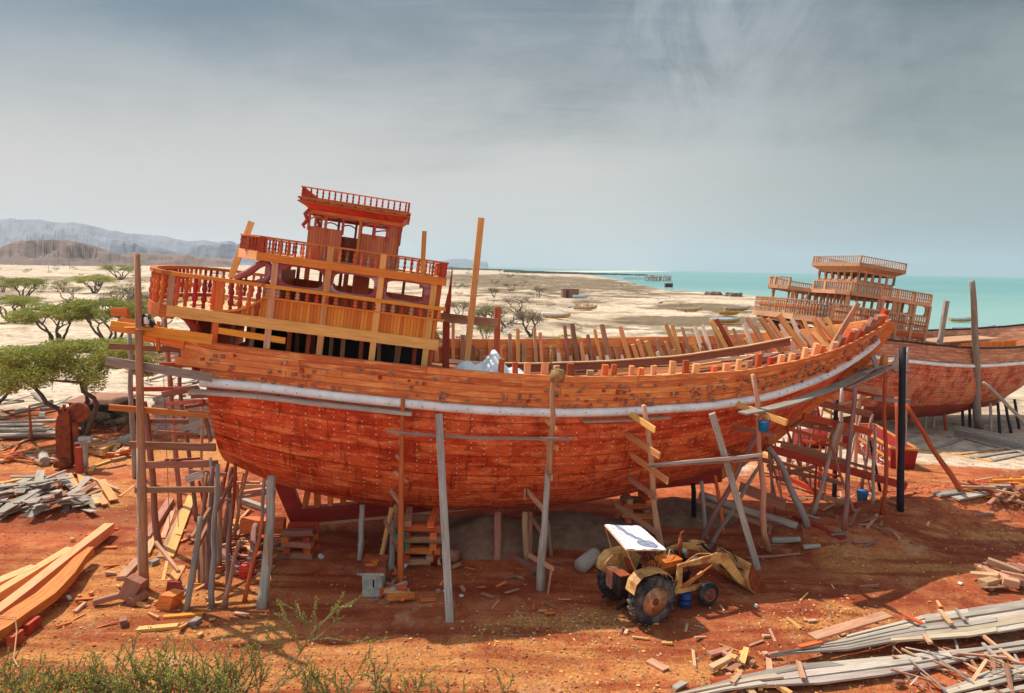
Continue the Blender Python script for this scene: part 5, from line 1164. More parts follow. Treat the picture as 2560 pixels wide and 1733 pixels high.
# ------------------------------------------------------------ tractor with front loader
def tractor():
    A=V(4.44,19.47,0); ang=math.radians(25); base=V(4.0,20.35,0)
    t=thing('loader_tractor','old yellow and orange tractor with front loader bucket and a white plaid sun canopy','tractor',(base[0],base[1],gz(base[0],base[1])+.01),ang)
    # local x forward, y left (away from camera), near side is y<0; rear axle at x=0
    def wheel(x,y,r,w,rr,near,lug,name='wheel'):
        mb=MB(); s=-1 if y<0 else 1; pr=[(-w/2,rr),(-w/2-.01,rr+.03),(-w/2-.015,r*.80),(-w/2+.03,r*.95),(-w*.2,r),(w*.2,r),(w/2-.03,r*.95),(w/2+.015,r*.80),(w/2+.01,rr+.03),(w/2,rr),(-w/2,rr)]
        N=40; vs=[];fs=[];m=len(pr)
        for i in range(N):
            a=2*math.pi*i/N
            for (o,q) in pr: vs.append((x+q*math.sin(a),y+o,r+q*math.cos(a)))
        for i in range(N):
            for j in range(m-1): fs.append((i*m+j,i*m+j+1,((i+1)%N)*m+j+1,((i+1)%N)*m+j))
        mb.add(vs,fs)
        if lug:
            for i in range(22):
                for sd in (-1,1):
                    a=2*math.pi*(i+.25*sd)/22; b=a+.16; q=r+.012
                    p0=(x+q*math.sin(a),y+sd*.02,r+q*math.cos(a)); p1=(x+(q-.015)*math.sin(b),y+sd*w*.50,r+(q-.015)*math.cos(b)); mb.beam(p0,p1,.05,.05,(math.sin(a),0,math.cos(a)))
        ty=mb.part('tyre','tyredust' if near else 'tyre',t,True)
        mb=MB(); yo=y+s*w*.5
        N=40
        mb.lathe((x,y-w*.48,r),(0,1,0),[(0,rr+.02),(.02,rr-.01),(w*.3,rr-.05),(w*.66,rr-.05),(w*.94,rr-.01),(w*.96,rr+.02)],32) 
        rim=mb.part('rim','rim' if lug else 'rim_red',t,True)
        # dished wheel disc with scalloped lobes
        mb=MB(); d=s*.06; vs=[(x,y+d,r)]; R=rr-.045
        rings=[(.30,.05),(.42,.05),(.50,.0),(.82,.0 if lug else -.0),(1.0,.07)]
        N=48
        for k,(f,o) in enumerate(rings):
            for i in range(N):
                a=2*math.pi*i/N; ff=f
                if lug and k==3: ff=f*(1-.10*(0.5+.5*math.cos(8*a)))
                oo=o
                vs.append((x+R*ff*math.sin(a),y+d+s*oo,r+R*ff*math.cos(a)))
        fs=[(0,1+i,1+(i+1)%N) for i in range(N)]
        for k in range(len(rings)-1):
            for i in range(N): fs.append((1+k*N+i,1+k*N+(i+1)%N,1+(k+1)*N+(i+1)%N,1+(k+1)*N+i))
        mb.add(vs,fs); mb.part('wheel_disc','rim' if lug else 'rim_red',t,True)
        mb=MB(); mb.lathe((x,y+d,r),(0,s,0),[(0,.17 if lug else .09),(.07,.16 if lug else .09),(.10,.12 if lug else .06),(.16,.10 if lug else .05),(.17,.02)],18)
        for i in range(8 if lug else 5):
            a=2*math.pi*i/(8 if lug else 5); q=(.24 if lug else .12); mb.tube([(x+q*math.sin(a),y+d+s*.04,r+q*math.cos(a)),(x+q*math.sin(a),y+d+s*.075,r+q*math.cos(a))],.017,6)
        mb.part('hub','rust',t,True)
        if lug:
            mb=MB()
            for i in range(4):
                a=.4+math.pi/2*i; q=R*.78; mb.tube([(x+q*math.sin(a),y+d+s*.012,r+q*math.cos(a)),(x+q*math.sin(a),y+d+s*.02,r+q*math.cos(a))],.045,10)
            mb.part('vent_holes','engine',t,kind='stuff')
    M['rim_red']=plain('faded_red_wheel',hx(172,110,100),.7,0,.15,9,hx(140,50,44),.5)
    wheel(0,-.86,.76,.36,.45,True,True); wheel(0,.86,.76,.36,.45,False,True)
    wheel(2.35,-.66,.385,.21,.235,False,False); wheel(2.35,.66,.385,.21,.235,False,False)
    P=lambda name,mat,mb,sm_=False: mb.part(name,mat,t,sm_)
    mb=MB(); mb.lathe((0,-.7,.76),(0,1,0),[(0,.12),(.35,.14),(.42,.26),(.98,.26),(1.05,.14),(1.4,.12)],14); P('rear_axle','engine',mb,True)
    mb=MB(); mb.beam((-.35,0,.80),(.75,0,.86),.46,.55,tw=.85); mb.beam((.7,0,.88),(1.95,0,.92),.42,.50,tw=.95)
    mb.beam((1.0,-.2,1.05),(1.8,-.2,1.05),.12,.25); mb.beam((1.1,.23,1.1),(1.7,.23,1.1),.1,.2); mb.beam((.9,-.28,.62),(1.4,-.28,.62),.16,.2); P('engine_block','engine',mb)
    mb=MB(); mb.beam((1.9,0,.5),(2.4,0,.55),.3,.3); mb.beam((2.35,-.6,.42),(2.35,.6,.42),.12,.12); mb.beam((1.2,-.2,.5),(2.3,-.5,.42),.05,.05); P('front_axle','rust',mb)
    # orange box bonnet
    mb=MB(); mb.beam((.75,0,1.40),(1.55,0,1.42),.56,.17); mb.beam((.74,0,1.495),(1.57,0,1.515),.60,.03); P('bonnet','orange_paint',mb)
    mb=MB(); mb.beam((.8,-.1,1.2),(1.75,-.1,1.2),.4,.22); P('bonnet_side','rust',mb)
    mb=MB(); mb.beam((1.75,0,1.25),(1.83,0,1.25),.5,.5); mb.beam((1.55,.18,1.45),(1.95,.18,1.48),.22,.2); mb.tube([(1.7,-.05,1.52),(1.7,-.05,1.62)],.06,8); P('radiator','engine',mb)
    mb=MB(); mb.tube([(1.6,-.1,1.4),(1.6,-.1,1.68),(1.6,-.1,1.70),(1.6,-.1,2.12),(1.6,-.1,2.14),(1.6,-.1,2.26),(1.64,-.1,2.32),(1.72,-.1,2.34)],[.035,.035,.075,.075,.03,.03,.03,.03],10); P('exhaust_pipe','rust',mb,True)
    mb=MB(); mb.lathe((1.95,.12,1.5),(0,0,1),[(0,.1),(.1,.11),(.16,.05)],10); mb.lathe((1.15,.42,1.25),(1,0,0),[(0,.02),(.01,.1),(.35,.1),(.36,.02)],12); P('air_filter','concrete',mb,True)
    # fenders
    for s in (-1,1):
        mb=MB(); pr=[(-.80,1.12),(-.72,1.42),(-.48,1.62),(.05,1.66),(.42,1.55),(.60,1.38)]; y0,y1=(.60,1.06)
        for a,b in zip(pr[:-1],pr[1:]):
            mb.prism([(a[0],s*y0,a[1]),(b[0],s*y0,b[1]),(b[0],s*y1,b[1]),(a[0],s*y1,a[1])],(0,0,.025))
        mb.prism([(p[0],s*y0,p[1]) for p in pr]+[(.45,s*y0,1.0),(-.5,s*y0,1.0)],(0,s*.03,0))
        P('mudguard','yellow_paint',mb)
    # rear ballast / battery boxes
    mb=MB(); mb.box((-.62,-.12,1.05),(.34,.40,.62)); P('rear_tank','engine',mb)
    mb=MB()
    for k in range(4): mb.box((-.62,.20+.09*k,1.05),(.32,.035,.58))
    P('radiator_fins','brown_wood',mb)
    mb=MB(); mb.box((-.62,-.12,1.38),(.36,.44,.03)); P('tank_lid','rust_lid',mb)
    for s in (-1,1):
        mb=MB(); mb.beam((-.2,s*.3,.55),(-.95,s*.42,.42),.05,.08); P('lift_arm','engine',mb)
    mb=MB(); mb.beam((-.15,-.22,1.28),(.25,-.22,1.28),.44,.07); mb.beam((-.2,0,1.32),(-.3,0,1.7),.44,.06,(1,0,0)); P('seat','rust',mb)
    # steering wheel and column
    mb=MB(); mb.tube([(.85,.02,1.35),(.50,.02,1.72)],.03,7); P('steering_column','engine',mb)
    mb=MB(); c=V(.50,.02,1.72); n=V(-.6,0,.8); u=V(.8,0,.6); ring=[c+.21*(math.cos(a)*u+math.sin(a)*V(0,1,0)) for a in np.linspace(0,2*math.pi,25)]; mb.tube(ring,.017,6,caps=False)
    for a in (0,2.1,4.2): mb.tube([c,c+.21*(math.cos(a)*u+math.sin(a)*V(0,1,0))],.012,5)
    P('steering_wheel','engine',mb,True)
    mb=MB(); mb.tube([(.65,-.16,1.2),(.55,-.18,1.62)],.012,5); mb.tube([(.65,.16,1.2),(.6,.2,1.6)],.012,5); P('control_levers','rim',mb)
    # canopy: four posts and a cloth
    cr=[(-.86,-.66,2.36),(.54,-.74,2.16),(.62,.72,2.36),(-.70,.78,2.58)]
    for (x,y,z),(bx,by) in zip(cr,[(-.4,-.6),(.3,-.6),(.35,.6),(-.4,.62)]):
        mb=MB(); mb.tube([(bx,by,1.5),(x,y,z)],.016,5); P('canopy_post','rim',mb)
    mb=MB()
    for a,b in zip(cr,cr[1:]+cr[:1]): mb.tube([a,b],.02,6)
    P('canopy_frame','tan_wood',mb)
    mb=MB(); n=14; vs=[];fs=[];uv=[]; q=[V(*p) for p in cr]
    for i in range(n+1):
        for j in range(n+1):
            u,v=i/n,j/n; p=(q[0]*(1-u)+q[1]*u)*(1-v)+(q[3]*(1-u)+q[2]*u)*v; p=p+V(0,0,.03-.14*math.sin(math.pi*u)*math.sin(math.pi*v)+.03*mnoise.noise((u*5,v*5,0))); vs.append(p)
    for i in range(n):
        for j in range(n): a=i*(n+1)+j; fs.append((a,a+n+1,a+n+2,a+1)); uv.append([(i/n,j/n),((i+1)/n,j/n),((i+1)/n,(j+1)/n),(i/n,(j+1)/n)])
    o=len(mb.v); mb.v+=[tuple(p) for p in vs]; mb.f+=fs; mb.uv+=uv; mb.mi+=[0]*len(fs)
    k=NT('white_plaid_cloth'); s_=k.n('SeparateXYZ',{0:k.n('UVMap').outputs[0]}); g=[]
    for ax_ in (0,1): g.append(k.math('LESS_THAN',k.math('FRACT',k.math('MULTIPLY',s_.outputs[ax_],7.)),.3))
    c_=k.mix(k.math('MULTIPLY',k.math('ADD',g[0],g[1]),.35),hx(236,236,240),hx(206,150,150)); k.fin(c_,.8); M['plaid']=k.m
    P('canopy_cloth','plaid',mb,True)
    # loader: towers, arms, rams, bucket
    for s in (-1,1):
        mb=MB(); mb.beam((1.25,s*.5,.55),(1.30,s*.5,1.42),.30,.08,(0,1,0),.6); P('loader_tower','yellow_paint',mb)
        mb=MB(); y=s*.56
        mb.prism([(1.15,y-.04,1.44),(1.15,y-.04,1.52),(2.75,y-.04,1.66),(3.15,y-.04,1.54),(3.85,y-.04,.62),(4.2,y-.04,.35),(4.05,y-.04,.22),(3.65,y-.04,.50),(2.90,y-.04,1.26),(2.5,y-.04,1.38)],(0,.08,0)); P('loader_arm','yellow_paint',mb)
        mb=MB(); mb.tube([(1.35,s*.5,.72),(2.0,s*.54,1.0)],.055,9); mb.tube([(2.0,s*.54,1.0),(2.6,s*.56,1.3)],.028,8); P('lift_ram','orange_paint',mb,True)
        mb=MB(); mb.tube([(3.0,s*.50,1.5),(3.5,s*.50,1.05)],.045,9); mb.tube([(3.5,s*.5,1.05),(4.05,s*.5,.76)],.022,8); P('bucket_ram','engine',mb,True)
    mb=MB(); mb.beam((3.05,-.54,1.25),(3.05,.54,1.25),.08,.1); mb.beam((1.3,-.5,.72),(1.3,.5,.72),.16,.14); mb.beam((1.3,-.5,.62),(2.3,-.45,.58),.1,.16); mb.beam((1.3,.5,.62),(2.3,.45,.58),.1,.16); mb.beam((1.5,-.48,.7),(2.3,-.4,1.0),.07,.1); P('loader_cross_member','yellow_paint',mb)
    bp=[(3.42,.78),(3.55,.92),(3.74,.30),(3.90,.10),(4.45,.04)]; bp=[(3.98,1.16),(3.90,.70),(4.02,.30),(4.26,.10),(4.85,.03)]
    mb=MB()
    for a,b in zip(bp[:-1],bp[1:]): mb.prism([(a[0],-.78,a[1]),(b[0],-.78,b[1]),(b[0],.78,b[1]),(a[0],.78,a[1])],V(-.03,0,-.03))
    P('bucket_shell','yellow_paint',mb)
    for s in (-1,1):
        mb=MB(); mb.prism([(p[0],s*.78,p[1]) for p in bp]+[(4.62,s*.78,.42)],(0,s*.03,0)); P('bucket_side','rust',mb)
    mb=MB(); mb.beam((4.8,-.82,.04),(4.94,-.82,.02),.05,.05); mb.beam((4.87,-.82,.03),(4.87,.82,.03),.16,.03); P('cutting_edge','rust',mb)
    mb=MB(); mb.beam((3.87,-.5,.60),(3.87,.5,.60),.06,.12); P('bucket_rib','rust',mb)
    # hydraulic hoses
    for (a,b,sag,m) in (((.85,-.36,1.2),(1.28,-.5,1.3),-.5,'rim'),((.8,-.4,1.1),(1.2,-.52,1.0),-.45,'engine'),((1.4,-.45,1.45),(2.6,-.5,1.62),.14,'rim'),((2.6,.3,1.6),(3.9,0,.95),.30,'engine'),((1.0,-.2,1.5),(1.6,.2,1.5),.25,'concrete'),((.9,.3,1.45),(2.5,.5,1.65),.2,'engine'),((2.7,-.5,1.55),(3.95,-.2,.95),.35,'engine')):
        a=V(*a);b=V(*b); mb=MB(); mb.tube([a+(b-a)*u+V(0,-.03*math.sin(u*9),sag*math.sin(math.pi*u)) for u in np.linspace(0,1,14)],.017,6); P('hydraulic_hose',m,mb,True)
    # engine clutter
    mb=MB()
    for k in range(12): p=V(RU(.8,1.9),RU(-.35,.35),RU(.9,1.5)); mb.tube([p,p+V(RU(-.2,.2),RU(-.15,.15),RU(-.2,.2))],RU(.015,.05),6)
    P('engine_pipes','rim',mb)
tractor()
# ------------------------------------------------------------ steel skip with painted writing
def skip():
    a=G(2133,1128); b=G(2228,1171); c=G(2272,1150)
    ang=math.atan2(b[1]-a[1],b[0]-a[0]); ln=np.linalg.norm((b-a)[:2]); t=thing('steel_skip','dark red steel skip with white hand-painted writing and an orange band behind the bow scaffold','skip',a,ang)
    wd=1.15; h0,h1=.15,1.85; L_=ln
    mb=MB(); o=.12
    lo=[(0,0,h0),(L_,0,h0),(L_,wd,h0),(0,wd,h0)]; hi=[(-.05,-o,h1),(L_+.08,-o,h1),(L_+.22,wd+o,h1),(-.1,wd+o,h1)]
    mb.add(lo+hi,[(3,2,1,0)]+[(i,(i+1)%4,4+(i+1)%4,4+i) for i in range(4)]+[(4,7,6,5)]); mb.part('body','redpaint',t)
    mb=MB(); hh=[V(*p)+V(0,0,.02) for p in hi]
    for p,q in zip(hh,hh[1:]+hh[:1]): mb.beam(p,q,.12,.12)
    mb.part('rim','orangeband',t)
    mb=MB(); z=1.18; f=lambda x,zz:(x,-o*(zz-h0)/(h1-h0)-.012,zz)
    mb.prism([f(.05,z-.1),f(L_,z-.1),f(L_+.03,z+.1),f(.03,z+.1)],(0,-.01,0)); mb.part('painted_band','orangeband',t)
    mb=MB()
    for x in (.3,L_-.3):
        for y in (.25,wd-.25): mb.box((x,y,.08),(.2,.2,.16))
    mb.part('skids','rust',t)
    # lettering: strokes in a unit cell (x,y) right side up
    G_={'0':[[(.45,.4),(.55,.4),(.55,.5),(.45,.5),(.45,.4)]],'1':[[(.5,0),(.45,1)]],'2':[[(.35,0),(.3,1),(.35,.75),(.7,.75),(.75,1)]],'3':[[(.3,0),(.25,1),(.3,.75),(.5,.75),(.5,1),(.5,.75),(.75,.75),(.78,1)]],
        '7':[[(.1,1),(.45,0),(.8,1)]],'8':[[(.1,0),(.45,1),(.8,0)]],'9':[[(.6,0),(.65,.6),(.7,1),(.4,1),(.35,.65),(.65,.6)]],'6':[[(.75,1),(.3,.95),(.35,.6),(.7,.6),(.3,0)]],'4':[[(.4,0),(.35,1),(.4,.7),(.7,.75),(.4,.5),(.75,.45)]],
        'N':[[(.1,.6),(.1,.3),(.5,.2),(.9,.3),(.9,.6)],[(.45,.85),(.55,.85)]],'A':[[(.5,0),(.5,1)]],'T':[[(.05,.5),(.1,.25),(.9,.25),(.95,.5)],[(.35,.75),(.45,.75)],[(.6,.75),(.7,.75)]],'B':[[(.05,.5),(.1,.25),(.9,.25),(.95,.5)],[(.45,0),(.55,0)]]}
    def write(txt,x0,z0,cw,chh,sl):
        mb=MB()
        for i,ch in enumerate(txt):
            if ch==' ': continue
            for st_ in G_[ch]:
                for p,q in zip(st_[:-1],st_[1:]):
                    P0=f(x0+(i+p[0])*cw,z0+sl*i+p[1]*chh); P1=f(x0+(i+q[0])*cw,z0+sl*i+q[1]*chh)
                    mb.beam(V(*P0)+V(0,-.02,0),V(*P1)+V(0,-.02,0),.03,.06,(0,-1,0))
        mb.part('painted_writing','whitepaint',t)
    write('01787 0419',.12*L_,1.36,L_*.078,.30,0); write('T 31ANB',.22*L_,.78,L_*.105,.30,-.01); write('0 12 2ANT',.10*L_,.30,L_*.09,.34,0)
    write('6',.80*L_,.22,L_*.1,.30,0)
skip()
# second smaller red tank further left
p=G(2030,1118); mb=MB(); n=14
mb.tube([p+V(-1.1,.3,.62),p+V(-1.0,.3,.62),p+V(1.0,-.2,.62),p+V(1.1,-.2,.62)],[.45,.62,.62,.45],16); mb.solo('rusty_tank','redpaint','rusty red lying tank seen through the bow scaffold, left of the painted skip','tank',smooth=True)
p=G(2095,1116); mb=MB(); mb.box(p+V(0,0,.5),(1.1,1.0,1.0)); mb.beam(p+V(-.6,-.55,1.02),p+V(.6,-.55,1.02),.1,.08); mb.box(p+V(0,0,.05),(1.2,1.1,.1)); mb.solo('rusty_bin','redpaint','faded red steel bin between the rusty tank and the painted skip','bin')
# ------------------------------------------------------------ band saw and block wall on the left
def bandsaw():
    p=G(175,1168); t=thing('band_saw','rust-brown old band saw machine with a curved housing standing by the tree','saw machine',p,.15)
    mb=MB(); pr=[(-.45,.15),(-.48,1.0),(-.45,2.2),(-.33,2.75),(-.05,3.02),(.18,3.05),(.22,2.6),(.2,.15)]
    mb.prism([(x,-.28,z) for x,z in pr],(0,.56,0)); mb.part('housing','rust',t)
    mb=MB(); mb.beam((-.05,-.3,3.0),(.05,-.3,3.35),.12,.1); mb.box((-.1,0,3.1),(.3,.5,.1)); mb.part('top_bracket','rust',t)
    mb=MB(); mb.beam((.35,0,.2),(.35,0,2.4),.18,.3,(0,1,0)); mb.beam((.3,-.1,1.6),(.75,-.1,1.6),.12,.2); mb.part('saw_frame','rust_lid',t)
    mb=MB(); mb.lathe((.55,.0,2.9),(0,1,0),[(-.12,.01),(-.11,.40),(-.08,.5),(.08,.5),(.11,.40),(.12,.01)],28)
    o=mb.part('upper_wheel','rust_lid',t,True)
    mb=MB(); mb.lathe((.55,-.13,2.9),(0,1,0),[(0,.01),(.001,.15),(.28,.15),(.29,.01)],14); mb.part('hub','rust',t)
    mb=MB(); mb.lathe((-.55,-.35,.35),(1,.1,0),[(0,.01),(.01,.22),(.2,.26),(.5,.26),(.75,.2),(.8,.01)],16); mb.part('motor','rust',t,True)
    mb=MB(); mb.box((.85,-.1,1.42),(.7,.8,.06)); mb.beam((.75,-.1,.1),(.75,-.1,1.4),.25,.25,(0,1,0)); mb.part('saw_table','concrete',t)
    mb=MB(); mb.lathe((.7,-.45,1.6),(1,0,.05),[(0,.01),(.01,.14),(.55,.13),(.6,.2),(.62,.01)],14); mb.part('guide_cylinder','concrete',t,True)
bandsaw()
p=G(200,1190); mb=MB(); mb.beam(p,p+V(0,0,1.5),.3,.22,(0,1,0),.9); mb.beam(p+V(-.25,-.1,.1),p+V(.3,.1,.1),.3,.25); mb.solo('timber_stump','red_wood','short upright reddish timber post standing in front of the band saw','post')
def blockwall():
    a=G(392,1086); t=thing('block_hut','unfinished grey hut wall of concrete blocks seen through the stern scaffold','hut',a,.05)
    mb=MB(); ch=2.25; bwid=.42; bhh=.21
    for r in range(11):
        for i in range(11):
            if r>8 and (i<1 or i>9): continue
            x=i*bwid+(.21 if r%2 else 0); mb.box((x,0,r*bhh+.1),(bwid-.02,.2,bhh-.02))
            if i==0 or i==10:
                pass
        for i in range(6):
            y=.3+i*bwid+(.21 if r%2 else 0); mb.box((-.11,y,r*bhh+.1),(.2,bwid-.02,bhh-.02)); mb.box((10*bwid+.1,y,r*bhh+.1),(.2,bwid-.02,bhh-.02))
    mb.part('block_wall','blocks',t)
    mb=MB(); 
    for i in range(40): mb.beam((RU(2.0,4.6),-.25+RU(-.1,0),RU(.02,.5)),(RU(2.0,4.6),-.25,RU(.02,.5)),.2,.1)
    mb.part('rubble_footing','concrete',t,kind='stuff')
M['blocks']=plain('grey_pink_blocks',hx(186,160,146),.9,0,.12,1.5,hx(146,122,110),.5)
blockwall()
# ------------------------------------------------------------ vegetation
def mesh_np(name,vs,fs,mats,smooth=False,mi=None):
    me=bpy.data.meshes.new(name); me.from_pydata([tuple(v) for v in vs],[],fs)
    for m in mats: me.materials.append(M[m])
    if mi: me.polygons.foreach_set('material_index',mi)
    uv=me.uv_layers.new(name='UVMap'); me.update(); return me
def leaves(cl,n,size,flat=1.,rs=None):
    """cl: clump list (x,y,z,rx,rz); n leaf sprays in all"""
    rs=rs or np.random.RandomState(1); w=np.array([c[3]**2 for c in cl]); w=w/w.sum(); k=rs.choice(len(cl),n,p=w); C_=np.array(cl)[k]
    d=rs.normal(size=(n,3)); d/=np.linalg.norm(d,axis=1)[:,None]; r=rs.uniform(0,1,n)**.45
    p=C_[:,:3]+d*r[:,None]*np.stack([C_[:,3],C_[:,3],C_[:,4]],1)
    a=rs.normal(size=(n,3)); a/=np.linalg.norm(a,axis=1)[:,None]; a[:,2]*=.6; b=np.cross(a,rs.normal(size=(n,3))); b/=np.linalg.norm(b,axis=1)[:,None]
    s=size*rs.uniform(.5,1.3,n)[:,None]; 
    v=np.stack([p-a*s,p+b*s*.35,p+a*s,p-b*s*.35],1).reshape(-1,3)
    return v,[(4*i,4*i+1,4*i+2,4*i+3) for i in range(n)]
def make_tree(seed,kind,n,size=.11,name='acacia_tree'):
    """umbrella acacia 1 m wide-unit: crown radius 4, height 5"""
    rs=np.random.RandomState(seed); random.seed(seed)
    mb=MB(); cl=[]; nst=rs.randint(3,6) if kind!='bush' else 7
    Ht=5.
    for i in range(nst):
        a=2*math.pi*i/nst+rs.uniform(-.4,.4); rr=rs.uniform(1.2,2.2); z1=rs.uniform(2.2,3.0) if kind!='bush' else rs.uniform(1.2,2)
        p1=V(rr*math.cos(a),rr*math.sin(a),z1); pts,rd=crook((.12*math.cos(a),.12*math.sin(a),-.1),p1,.17 if kind!='bush' else .08,.09 if kind!='bush' else .04,.5,7,.25); mb.tube(pts,rd,6)
        for j in range(3 if kind!='dry' else 4):
            b=a+rs.uniform(-.9,.9); r2=rs.uniform(1.4,3.7); z2=rs.uniform(3.5,4.7) if kind!='bush' else rs.uniform(2,4.2)
            p2=V(r2*math.cos(b),r2*math.sin(b),z2-.10*r2); pts,rd=crook(p1,p2,.08,.03,.5,5,.15); mb.tube(pts,rd,5); 
            cl.append((p2[0],p2[1],p2[2],rs.uniform(.9,1.6),rs.uniform(.4,.75) if kind=='umb' else rs.uniform(.5,.9)))
            for q in range(4 if kind!='dry' else 9):
                e=p2+rs.normal(size=3)*V(.7,.7,.3 if kind!='dry' else .6); mb.tube(crook(p2-(p2-p1)*rs.uniform(0,.5),e,.025,.01,.3,3)[0],[.025,.02,.015,.01],4)
                if kind=='dry':
                    for w in range(5): mb.tube([e,e+rs.normal(size=3)*V(.35,.35,.3)],[.012,.006],3)
    if kind=='umb':
        for i in range(12): a=rs.uniform(0,6.28); r=rs.uniform(2.2,4.0); cl.append((r*math.cos(a),r*math.sin(a),rs.uniform(2.9,4.0),rs.uniform(.5,.9),rs.uniform(.3,.55)))
    for i in range(9 if kind=='umb' else 4): a=rs.uniform(0,6.28); r=rs.uniform(0,3.); cl.append((r*math.cos(a),r*math.sin(a),4.45-.08*r,rs.uniform(.7,1.2),rs.uniform(.25,.4)))
    lv,lf=leaves(cl,n,size,rs=rs); random.seed(seed+100)
    return mb,lv,lf
PROTO={}
def tree_proto(kind,seed,n,size,leafm):
    key=(kind,seed,n,leafm)
    if key not in PROTO:
        mb,lv,lf=make_tree(seed,kind,n,size); PROTO[key]=(mb.mesh('trunk','bark',True),mesh_np('crown',lv,lf,[leafm]))
    return PROTO[key]
def tree(label,px,py,wpx,hpx,kind='umb',seed=1,n=2600,size=.11,leafm='leaf',name='acacia_tree',cat='tree',group='acacias on the plain'):
    p=gnd(px,py); dep=(p-CP)@fw; W_=wpx/F*dep; H_=hpx/F*dep; a,b=tree_proto(kind,seed,n,size,leafm)
    t=bpy.data.objects.new(name,None); COL.objects.link(t); t.location=p; t.scale=(W_/7.6,W_/7.6,H_/4.8); t.rotation_euler=(0,0,RU(0,6))
    t['label']=label; t['category']=cat
    if group: t['group']=group
    for nm,me in (('trunk',a),('crown',b)):
        o=bpy.data.objects.new(nm,me); COL.objects.link(o); o.parent=t
    return t
tree('large flat-topped green acacia with many bare stems at the left, nearest tree',205,1086,345,240,'umb',7,42000,.09,'leaf',group=None)
tree('green acacia cut by the left edge of the picture, beside the largest acacia',-70,1062,300,150,'umb',8,22000,.09,'leaf',group=None)
T_=[('green acacia with two crowns behind the largest acacia, left one',140,862,190,100,'umb',3,7000,'leaf'),
('broad green acacia right behind the stern scaffold poles, touching its left side',275,872,190,125,'umb',4,8000,'leaf'),
('dark green acacia at the left edge, half way to the hills',28,806,150,66,'umb',5,5000,'leaf'),
('flat acacia at the left with a dry brown bush in front of it',62,752,115,58,'umb',6,4000,'leaf'),
('dark flat-topped acacia on pale sand, left of the tall scaffold pole',236,733,108,44,'umb',3,3600,'leaf'),
('small round acacia left of the dark flat-topped one',158,731,42,28,'umb',5,1500,'leaf'),
('olive acacia farther back, just left of the tall scaffold pole',300,700,90,38,'umb',4,3000,'leaf'),
('sparse pale acacia with bare stems standing on white sand near the scaffold pole',293,760,70,34,'umb',6,1200,'leaf_dry'),
('small acacia cut by the left edge beside the pale sand',8,731,44,36,'umb',3,1500,'leaf'),
('brown leafless shrub in front of the flat acacia on the left',62,775,92,36,'dry',11,300,'leaf_dry'),
('green acacia crown just left of the gallery, behind the scaffold pole',400,880,110,60,'umb',5,3000,'leaf'),
('large bare brown thorn shrub on the sand beyond the midships ribs',1325,842,105,64,'dry',12,1500,'leaf_dry'),
('pale green bush right of the tall pale timber',1212,858,60,50,'dry',13,2500,'leaf'),
('brown bush just right of the dark carved timber',1147,795,56,42,'dry',14,900,'leaf_dry'),
('small pale green bush left of the carved timber behind the bulwark',1100,852,44,34,'bush',15,1800,'leaf'),
('bright green bush tip showing above the far bulwark, right of the thorn shrub',1420,878,92,42,'bush',16,3500,'leaf_b'),
('small bright green bush above the far bulwark, left of the larger bright one',1305,872,44,24,'bush',17,1600,'leaf_b'),
('small bare shrub left of the beach hut',1348,743,40,24,'dry',11,500,'leaf_dry'),
('bare shrub on the sand above the tall pale timber',1235,744,38,24,'dry',12,500,'leaf_dry'),
('bare shrub farther left of the one above the tall pale timber',1276,727,44,18,'dry',14,500,'leaf_dry'),
('small dark bush alone on the flat near the shore',1554,717,14,10,'bush',15,300,'leaf'),
('leafy dark green bush at the foot of the largest acacia',232,1072,60,46,'bush',18,5000,'leaf'),
('dry straw-coloured bush between the acacia and the block hut',292,1076,110,44,'dry',19,4500,'leaf_dry'),
('green bush behind the block hut left of the hull',372,925,90,36,'dry',13,2500,'leaf')]
for (lab,x,y,w,h,kd,sd_,n,lm) in T_: tree(lab,x,y,w,h,kd,sd_,int(n*1.9),.14,lm,'acacia_tree' if kd=='umb' else 'desert_shrub','tree' if kd=='umb' else 'shrub',group='acacias on the plain' if kd=='umb' else 'shrubs on the plain')
random.seed(77)
for i in range(26):
    x=RU(-40,420) if i<20 else RU(1090,1300); y=RU(690,860) if i<20 else RU(745,830); w=(y-640)*RU(.35,.7)
    if y>800 and x<330: continue
    tree('one of the dry brown shrubs dotted over the plain on the left' if i<20 else 'one of the dry brown shrubs on the sand seen between the timbers amidships',x,y,w,w*RU(.4,.6),'dry',random.choice([11,12,13,14]),900,.12,random.choice(['leaf_dry','leaf']),'desert_shrub','shrub','dry shrubs on the plain' if i<20 else 'dry shrubs amidships')
def far_bushes():
    spots=[]
    for i in range(120):
        x=RU(-60,560) if i<95 else RU(1080,1420); y=RU(662,735)
        if i>=95: y=RU(678,745)
        spots.append((x,y))
    for x,y in spots:
        d=abs(y-650); w=RU(.5,1.)*(8+d*.45); tree('low grey-green scrub bush on the plain below the hills' if x<600 else 'low grey scrub bush on the sandy flat towards the bay',x,y,w,w*RU(.35,.6),'bush',random.choice([15,16]),300,.22,random.choice(['leaf','leaf_dry','leaf']),'scrub_bush','bush','low scrub bushes on the plain' if x<600 else 'low scrub bushes by the bay')
far_bushes()
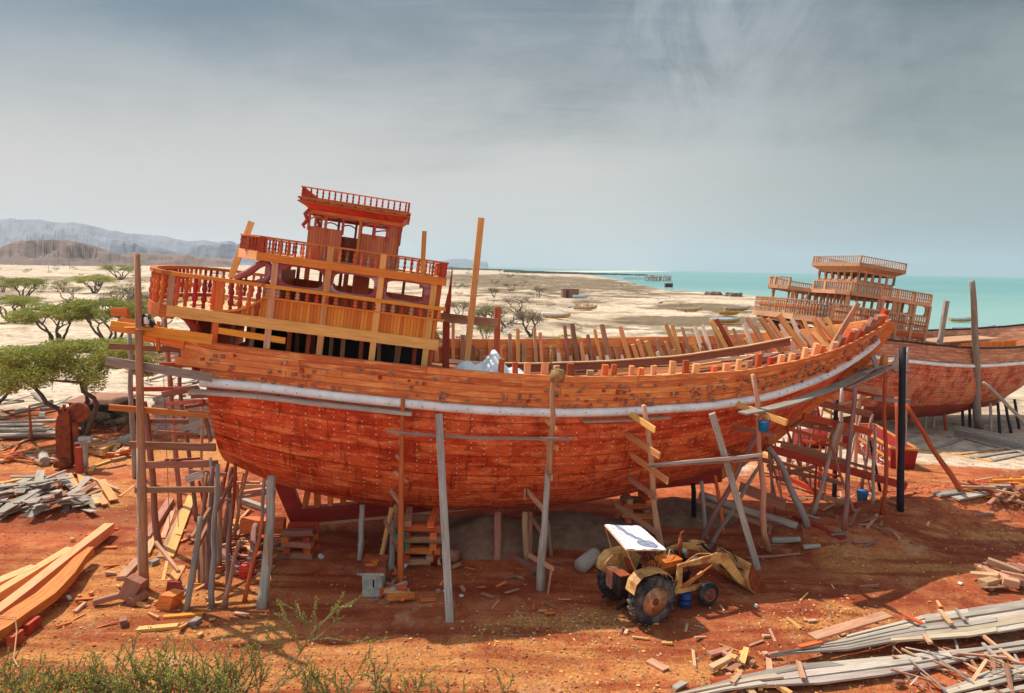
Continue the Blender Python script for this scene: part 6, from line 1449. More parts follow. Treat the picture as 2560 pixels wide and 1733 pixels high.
# ------------------------------------------------------------ foreground thorn bushes
def thorn(label,stems,leafn,group='thorn bushes at the lower edge'):
    mb=MB(); cs=[]
    for pts in stems:
        pts=[V(*p) for p in pts]; n=len(pts); mb.tube(pts,[.016*(1-.75*i/(n-1)) for i in range(n)],4)
        for i in range(1,n):
            a,b=pts[i-1],pts[i]; L=np.linalg.norm(b-a)
            for k in range(max(1,int(L*leafn*(.4+i/n)))): cs.append(a+(b-a)*R_()+V(RU(-1,1),RU(-1,1),RU(-1,1))*.03)
    rs=np.random.RandomState(len(stems)); c=np.array(cs); n=len(c); a=rs.normal(size=(n,3)); a/=np.linalg.norm(a,axis=1)[:,None]; b=np.cross(a,rs.normal(size=(n,3))); b/=np.linalg.norm(b,axis=1)[:,None]; s=rs.uniform(.014,.034,n)[:,None]
    v=np.stack([c-a*s,c+b*s*.6,c+a*s,c-b*s*.6],1).reshape(-1,3)
    base=V(*stems[0][0]); t=thing('thorn_bush',label,'bush',base,group=group); v=v-base
    mb.part('twigs','twig',t,world=True); o=bpy.data.objects.new('leaves',mesh_np('leaves',v,[(4*i,4*i+1,4*i+2,4*i+3) for i in range(n)],['leaf_fg'])); COL.objects.link(o); o.parent=t
def grow(p,d,L,n,depth,out,droop=.0):
    pts=[p]; d=V(*d); d/=np.linalg.norm(d)
    for i in range(n):
        d=d+V(RU(-.2,.2),RU(-.2,.2),RU(-.14,.14)-droop); d/=np.linalg.norm(d); pts.append(pts[-1]+d*L/n)
        if depth>0 and i>0 and R_()<.75: grow(pts[-1],d+V(RU(-.9,.9),RU(-.6,.6),RU(-.1,.5)),L*RU(.3,.55),max(3,n-2),depth-1,out,droop)
    out.append(pts)
def P3(x,y,Y): return pd(x,y,Y)
stems=[]
Y0=15.0
for pl in ([(655,1760),(700,1700),(745,1640),(775,1600),(800,1565)],[(775,1600),(765,1560),(735,1525),(690,1503)],[(745,1640),(770,1595),(800,1560),(850,1520),(892,1500)],[(775,1600),(790,1565),(785,1530),(790,1512)],[(800,1565),(830,1535),(850,1500)],[(760,1620),(730,1590),(690,1580),(672,1560)],[(770,1600),(820,1595),(880,1606),(950,1600)],[(790,1580),(760,1550),(750,1540)],[(780,1605),(835,1560),(838,1552)],[(735,1650),(700,1620),(680,1600),(660,1590)],[(700,1700),(740,1690),(720,1660)],[(752,1630),(725,1560),(712,1545),(700,1540)]):
    a=[P3(x,y,Y0+RU(-.15,.15)) for x,y in pl]; q=[a[0]]
    for u,v in zip(a[:-1],a[1:]): q+= [u+(v-u)*.33+V(RU(-.02,.02),0,RU(-.02,.02)),u+(v-u)*.66+V(RU(-.02,.02),0,RU(-.02,.02)),v]
    stems.append(q)
    for k in range(4): i=random.randrange(2,len(q)); grow(q[i],q[i]-q[i-1]+V(RU(-.06,.06),RU(-.06,.06),RU(0,.06)),RU(.15,.4),4,0,stems)
thorn('tallest thorn bush at the lower edge, yellow-green twigs reaching over the shaded dirt',stems,75)
for lab,x,n,h in (('thorn bush in the lower left corner',60,30,.85),('thorn bush just right of the lower left corner bush',190,34,.95),('thorn bush below the pale yellow board',330,32,1.05),('thorn bush below the foot of the grey poles',470,32,1.15),('thorn bush left of the tallest one',590,26,1.1),('thorn bush right of the tallest one',800,18,1.0),('thin thorn bush fourth from the right end of the row',930,14,.95),('sparse low thorn bush at the right end of the row',1080,10,.75),('very sparse thorn twigs farthest right along the lower edge',1220,8,.5)):
    stems=[]; b=gnd(x,1755)
    for i in range(n):
        p=b+V(RU(-.75,.75),RU(-.3,.5),-.05); p[2]=gz(p[0],p[1])-.03; grow(p,V(RU(-.7,.7),RU(-.4,.4),1),h*RU(.45,1.15),7,1,stems,.01)
    thorn(lab,stems,55)
# ------------------------------------------------------------ timber, planks and litter on the ground
def gp(x,y,dz=0.): p=gnd(x,y); p[2]+=dz; return p
def gplank(label,a,b,w,h,mat,dz=0.,group=None,name='plank',cat='plank',tw=1.,jit=.03):
    p,q=gp(*a),gp(*b); p[2]+=h/2+dz-.01; q[2]+=h/2+dz-.01; mb=MB()
    m=(p+q)/2+V(RU(-.02,.02),RU(-.02,.02),0); mb.beam(p,q,w,h,(0,0,1),tw,jit); return mb.solo(name,mat,label,cat,group)
cL=lambda x,y:(x/2.1457,1000+y/2.1457)
cU=lambda x,y:(500+x/5.2425,1150+y/5.2425)
cB=lambda x,y:(x/5.424,1030+y/5.424)
cR=lambda x,y:(2100+x/3.4957,950+y/3.4957)
cW=lambda x,y:(1550+x/2.301,1350+y/2.301)
def bigtimber(label,pts,w,h,mat='timber',dz=.12):
    mb=MB(); P=[gp(*cL(*p)) for p in pts]
    for p in P: p[2]+=h/2+dz
    n=len(P); vs=[];fs=[];uv=[]; L=0
    for i,p in enumerate(P):
        d=P[min(i+1,n-1)]-P[max(i-1,0)]; d[2]=0; d/=np.linalg.norm(d); x=V(d[1],-d[0],0); ww=w[i] if hasattr(w,'__len__') else w
        for sx,sz in ((-1,-1),(1,-1),(1,1),(-1,1)): vs.append(p+x*sx*ww/2+V(0,0,sz*h/2))
    for i in range(n-1):
        l=np.linalg.norm(P[i+1]-P[i])
        for k in range(4): fs.append((i*4+k,i*4+(k+1)%4,(i+1)*4+(k+1)%4,(i+1)*4+k)); uv.append([(L,k*.3),(L,k*.3+.3),(L+l,k*.3+.3),(L+l,k*.3)])
        L+=l
    fs+=[(3,2,1,0),tuple((n-1)*4+c for c in range(4))]; uv+=[[(0,0),(0,.1),(.1,.1),(.1,0)]]*2
    mb.add(vs,fs,uv); return mb.solo('squared_timber',mat,label,'timber','fresh squared timbers in the lower left')
bigtimber('longest fresh squared timber of the lower left stack, its square end nearest the scaffold',[(-120,1290),(20,1185),(130,1098),(280,975),(430,852),(590,725)],.36,.36)
bigtimber('fresh squared timber lying left of the longest one',[(-150,1185),(0,1088),(200,962),(380,850)],.32,.30)
bigtimber('shortest fresh timber at the far left of the stack',[(-150,1110),(0,1035),(190,955)],.40,.32)
bigtimber('wide tapering reddish slab lying nearest the camera in the lower left stack',[(-130,1390),(0,1310),(120,1220),(250,1130),(360,1020),(430,930),(492,870)],[.52,.6,.62,.58,.5,.36,.2],.26,'hull_wood',.3)
mb=MB(); mb.box(gp(*cL(175,1240),.15),(.15,.5,.35)); mb.solo('bearer_block','red_wood','small reddish bearer block under the wide slab in the lower left','block')
mb=MB(); mb.box(gp(*cL(85,1310),.15),(.2,.4,.35)); mb.solo('bearer_block','red_wood','reddish bearer block under the slab near the lower left corner','block')
mb=MB(); a=gp(*cL(0,1270),.62); mb.tube([a,a+V(.55,-.1,.02),a+V(.75,-.35,-.25),gp(*cL(75,1395),.03),gp(*cL(100,1440),.03)],.018,5); mb.solo('string','tan_wood','pale string hanging over the wide slab in the lower left corner','string')
NAMED=[('brown squared beam leaving the foot of the tall splice pole',(650,968),(745,865),.3,.14,'tan_wood'),('reddish squared beam between the two front scaffold poles, upper end farthest',(782,765),(915,555),.30,.25,'brown_wood'),('pale crooked board beside the reddish squared beam',(872,745),(925,600),.2,.06,'tan_wood'),('long board running up from the splice pole foot',(782,842),(832,740),.26,.14,'tan_wood'),('widest pale board of the pair under the stern scaffold',(905,852),(1030,520),.34,.10,'pale_wood'),('split board left of the widest pale board',(860,850),(1000,560),.24,.07,'tan_wood'),('narrow upright-lying lath below the pale boards',(875,970),(897,865),.1,.03,'pale_wood'),('short whitish split board on the dirt',(925,970),(972,893),.34,.05,'pale_wood'),
('thin grey stick pointing at the grey poles',(975,1068),(1012,1000),.1,.08,'grey_wood'),('straight yellow board lying left of the grey pole foot',(875,1172),(1088,1155),.15,.09,'yellow_wood'),('pale yellow bowed board lowest on the sunlit dirt',(738,1238),(958,1218),.2,.09,'pale_wood'),('thin yellow lath behind the grey poles',(1000,992),(1195,985),.1,.05,'yellow_wood'),('short yellow offcut right of the grey poles',(1213,988),(1250,1010),.12,.05,'yellow_wood'),('pale stick alone between the grey board heap and the scaffold',(642,520),(722,462),.12,.05,'pale_wood'),('brown board on the dirt right of the band saw',(568,372),(675,350),.14,.08,'brown_wood'),('short pale block right of the band saw',(483,397),(503,368),.22,.16,'pale_wood'),('stubby beam end beside the brown board',(600,335),(670,318),.2,.18,'tan_wood'),
('grey round stub lying by the brown scaffold boards',(805,890),(848,872),.2,.16,'grey_wood'),('short grey block near the pale bowed board',(1022,1218),(1068,1185),.2,.14,'grey_wood'),('dark stone-like block left of the pale bowed board',(645,1210),(685,1200),.3,.2,'brown_wood'),('flat white scrap between the grey pole feet',(1120,1090),(1205,1085),.22,.04,'pale_wood')]
for lab,a,b,w,h,m in NAMED: gplank(lab,cL(*a),cL(*b),w,h,m,group='timber lying round the stern scaffold')
mb=MB(); p=gp(*cL(900,1110),.0); mb.prism([p+V(-.3,-.16,0),p+V(.16,-.24,0),p+V(.34,.16,0),p+V(-.08,.28,0)],(.14,.0,.46)); mb.solo('timber_block','hull_wood','chunky yellow-orange timber block on the dirt left of the grey poles','block')
mb=MB(); p=gp(*cL(710,1080),.3); mb.beam(p+V(-.15,0,-.2),p+V(.12,.1,.4),.48,.45,(0,1,0)); mb.beam(p+V(-1.0,-.35,-.18),p+V(-.2,0,-.05),.16,.16); mb.tube([p+V(.1,-.3,-.2),p+V(.3,.2,-.15)],.18,9); mb.solo('timber_knot','brown_wood','big dark brown notched timber lump at the foot of the tall scaffold pole','timber lump')
mb=MB(); p=gp(*cL(940,1025),.1); mb.prism([p+V(-.25,-.1,-.1),p+V(.25,-.12,-.1),p+V(.05,.15,-.1)],(0,.1,.3)); mb.solo('timber_chip','bal_red','small red triangular timber chunk behind the yellow-orange block','block')
for lab,a,b,w,h,m in (('long brown pole lying across the dirt below the baulk, front one',(0,1505),(830,1355),.12,.12,'hull_wood'),('long orange pole above the front one under the stern',(270,1160),(800,1045),.12,.1,'tan_wood'),('thin brown pole second from the baulk',(270,1218),(640,1160),.09,.08,'brown_wood'),('brown log lying from the grey poles toward the red block',(280,1250),(520,1480),.22,.2,'pole_pink'),('yellow-brown plank right under the stern post',(900,1090),(1160,1045),.12,.08,'tan_wood'),('long brown plank running into the hull shadow',(620,1402),(1150,1292),.14,.12,'brown_wood'),('short plank in the edge of the hull shadow',(900,1165),(1060,1105),.2,.06,'tan_wood'),('plank sloping by the forked log',(960,1190),(1120,1150),.1,.06,'brown_wood'),('slanted stick behind the stern scaffold',(410,945),(640,690),.1,.1,'tan_wood'),('dark round log behind the log prop',(560,570),(890,690),.22,.2,'grey_wood'),('long thick pale log behind the stern post',(340,500),(870,430),.22,.2,'tan_wood'),('pale log close behind the sternpost, second',(560,400),(860,395),.3,.28,'tan_wood'),('wide yellow board in the sun left of the baulk',(330,860),(640,850),.6,.12,'yellow_wood')):
    gplank(lab,cU(*a),cU(*b),w,h,m,group='timber lying under the stern',dz=.05)
pole('forked whitish log standing under the stern right of the grey poles',G(*cU(665,1485)),pd(*cU(725,850),24.3),.17,.12,'pole_pink',.2)
mb=MB(); p=gp(*cU(615,1520),.0); mb.box(p+V(0,0,.18),(.4,.4,.36)); mb.solo('red_block','bal_red','dark red block on the dirt at the shadow edge under the stern','block')
random.seed(5)
# heap of short grey boards
n=0
for i in range(78):
    x=RU(20,1250); y=RU(1010,1400)-.12*abs(x-700)*.2+ (120 if x<300 else 0)*R_(); an=RU(-.9,.9)+(math.pi/2)+(-.35 if x<800 else .35); p=gp(*cB(x,y)); l=RU(.7,1.7); k=math.sin(math.pi*min(1,max(0,(x)/1300)))
    z=p[2]+RU(.02,.75)*k; d=V(math.cos(an),math.sin(an),RU(-.25,.3)); mb=MB(); mb.beam(V(p[0],p[1],z+.05)-d*l/2,V(p[0],p[1],z+.05)+d*l/2,RU(.22,.42),RU(.03,.07),(RU(-.25,.25),RU(-.25,.25),1),RU(.8,1),.05)
    mb.solo('grey_board','grey_wood' if R_()<.85 else 'brown_wood','short weathered grey board in the heap at the left below the band saw','board','heap of short grey boards')
for lab,a,b,w in (('rightmost pale board fanned out from the grey heap',(1375,965),(1545,1240),.34),('bright board right of the middle of the fan, second from the right',(1250,1000),(1430,1300),.24),('third board from the right in the fan beside the grey heap',(1200,1000),(1330,1290),.22),('whitest board lying on top of the fan beside the grey heap',(1100,870),(1170,1120),.34),('grey-tan board leaning in the middle of the fan',(920,880),(1050,1130),.34),('round pale stick lying across the fan of boards',(1180,910),(1610,1095),.12)):
    gplank(lab,cB(*a),cB(*b),w,.07,'pale_wood' if w>.2 else 'tan_wood',dz=.12,group='pale boards beside the grey heap')
# long boards behind the band saw
for i in range(16):
    y0=RU(235,400); a=cB(RU(-260,60),y0+RU(-15,15)); b=cB(RU(560,830),y0+RU(-60,10)); gplank('long grey board in the low stack at the left edge beyond the band saw',a,b,RU(.2,.4),.08,'grey_wood',dz=RU(0,.45),group='low stack of long grey boards')
for lab,a,b in (('long reddish board lying from the left edge to the band saw, front one',(0,700),(800,548)),('long pale board just behind the front one by the band saw',(0,615),(800,445)),('thin orange lath between the small log and the band saw',(240,682),(790,640)),('tilted yellow lath rising toward the thin post at the left',(0,545),(430,362)),('long brown board at the left edge behind the others',(0,640),(620,520)),('long lath right of the band saw',(1160,572),(1700,582)),('stick right of the band saw base',(1290,745),(1500,675)),('pale plank leaning in the scrap right of the band saw',(1370,560),(1440,430)),('second pale plank leaning in the scrap right of the band saw',(1310,560),(1370,470))):
    gplank(lab,cB(*a),cB(*b),.2,.08,random.choice(['tan_wood','hull_wood','pale_wood']),dz=.03,group='boards round the band saw')
pole('thin dark upright stake left of the band saw',G(*cB(425,385)),pd(*cB(395,-80),36.5),.12,.06,'brown_wood',.04,name='stake',cat='stake')
for lab,a,b,r,m in (('short log with dark cut end, left of the band saw',(590,650),(610,735),.24,'grey_wood'),('pale log end in the scrap heap right of the band saw',(1650,490),(1800,420),.3,'grey_wood'),('second grey log behind the pale log end',(1480,490),(1700,450),.2,'grey_wood')):
    p,q=gp(*cB(*a),r),gp(*cB(*b),r); mb=MB(); mb.tube([p,q],r,12); mb.solo('cut_log',m,label=lab,cat='log',smooth=False)
# right-hand piles
for i in range(7):
    x0=RU(-10,60); gplank('long grey board in the stack beside the second dhow',cR(1000+x0,440+i*9),cR(1640,565+i*14),.28,.08,'grey_wood',dz=.3-.05*i+.02,group='long grey boards beside the second dhow')
for lab,a,b,m in (('pale thin board, top of the small pile right of the skip',(1020,660),(1500,600),'tan_wood'),('grey board second in the small pile right of the skip',(1150,690),(1605,618),'grey_wood'),('grey board lowest in the small pile right of the skip',(1330,714),(1640,648),'grey_wood'),('long white stick lying on the pale ground right of the skip',(630,600),(1330,720),'pale_wood'),('straight blue-grey board lying apart right of the long strut',(840,602),(1075,518),'grey_wood'),('short grey board near the props of the second dhow',(610,503),(720,487),'grey_wood'),('white stick leaning near the foot of the bow scaffold',(235,1310),(325,1190),'tan_wood'),('wide grey sheet beside the foot of the long strut, left',(840,1015),(1040,985),'grey_wood'),('wide grey sheet beside the foot of the long strut, right',(1000,1050),(1330,985),'grey_wood'),('grey sheet farthest right behind the debris heap',(1180,960),(1490,940),'grey_wood'),('short brown plank half buried in the dirt mound',(1045,1215),(1330,1175),'brown_wood'),('yellow stick on the dirt mound',(760,1290),(800,1195),'pale_wood'),('second yellow stick on the dirt mound',(850,1200),(885,1265),'pale_wood')):
    gplank(lab,cR(*a),cR(*b),.42 if 'sheet' in lab else (.1 if 'stick' in lab else .26),.08,m,dz=.04,group='boards lying near the second dhow')
def pile(label,px0,px1,py0,py1,n,l0,l1,mats,hgt,group,f=lambda x,y:(x,y),w=(.04,.16),name='scrap_stick',cat='scrap wood'):
    for i in range(n):
        x,y=RU(px0,px1),RU(py0,py1); p=gp(*f(x,y)); l=RU(l0,l1); a=RU(0,math.pi); d=V(math.cos(a),math.sin(a),RU(-.25,.3)); ww=RU(*w); z=p[2]+ww/2+RU(0,hgt)
        mb=MB(); mb.beam(V(p[0],p[1],z)-d*l/2,V(p[0],p[1],z)+d*l/2,ww,ww*RU(.3,.9),(0,0,1),RU(.7,1),.02); mb.solo(name,random.choice(mats),label,cat,group)
pile('broken stick in the brown debris heap at the right edge on the dirt mound',1180,1640,950,1110,44,.5,2.2,['brown_wood','red_wood','tan_wood','yellow_wood'],.6,'debris heap on the mound',cR,(.05,.2))
pile('broken stick in the pile between the weathered planks at the lower right',1560,2330,660,880,56,.3,1.7,['brown_wood','tan_wood','grey_wood','brown_wood'],.25,'stick pile in the lower right',cW,(.03,.12),'broken_stick','stick')
pile('splintered scrap by the pointed tip of the weathered planking',560,930,655,880,34,.2,.9,['tan_wood','pale_wood','brown_wood','hull_wood'],.12,'scraps at the planking tip',cW,(.05,.2),'splinter','splinter')
pile('rough brown chunk in the rubble at the right edge above the planking',2080,2420,170,300,26,.3,1.2,['brown_wood','tan_wood','brown_wood'],.2,'rubble at the right edge',cW,(.1,.35),'wood_chunk','wood chunk')
pile('orange scrap board in the clutter right of the band saw',1050,1780,430,640,34,.4,1.6,['tan_wood','hull_wood','pale_wood'],.12,'scrap right of the band saw',cB,(.08,.3))
pile('thin orange scrap lath in the clutter at the left edge',-60,800,480,700,30,.6,3.0,['tan_wood','hull_wood','yellow_wood'],.1,'scrap laths at the left edge',cB,(.05,.2),'scrap_lath','lath')
pile('yellow-brown scrap leaning under the left end of the grey heap',-80,300,930,1200,12,.5,1.6,['pale_wood','tan_wood'],.1,'scrap at the grey heap',cB,(.08,.2))
pile('scrap stick on the pale ground behind the bow scaffold',1050,1700,330,760,26,.4,2.,['tan_wood','grey_wood','pale_wood'],.05,'sticks behind the bow scaffold',c7,(.05,.2))
pile('scrap stick on the red dirt under the bow',1080,1900,860,1230,26,.3,1.6,['brown_wood','grey_wood','tan_wood'],.05,'sticks under the bow',c7,(.05,.15))
pile('small scrap in the shade under the midships hull',150,1500,1060,1420,34,.15,.6,['brown_wood','tan_wood','hull_wood'],.02,'scraps in the midships shade',c5,(.04,.16))
pile('board scrap leaning by the concrete box',290,480,1230,1330,9,.5,.9,['hull_wood','tan_wood','grey_wood'],.15,'scraps by the concrete box',c5,(.12,.22))
pile('small orange offcut on the sunlit dirt in the lower left',300,1300,700,1330,44,.12,.6,['tan_wood','pale_wood','hull_wood'],.01,'offcuts in the lower left',cL,(.05,.14),'offcut','offcut')
pile('offcut among the poles under the stern',0,1100,880,1500,40,.3,1.6,['tan_wood','hull_wood','brown_wood'],.08,'offcuts under the stern',cU,(.05,.16),'offcut','offcut')
pile('small splinter on the red track in the foreground',0,1900,260,640,30,.15,.6,['tan_wood','pale_wood','brown_wood'],.01,'splinters on the track',cW,(.04,.1))
pile('white scrap of litter on the ground',0,2560,1330,1640,14,.08,.22,['glass_white'],.01,'white litter',lambda x,y:(x,y),(.06,.15),'litter','litter')
def log_on_ground(label,a,b,r,m): p,q=gp(*a),gp(*b); p[2]+=r; q[2]+=r; mb=MB(); mb.tube(*crook(p,q,r,r*.85,.1,6),8); mb.solo('lying_pole',m,label,'pole',smooth=True)
log_on_ground('grey pole lying on the dirt right of the bow ladder foot',c7(1105,1185),c7(1290,1180),.13,'grey_wood')
log_on_ground('grey squared scrap lying in front of the lying grey pole',c7(1310,1225),c7(1420,1215),.1,'grey_wood')
log_on_ground('long thin pole lying behind the loader bucket',c7(950,1290),c7(1290,1262),.06,'brown_wood')
# ------------------------------------------------------------ weathered planking in the lower right
def planking(label,top,bot,n,dz,mat='grey_wood',gap=.03,holes=()):
    t=thing('old_planking',label,'planking',gp(*cW(*top[len(top)//2]))); N=14
    def cv(P,u):
        k=u*(len(P)-1); i=min(len(P)-2,int(k)); f=k-i; return V(P[i][0]+(P[i+1][0]-P[i][0])*f,P[i][1]+(P[i+1][1]-P[i][1])*f)
    A=[gp(*cW(*cv(top,i/N))) for i in range(N+1)]; B=[gp(*cW(*cv(bot,i/N))) for i in range(N+1)]
    for r in range(n):
        cuts=[0]; 
        while cuts[-1]<N: cuts.append(min(N,cuts[-1]+random.choice([3,4,5,6,8])))
        if cuts[-1]-cuts[-2]<2: cuts.pop(-2)
        for c0_,c1_ in zip(cuts[:-1],cuts[1:]):
            if R_()<.07 and c0_>2 and r not in (0,n-1): continue
            mb=MB(); vs=[];fs=[];uv=[]; L=0; z=dz+RU(-.03,.05); e0,e1=RU(.0,.05),RU(0,.05); tl=RU(-.03,.03)
            for i in range(c0_,c1_+1):
                w=np.linalg.norm(A[i]-B[i]); g=gap/max(w,.3)
                a=A[i]+(B[i]-A[i])*(r/n+g*e0*8); b=A[i]+(B[i]-A[i])*((r+1)/n-g*(1+e1*6))
                if i==c1_ and i<N: a=a*.97+(A[i-1]+(B[i-1]-A[i-1])*(r/n))*.03
                h=V(0,0,z+.05*math.sin(math.pi*i/N)+tl*(i-c0_)/(c1_-c0_))
                for p,e in ((a,0),(b,0),(b,-.06),(a,-.06)): vs.append(p+h+V(0,0,e))
                if i>c0_:
                    l=np.linalg.norm(A[i]-A[i-1]); q=i-c0_
                    for k,(q0,q1) in enumerate(((0,.3),(.3,.35),(.35,.65),(.65,.7))): fs.append(((q-1)*4+k,(q-1)*4+(k+1)%4,q*4+(k+1)%4,q*4+k)); uv.append([(L,q0),(L,q1),(L+l,q1),(L+l,q0)])
                    L+=l
            m_=c1_-c0_; fs+=[(3,2,1,0),tuple(m_*4+c for c in range(4))]; uv+=[[(0,0),(0,.1),(.1,.1),(.1,0)]]*2
            mb.add(vs,fs,uv); mb.part('plank','grey_wood' if R_()<.75 else 'tan_grey',t,world=True)
    return t
M['tan_grey']=wood('tan_grey_old_plank',hx(198,176,150),hx(164,140,116),hx(120,96,78),.85,.25)  # warm tan-grey board colour, mixed at random among the grey ones
t1=planking('largest sheet of weathered grey ship planking tapering to a point in the lower right',[(860,712),(1000,682),(1300,612),(1550,545),(1750,490),(2000,450),(2324,398),(2500,375)],[(862,722),(1000,715),(1300,700),(1550,655),(1750,640),(2000,620),(2324,560),(2500,530)],6,.28)
t2=planking('narrow band of grey planking running to the bottom edge in front of the largest sheet',[(150,960),(520,872),(700,822),(960,765),(1200,742),(1700,690),(2060,650),(2400,590)],[(190,985),(620,905),(850,880),(1160,868),(1500,820),(1750,780),(2100,700),(2420,650)],3,.18)
t3=planking('sheet of grey planking at the bottom right corner',[(1850,885),(2050,825),(2324,738),(2500,690)],[(1900,960),(2150,930),(2400,880),(2560,850)],5,.15)
for i in range(13):
    x=1000+i*110; a=gp(*cW(x,690-i*10)); b=gp(*cW(x+60,620-i*16+40)); 
for lab,a,b,w,m,z in (('red-brown stick lying on the largest grey planking sheet',(1615,510),(1730,568),.14,'red_wood',.45),('pale board sticking out across the edge of the largest grey sheet',(1100,640),(1530,505),.34,'tan_wood',.4),('pale lath lying across the largest sheet, left one',(1830,490),(1900,575),.13,'tan_wood',.46),('thin lath across the largest sheet, right of the pale one',(1920,480),(1975,550),.08,'grey_wood',.46),('pale cleat over the gap between the two grey sheets',(1745,632),(1778,680),.13,'tan_wood',.42),('reddish batten beside the tip of the largest sheet',(1025,690),(1150,660),.14,'hull_wood',.36),('cross batten on the narrow grey band',(1020,765),(1050,865),.13,'tan_wood',.3),('long reddish board curving behind the narrow band',(540,845),(1000,755),.3,'red_wood',.1),('white cleat above the tip of the largest sheet',(1255,540),(1290,570),.14,'pale_wood',.1),('yellowish board alone on the track left of the planking tip',(165,700),(265,755),.26,'tan_wood',.02),('thin stick upright-lying on the track',(420,645),(430,738),.08,'tan_wood',.02),('short brown stick on the track above the planking',(1075,475),(1130,470),.12,'tan_wood',.02),('grey metal strip lying in the bottom edge debris',(310,880),(370,845),.16,'grey_wood',.1),('pale cleat across the left end of the narrow band',(640,880),(680,830),.12,'tan_wood',.25)):
    gplank(lab,cW(*a),cW(*b),w,.06,m,dz=z,group='loose laths on the weathered planking' if z>.05 else None)
# ------------------------------------------------------------ wood chips: uncountable
def chips():
    rs=np.random.RandomState(4); vs=[];fs=[];mi=[]
    n=0
    for i in range(9000):
        y=16+30*rs.rand()**1.5; x=rs.uniform(-.80,.80)*(y+1); 
        if rs.rand()<.45:
            cx,cy,sx,sy,k=SAW[rs.randint(len(SAW))]; x,y=cx+rs.normal()*sx*.8,cy+rs.normal()*sy*.8
        if y<15: continue
        z=gz(x,y)+.012; l=rs.uniform(.012,.05); w=l*rs.uniform(.2,.6); a=rs.uniform(0,6.28); c,s=math.cos(a),math.sin(a); t=rs.uniform(-.03,.03)
        o=len(vs); vs+=[(x-c*l+s*w,y-s*l-c*w,z),(x+c*l+s*w,y+s*l-c*w,z+t),(x+c*l-s*w,y+s*l+c*w,z+.02+t),(x-c*l-s*w,y-s*l+c*w,z+.02)]; fs.append((o,o+1,o+2,o+3)); mi.append(rs.choice([0,0,1,1,2,3,3]))
    me=mesh_np('wood_chips',vs,fs,['pale_wood','tan_wood','brown_wood','heap'],mi=mi); o=bpy.data.objects.new('wood_chips',me); COL.objects.link(o); o['kind']='stuff'; o['label']='scattered wood chips and shavings all over the red dirt of the yard'; o['category']='wood chips'
chips()
def clods():
    rs=np.random.RandomState(8); vs=[];fs=[];mi=[]
    for i in range(5200):
        y=15.5+30*rs.rand()**1.7; x=rs.uniform(-.80,.80)*(y+1); r=rs.uniform(.012,.05)*(1.8 if rs.rand()<.06 else 1)
        if rs.rand()<.25: x,y=rs.normal(20,3.2),rs.normal(30.5,2.2); r*=1.5
        z=gz(x,y); o=len(vs)
        for k in range(5): a=k*1.257+rs.uniform(-.3,.3); vs.append((x+r*math.cos(a)*rs.uniform(.7,1.3),y+r*math.sin(a)*rs.uniform(.7,1.3),z-.005))
        vs.append((x+rs.uniform(-.3,.3)*r,y+rs.uniform(-.3,.3)*r,z+r*rs.uniform(.5,.9))); 
        for k in range(5): fs.append((o+k,o+(k+1)%5,o+5)); mi.append(0)
    me=mesh_np('earth_clods',vs,fs,['clod'],mi=mi); o=bpy.data.objects.new('earth_clods',me); COL.objects.link(o); o['kind']='stuff'; o['label']='loose clods of red earth and stones over the yard'; o['category']='clods'
M['clod']=plain('red_earth_clods',hx(168,88,56),.95,0,.2,4,hx(110,58,40),.6)
clods()
# ------------------------------------------------------------ beach: skiffs, huts, rocks, fish trap
def skiff(label,px,py,wpx,rz,hullm,topm,load=None,group='skiffs drawn up on the beach',z=None):
    p=gnd(px,py) if z is None else atz(px,py,z); dep=(p-CP)@fw; L=wpx/F*dep/max(.55,abs(math.cos(rz))); B=L*.15; Hh=L*.15
    t=thing('skiff',label,'boat',p,rz,group)
    st=[(-.5,.72,.15,.85),(-.3,.95,.05,.85),(0,1.,.0,.88),(.25,.8,.05,1.0),(.42,.4,.25,1.25),(.5,.03,.6,1.45)]
    vs=[];fs=[];m=7
    for (x,b,k,s) in st:
        for y,z_ in ((-1,s),(-.92,.5*(s+k)),(-.6,k+.05),(0,k),(.6,k+.05),(.92,.5*(s+k)),(1,s)): vs.append((x*L,y*b*B,z_*Hh+.02*L))
    n=len(st)
    for i in range(n-1):
        for j in range(m-1): fs.append((i*m+j,i*m+j+1,(i+1)*m+j+1,(i+1)*m+j))
    fs.append(tuple(range(m-1,-1,-1)))
    mb=MB(); mb.add(vs,fs); mb.part('hull',hullm,t)
    mb=MB()
    for s in (0,m-1):
        for i in range(n-1): a,b=V(*vs[i*m+s]),V(*vs[(i+1)*m+s]); mb.beam(a,b,.02*L,.03*L)
    mb.part('gunwale_strip',topm,t)
    mb=MB(); mb.prism([(-.49*L,-.7*B,.5*Hh),(.3*L,-.7*B,.5*Hh),(.42*L,0,.8*Hh),(.3*L,.7*B,.5*Hh),(-.49*L,.7*B,.5*Hh)],(0,0,.02)); mb.part('floor','skiff_dark',t)
    mb=MB()
    for x in (-.35,-.1,.15): mb.box((x*L,0,.85*Hh),(.04*L,1.8*B,.02*L))
    mb.part('thwarts',topm,t)
    if load=='sticks':
        mb=MB()
        for i in range(26): x=RU(-.4,.4)*L; mb.tube([(x,RU(-B,B),Hh*.7),(x+RU(-.1,.1)*L,RU(-B,B),Hh+RU(.08,.2)*L)],.012*L,4)
        mb.part('stacked_sticks','tan_wood',t)
    if load=='cover':
        mb=MB(); mb.prism([(-.48*L,-B*.95,Hh*.9),(.25*L,-B*.95,Hh*1.0),(.25*L,B*.95,Hh*1.0),(-.48*L,B*.95,Hh*.9)],(0,0,.05*L)); mb.part('cover','skiff_white',t)
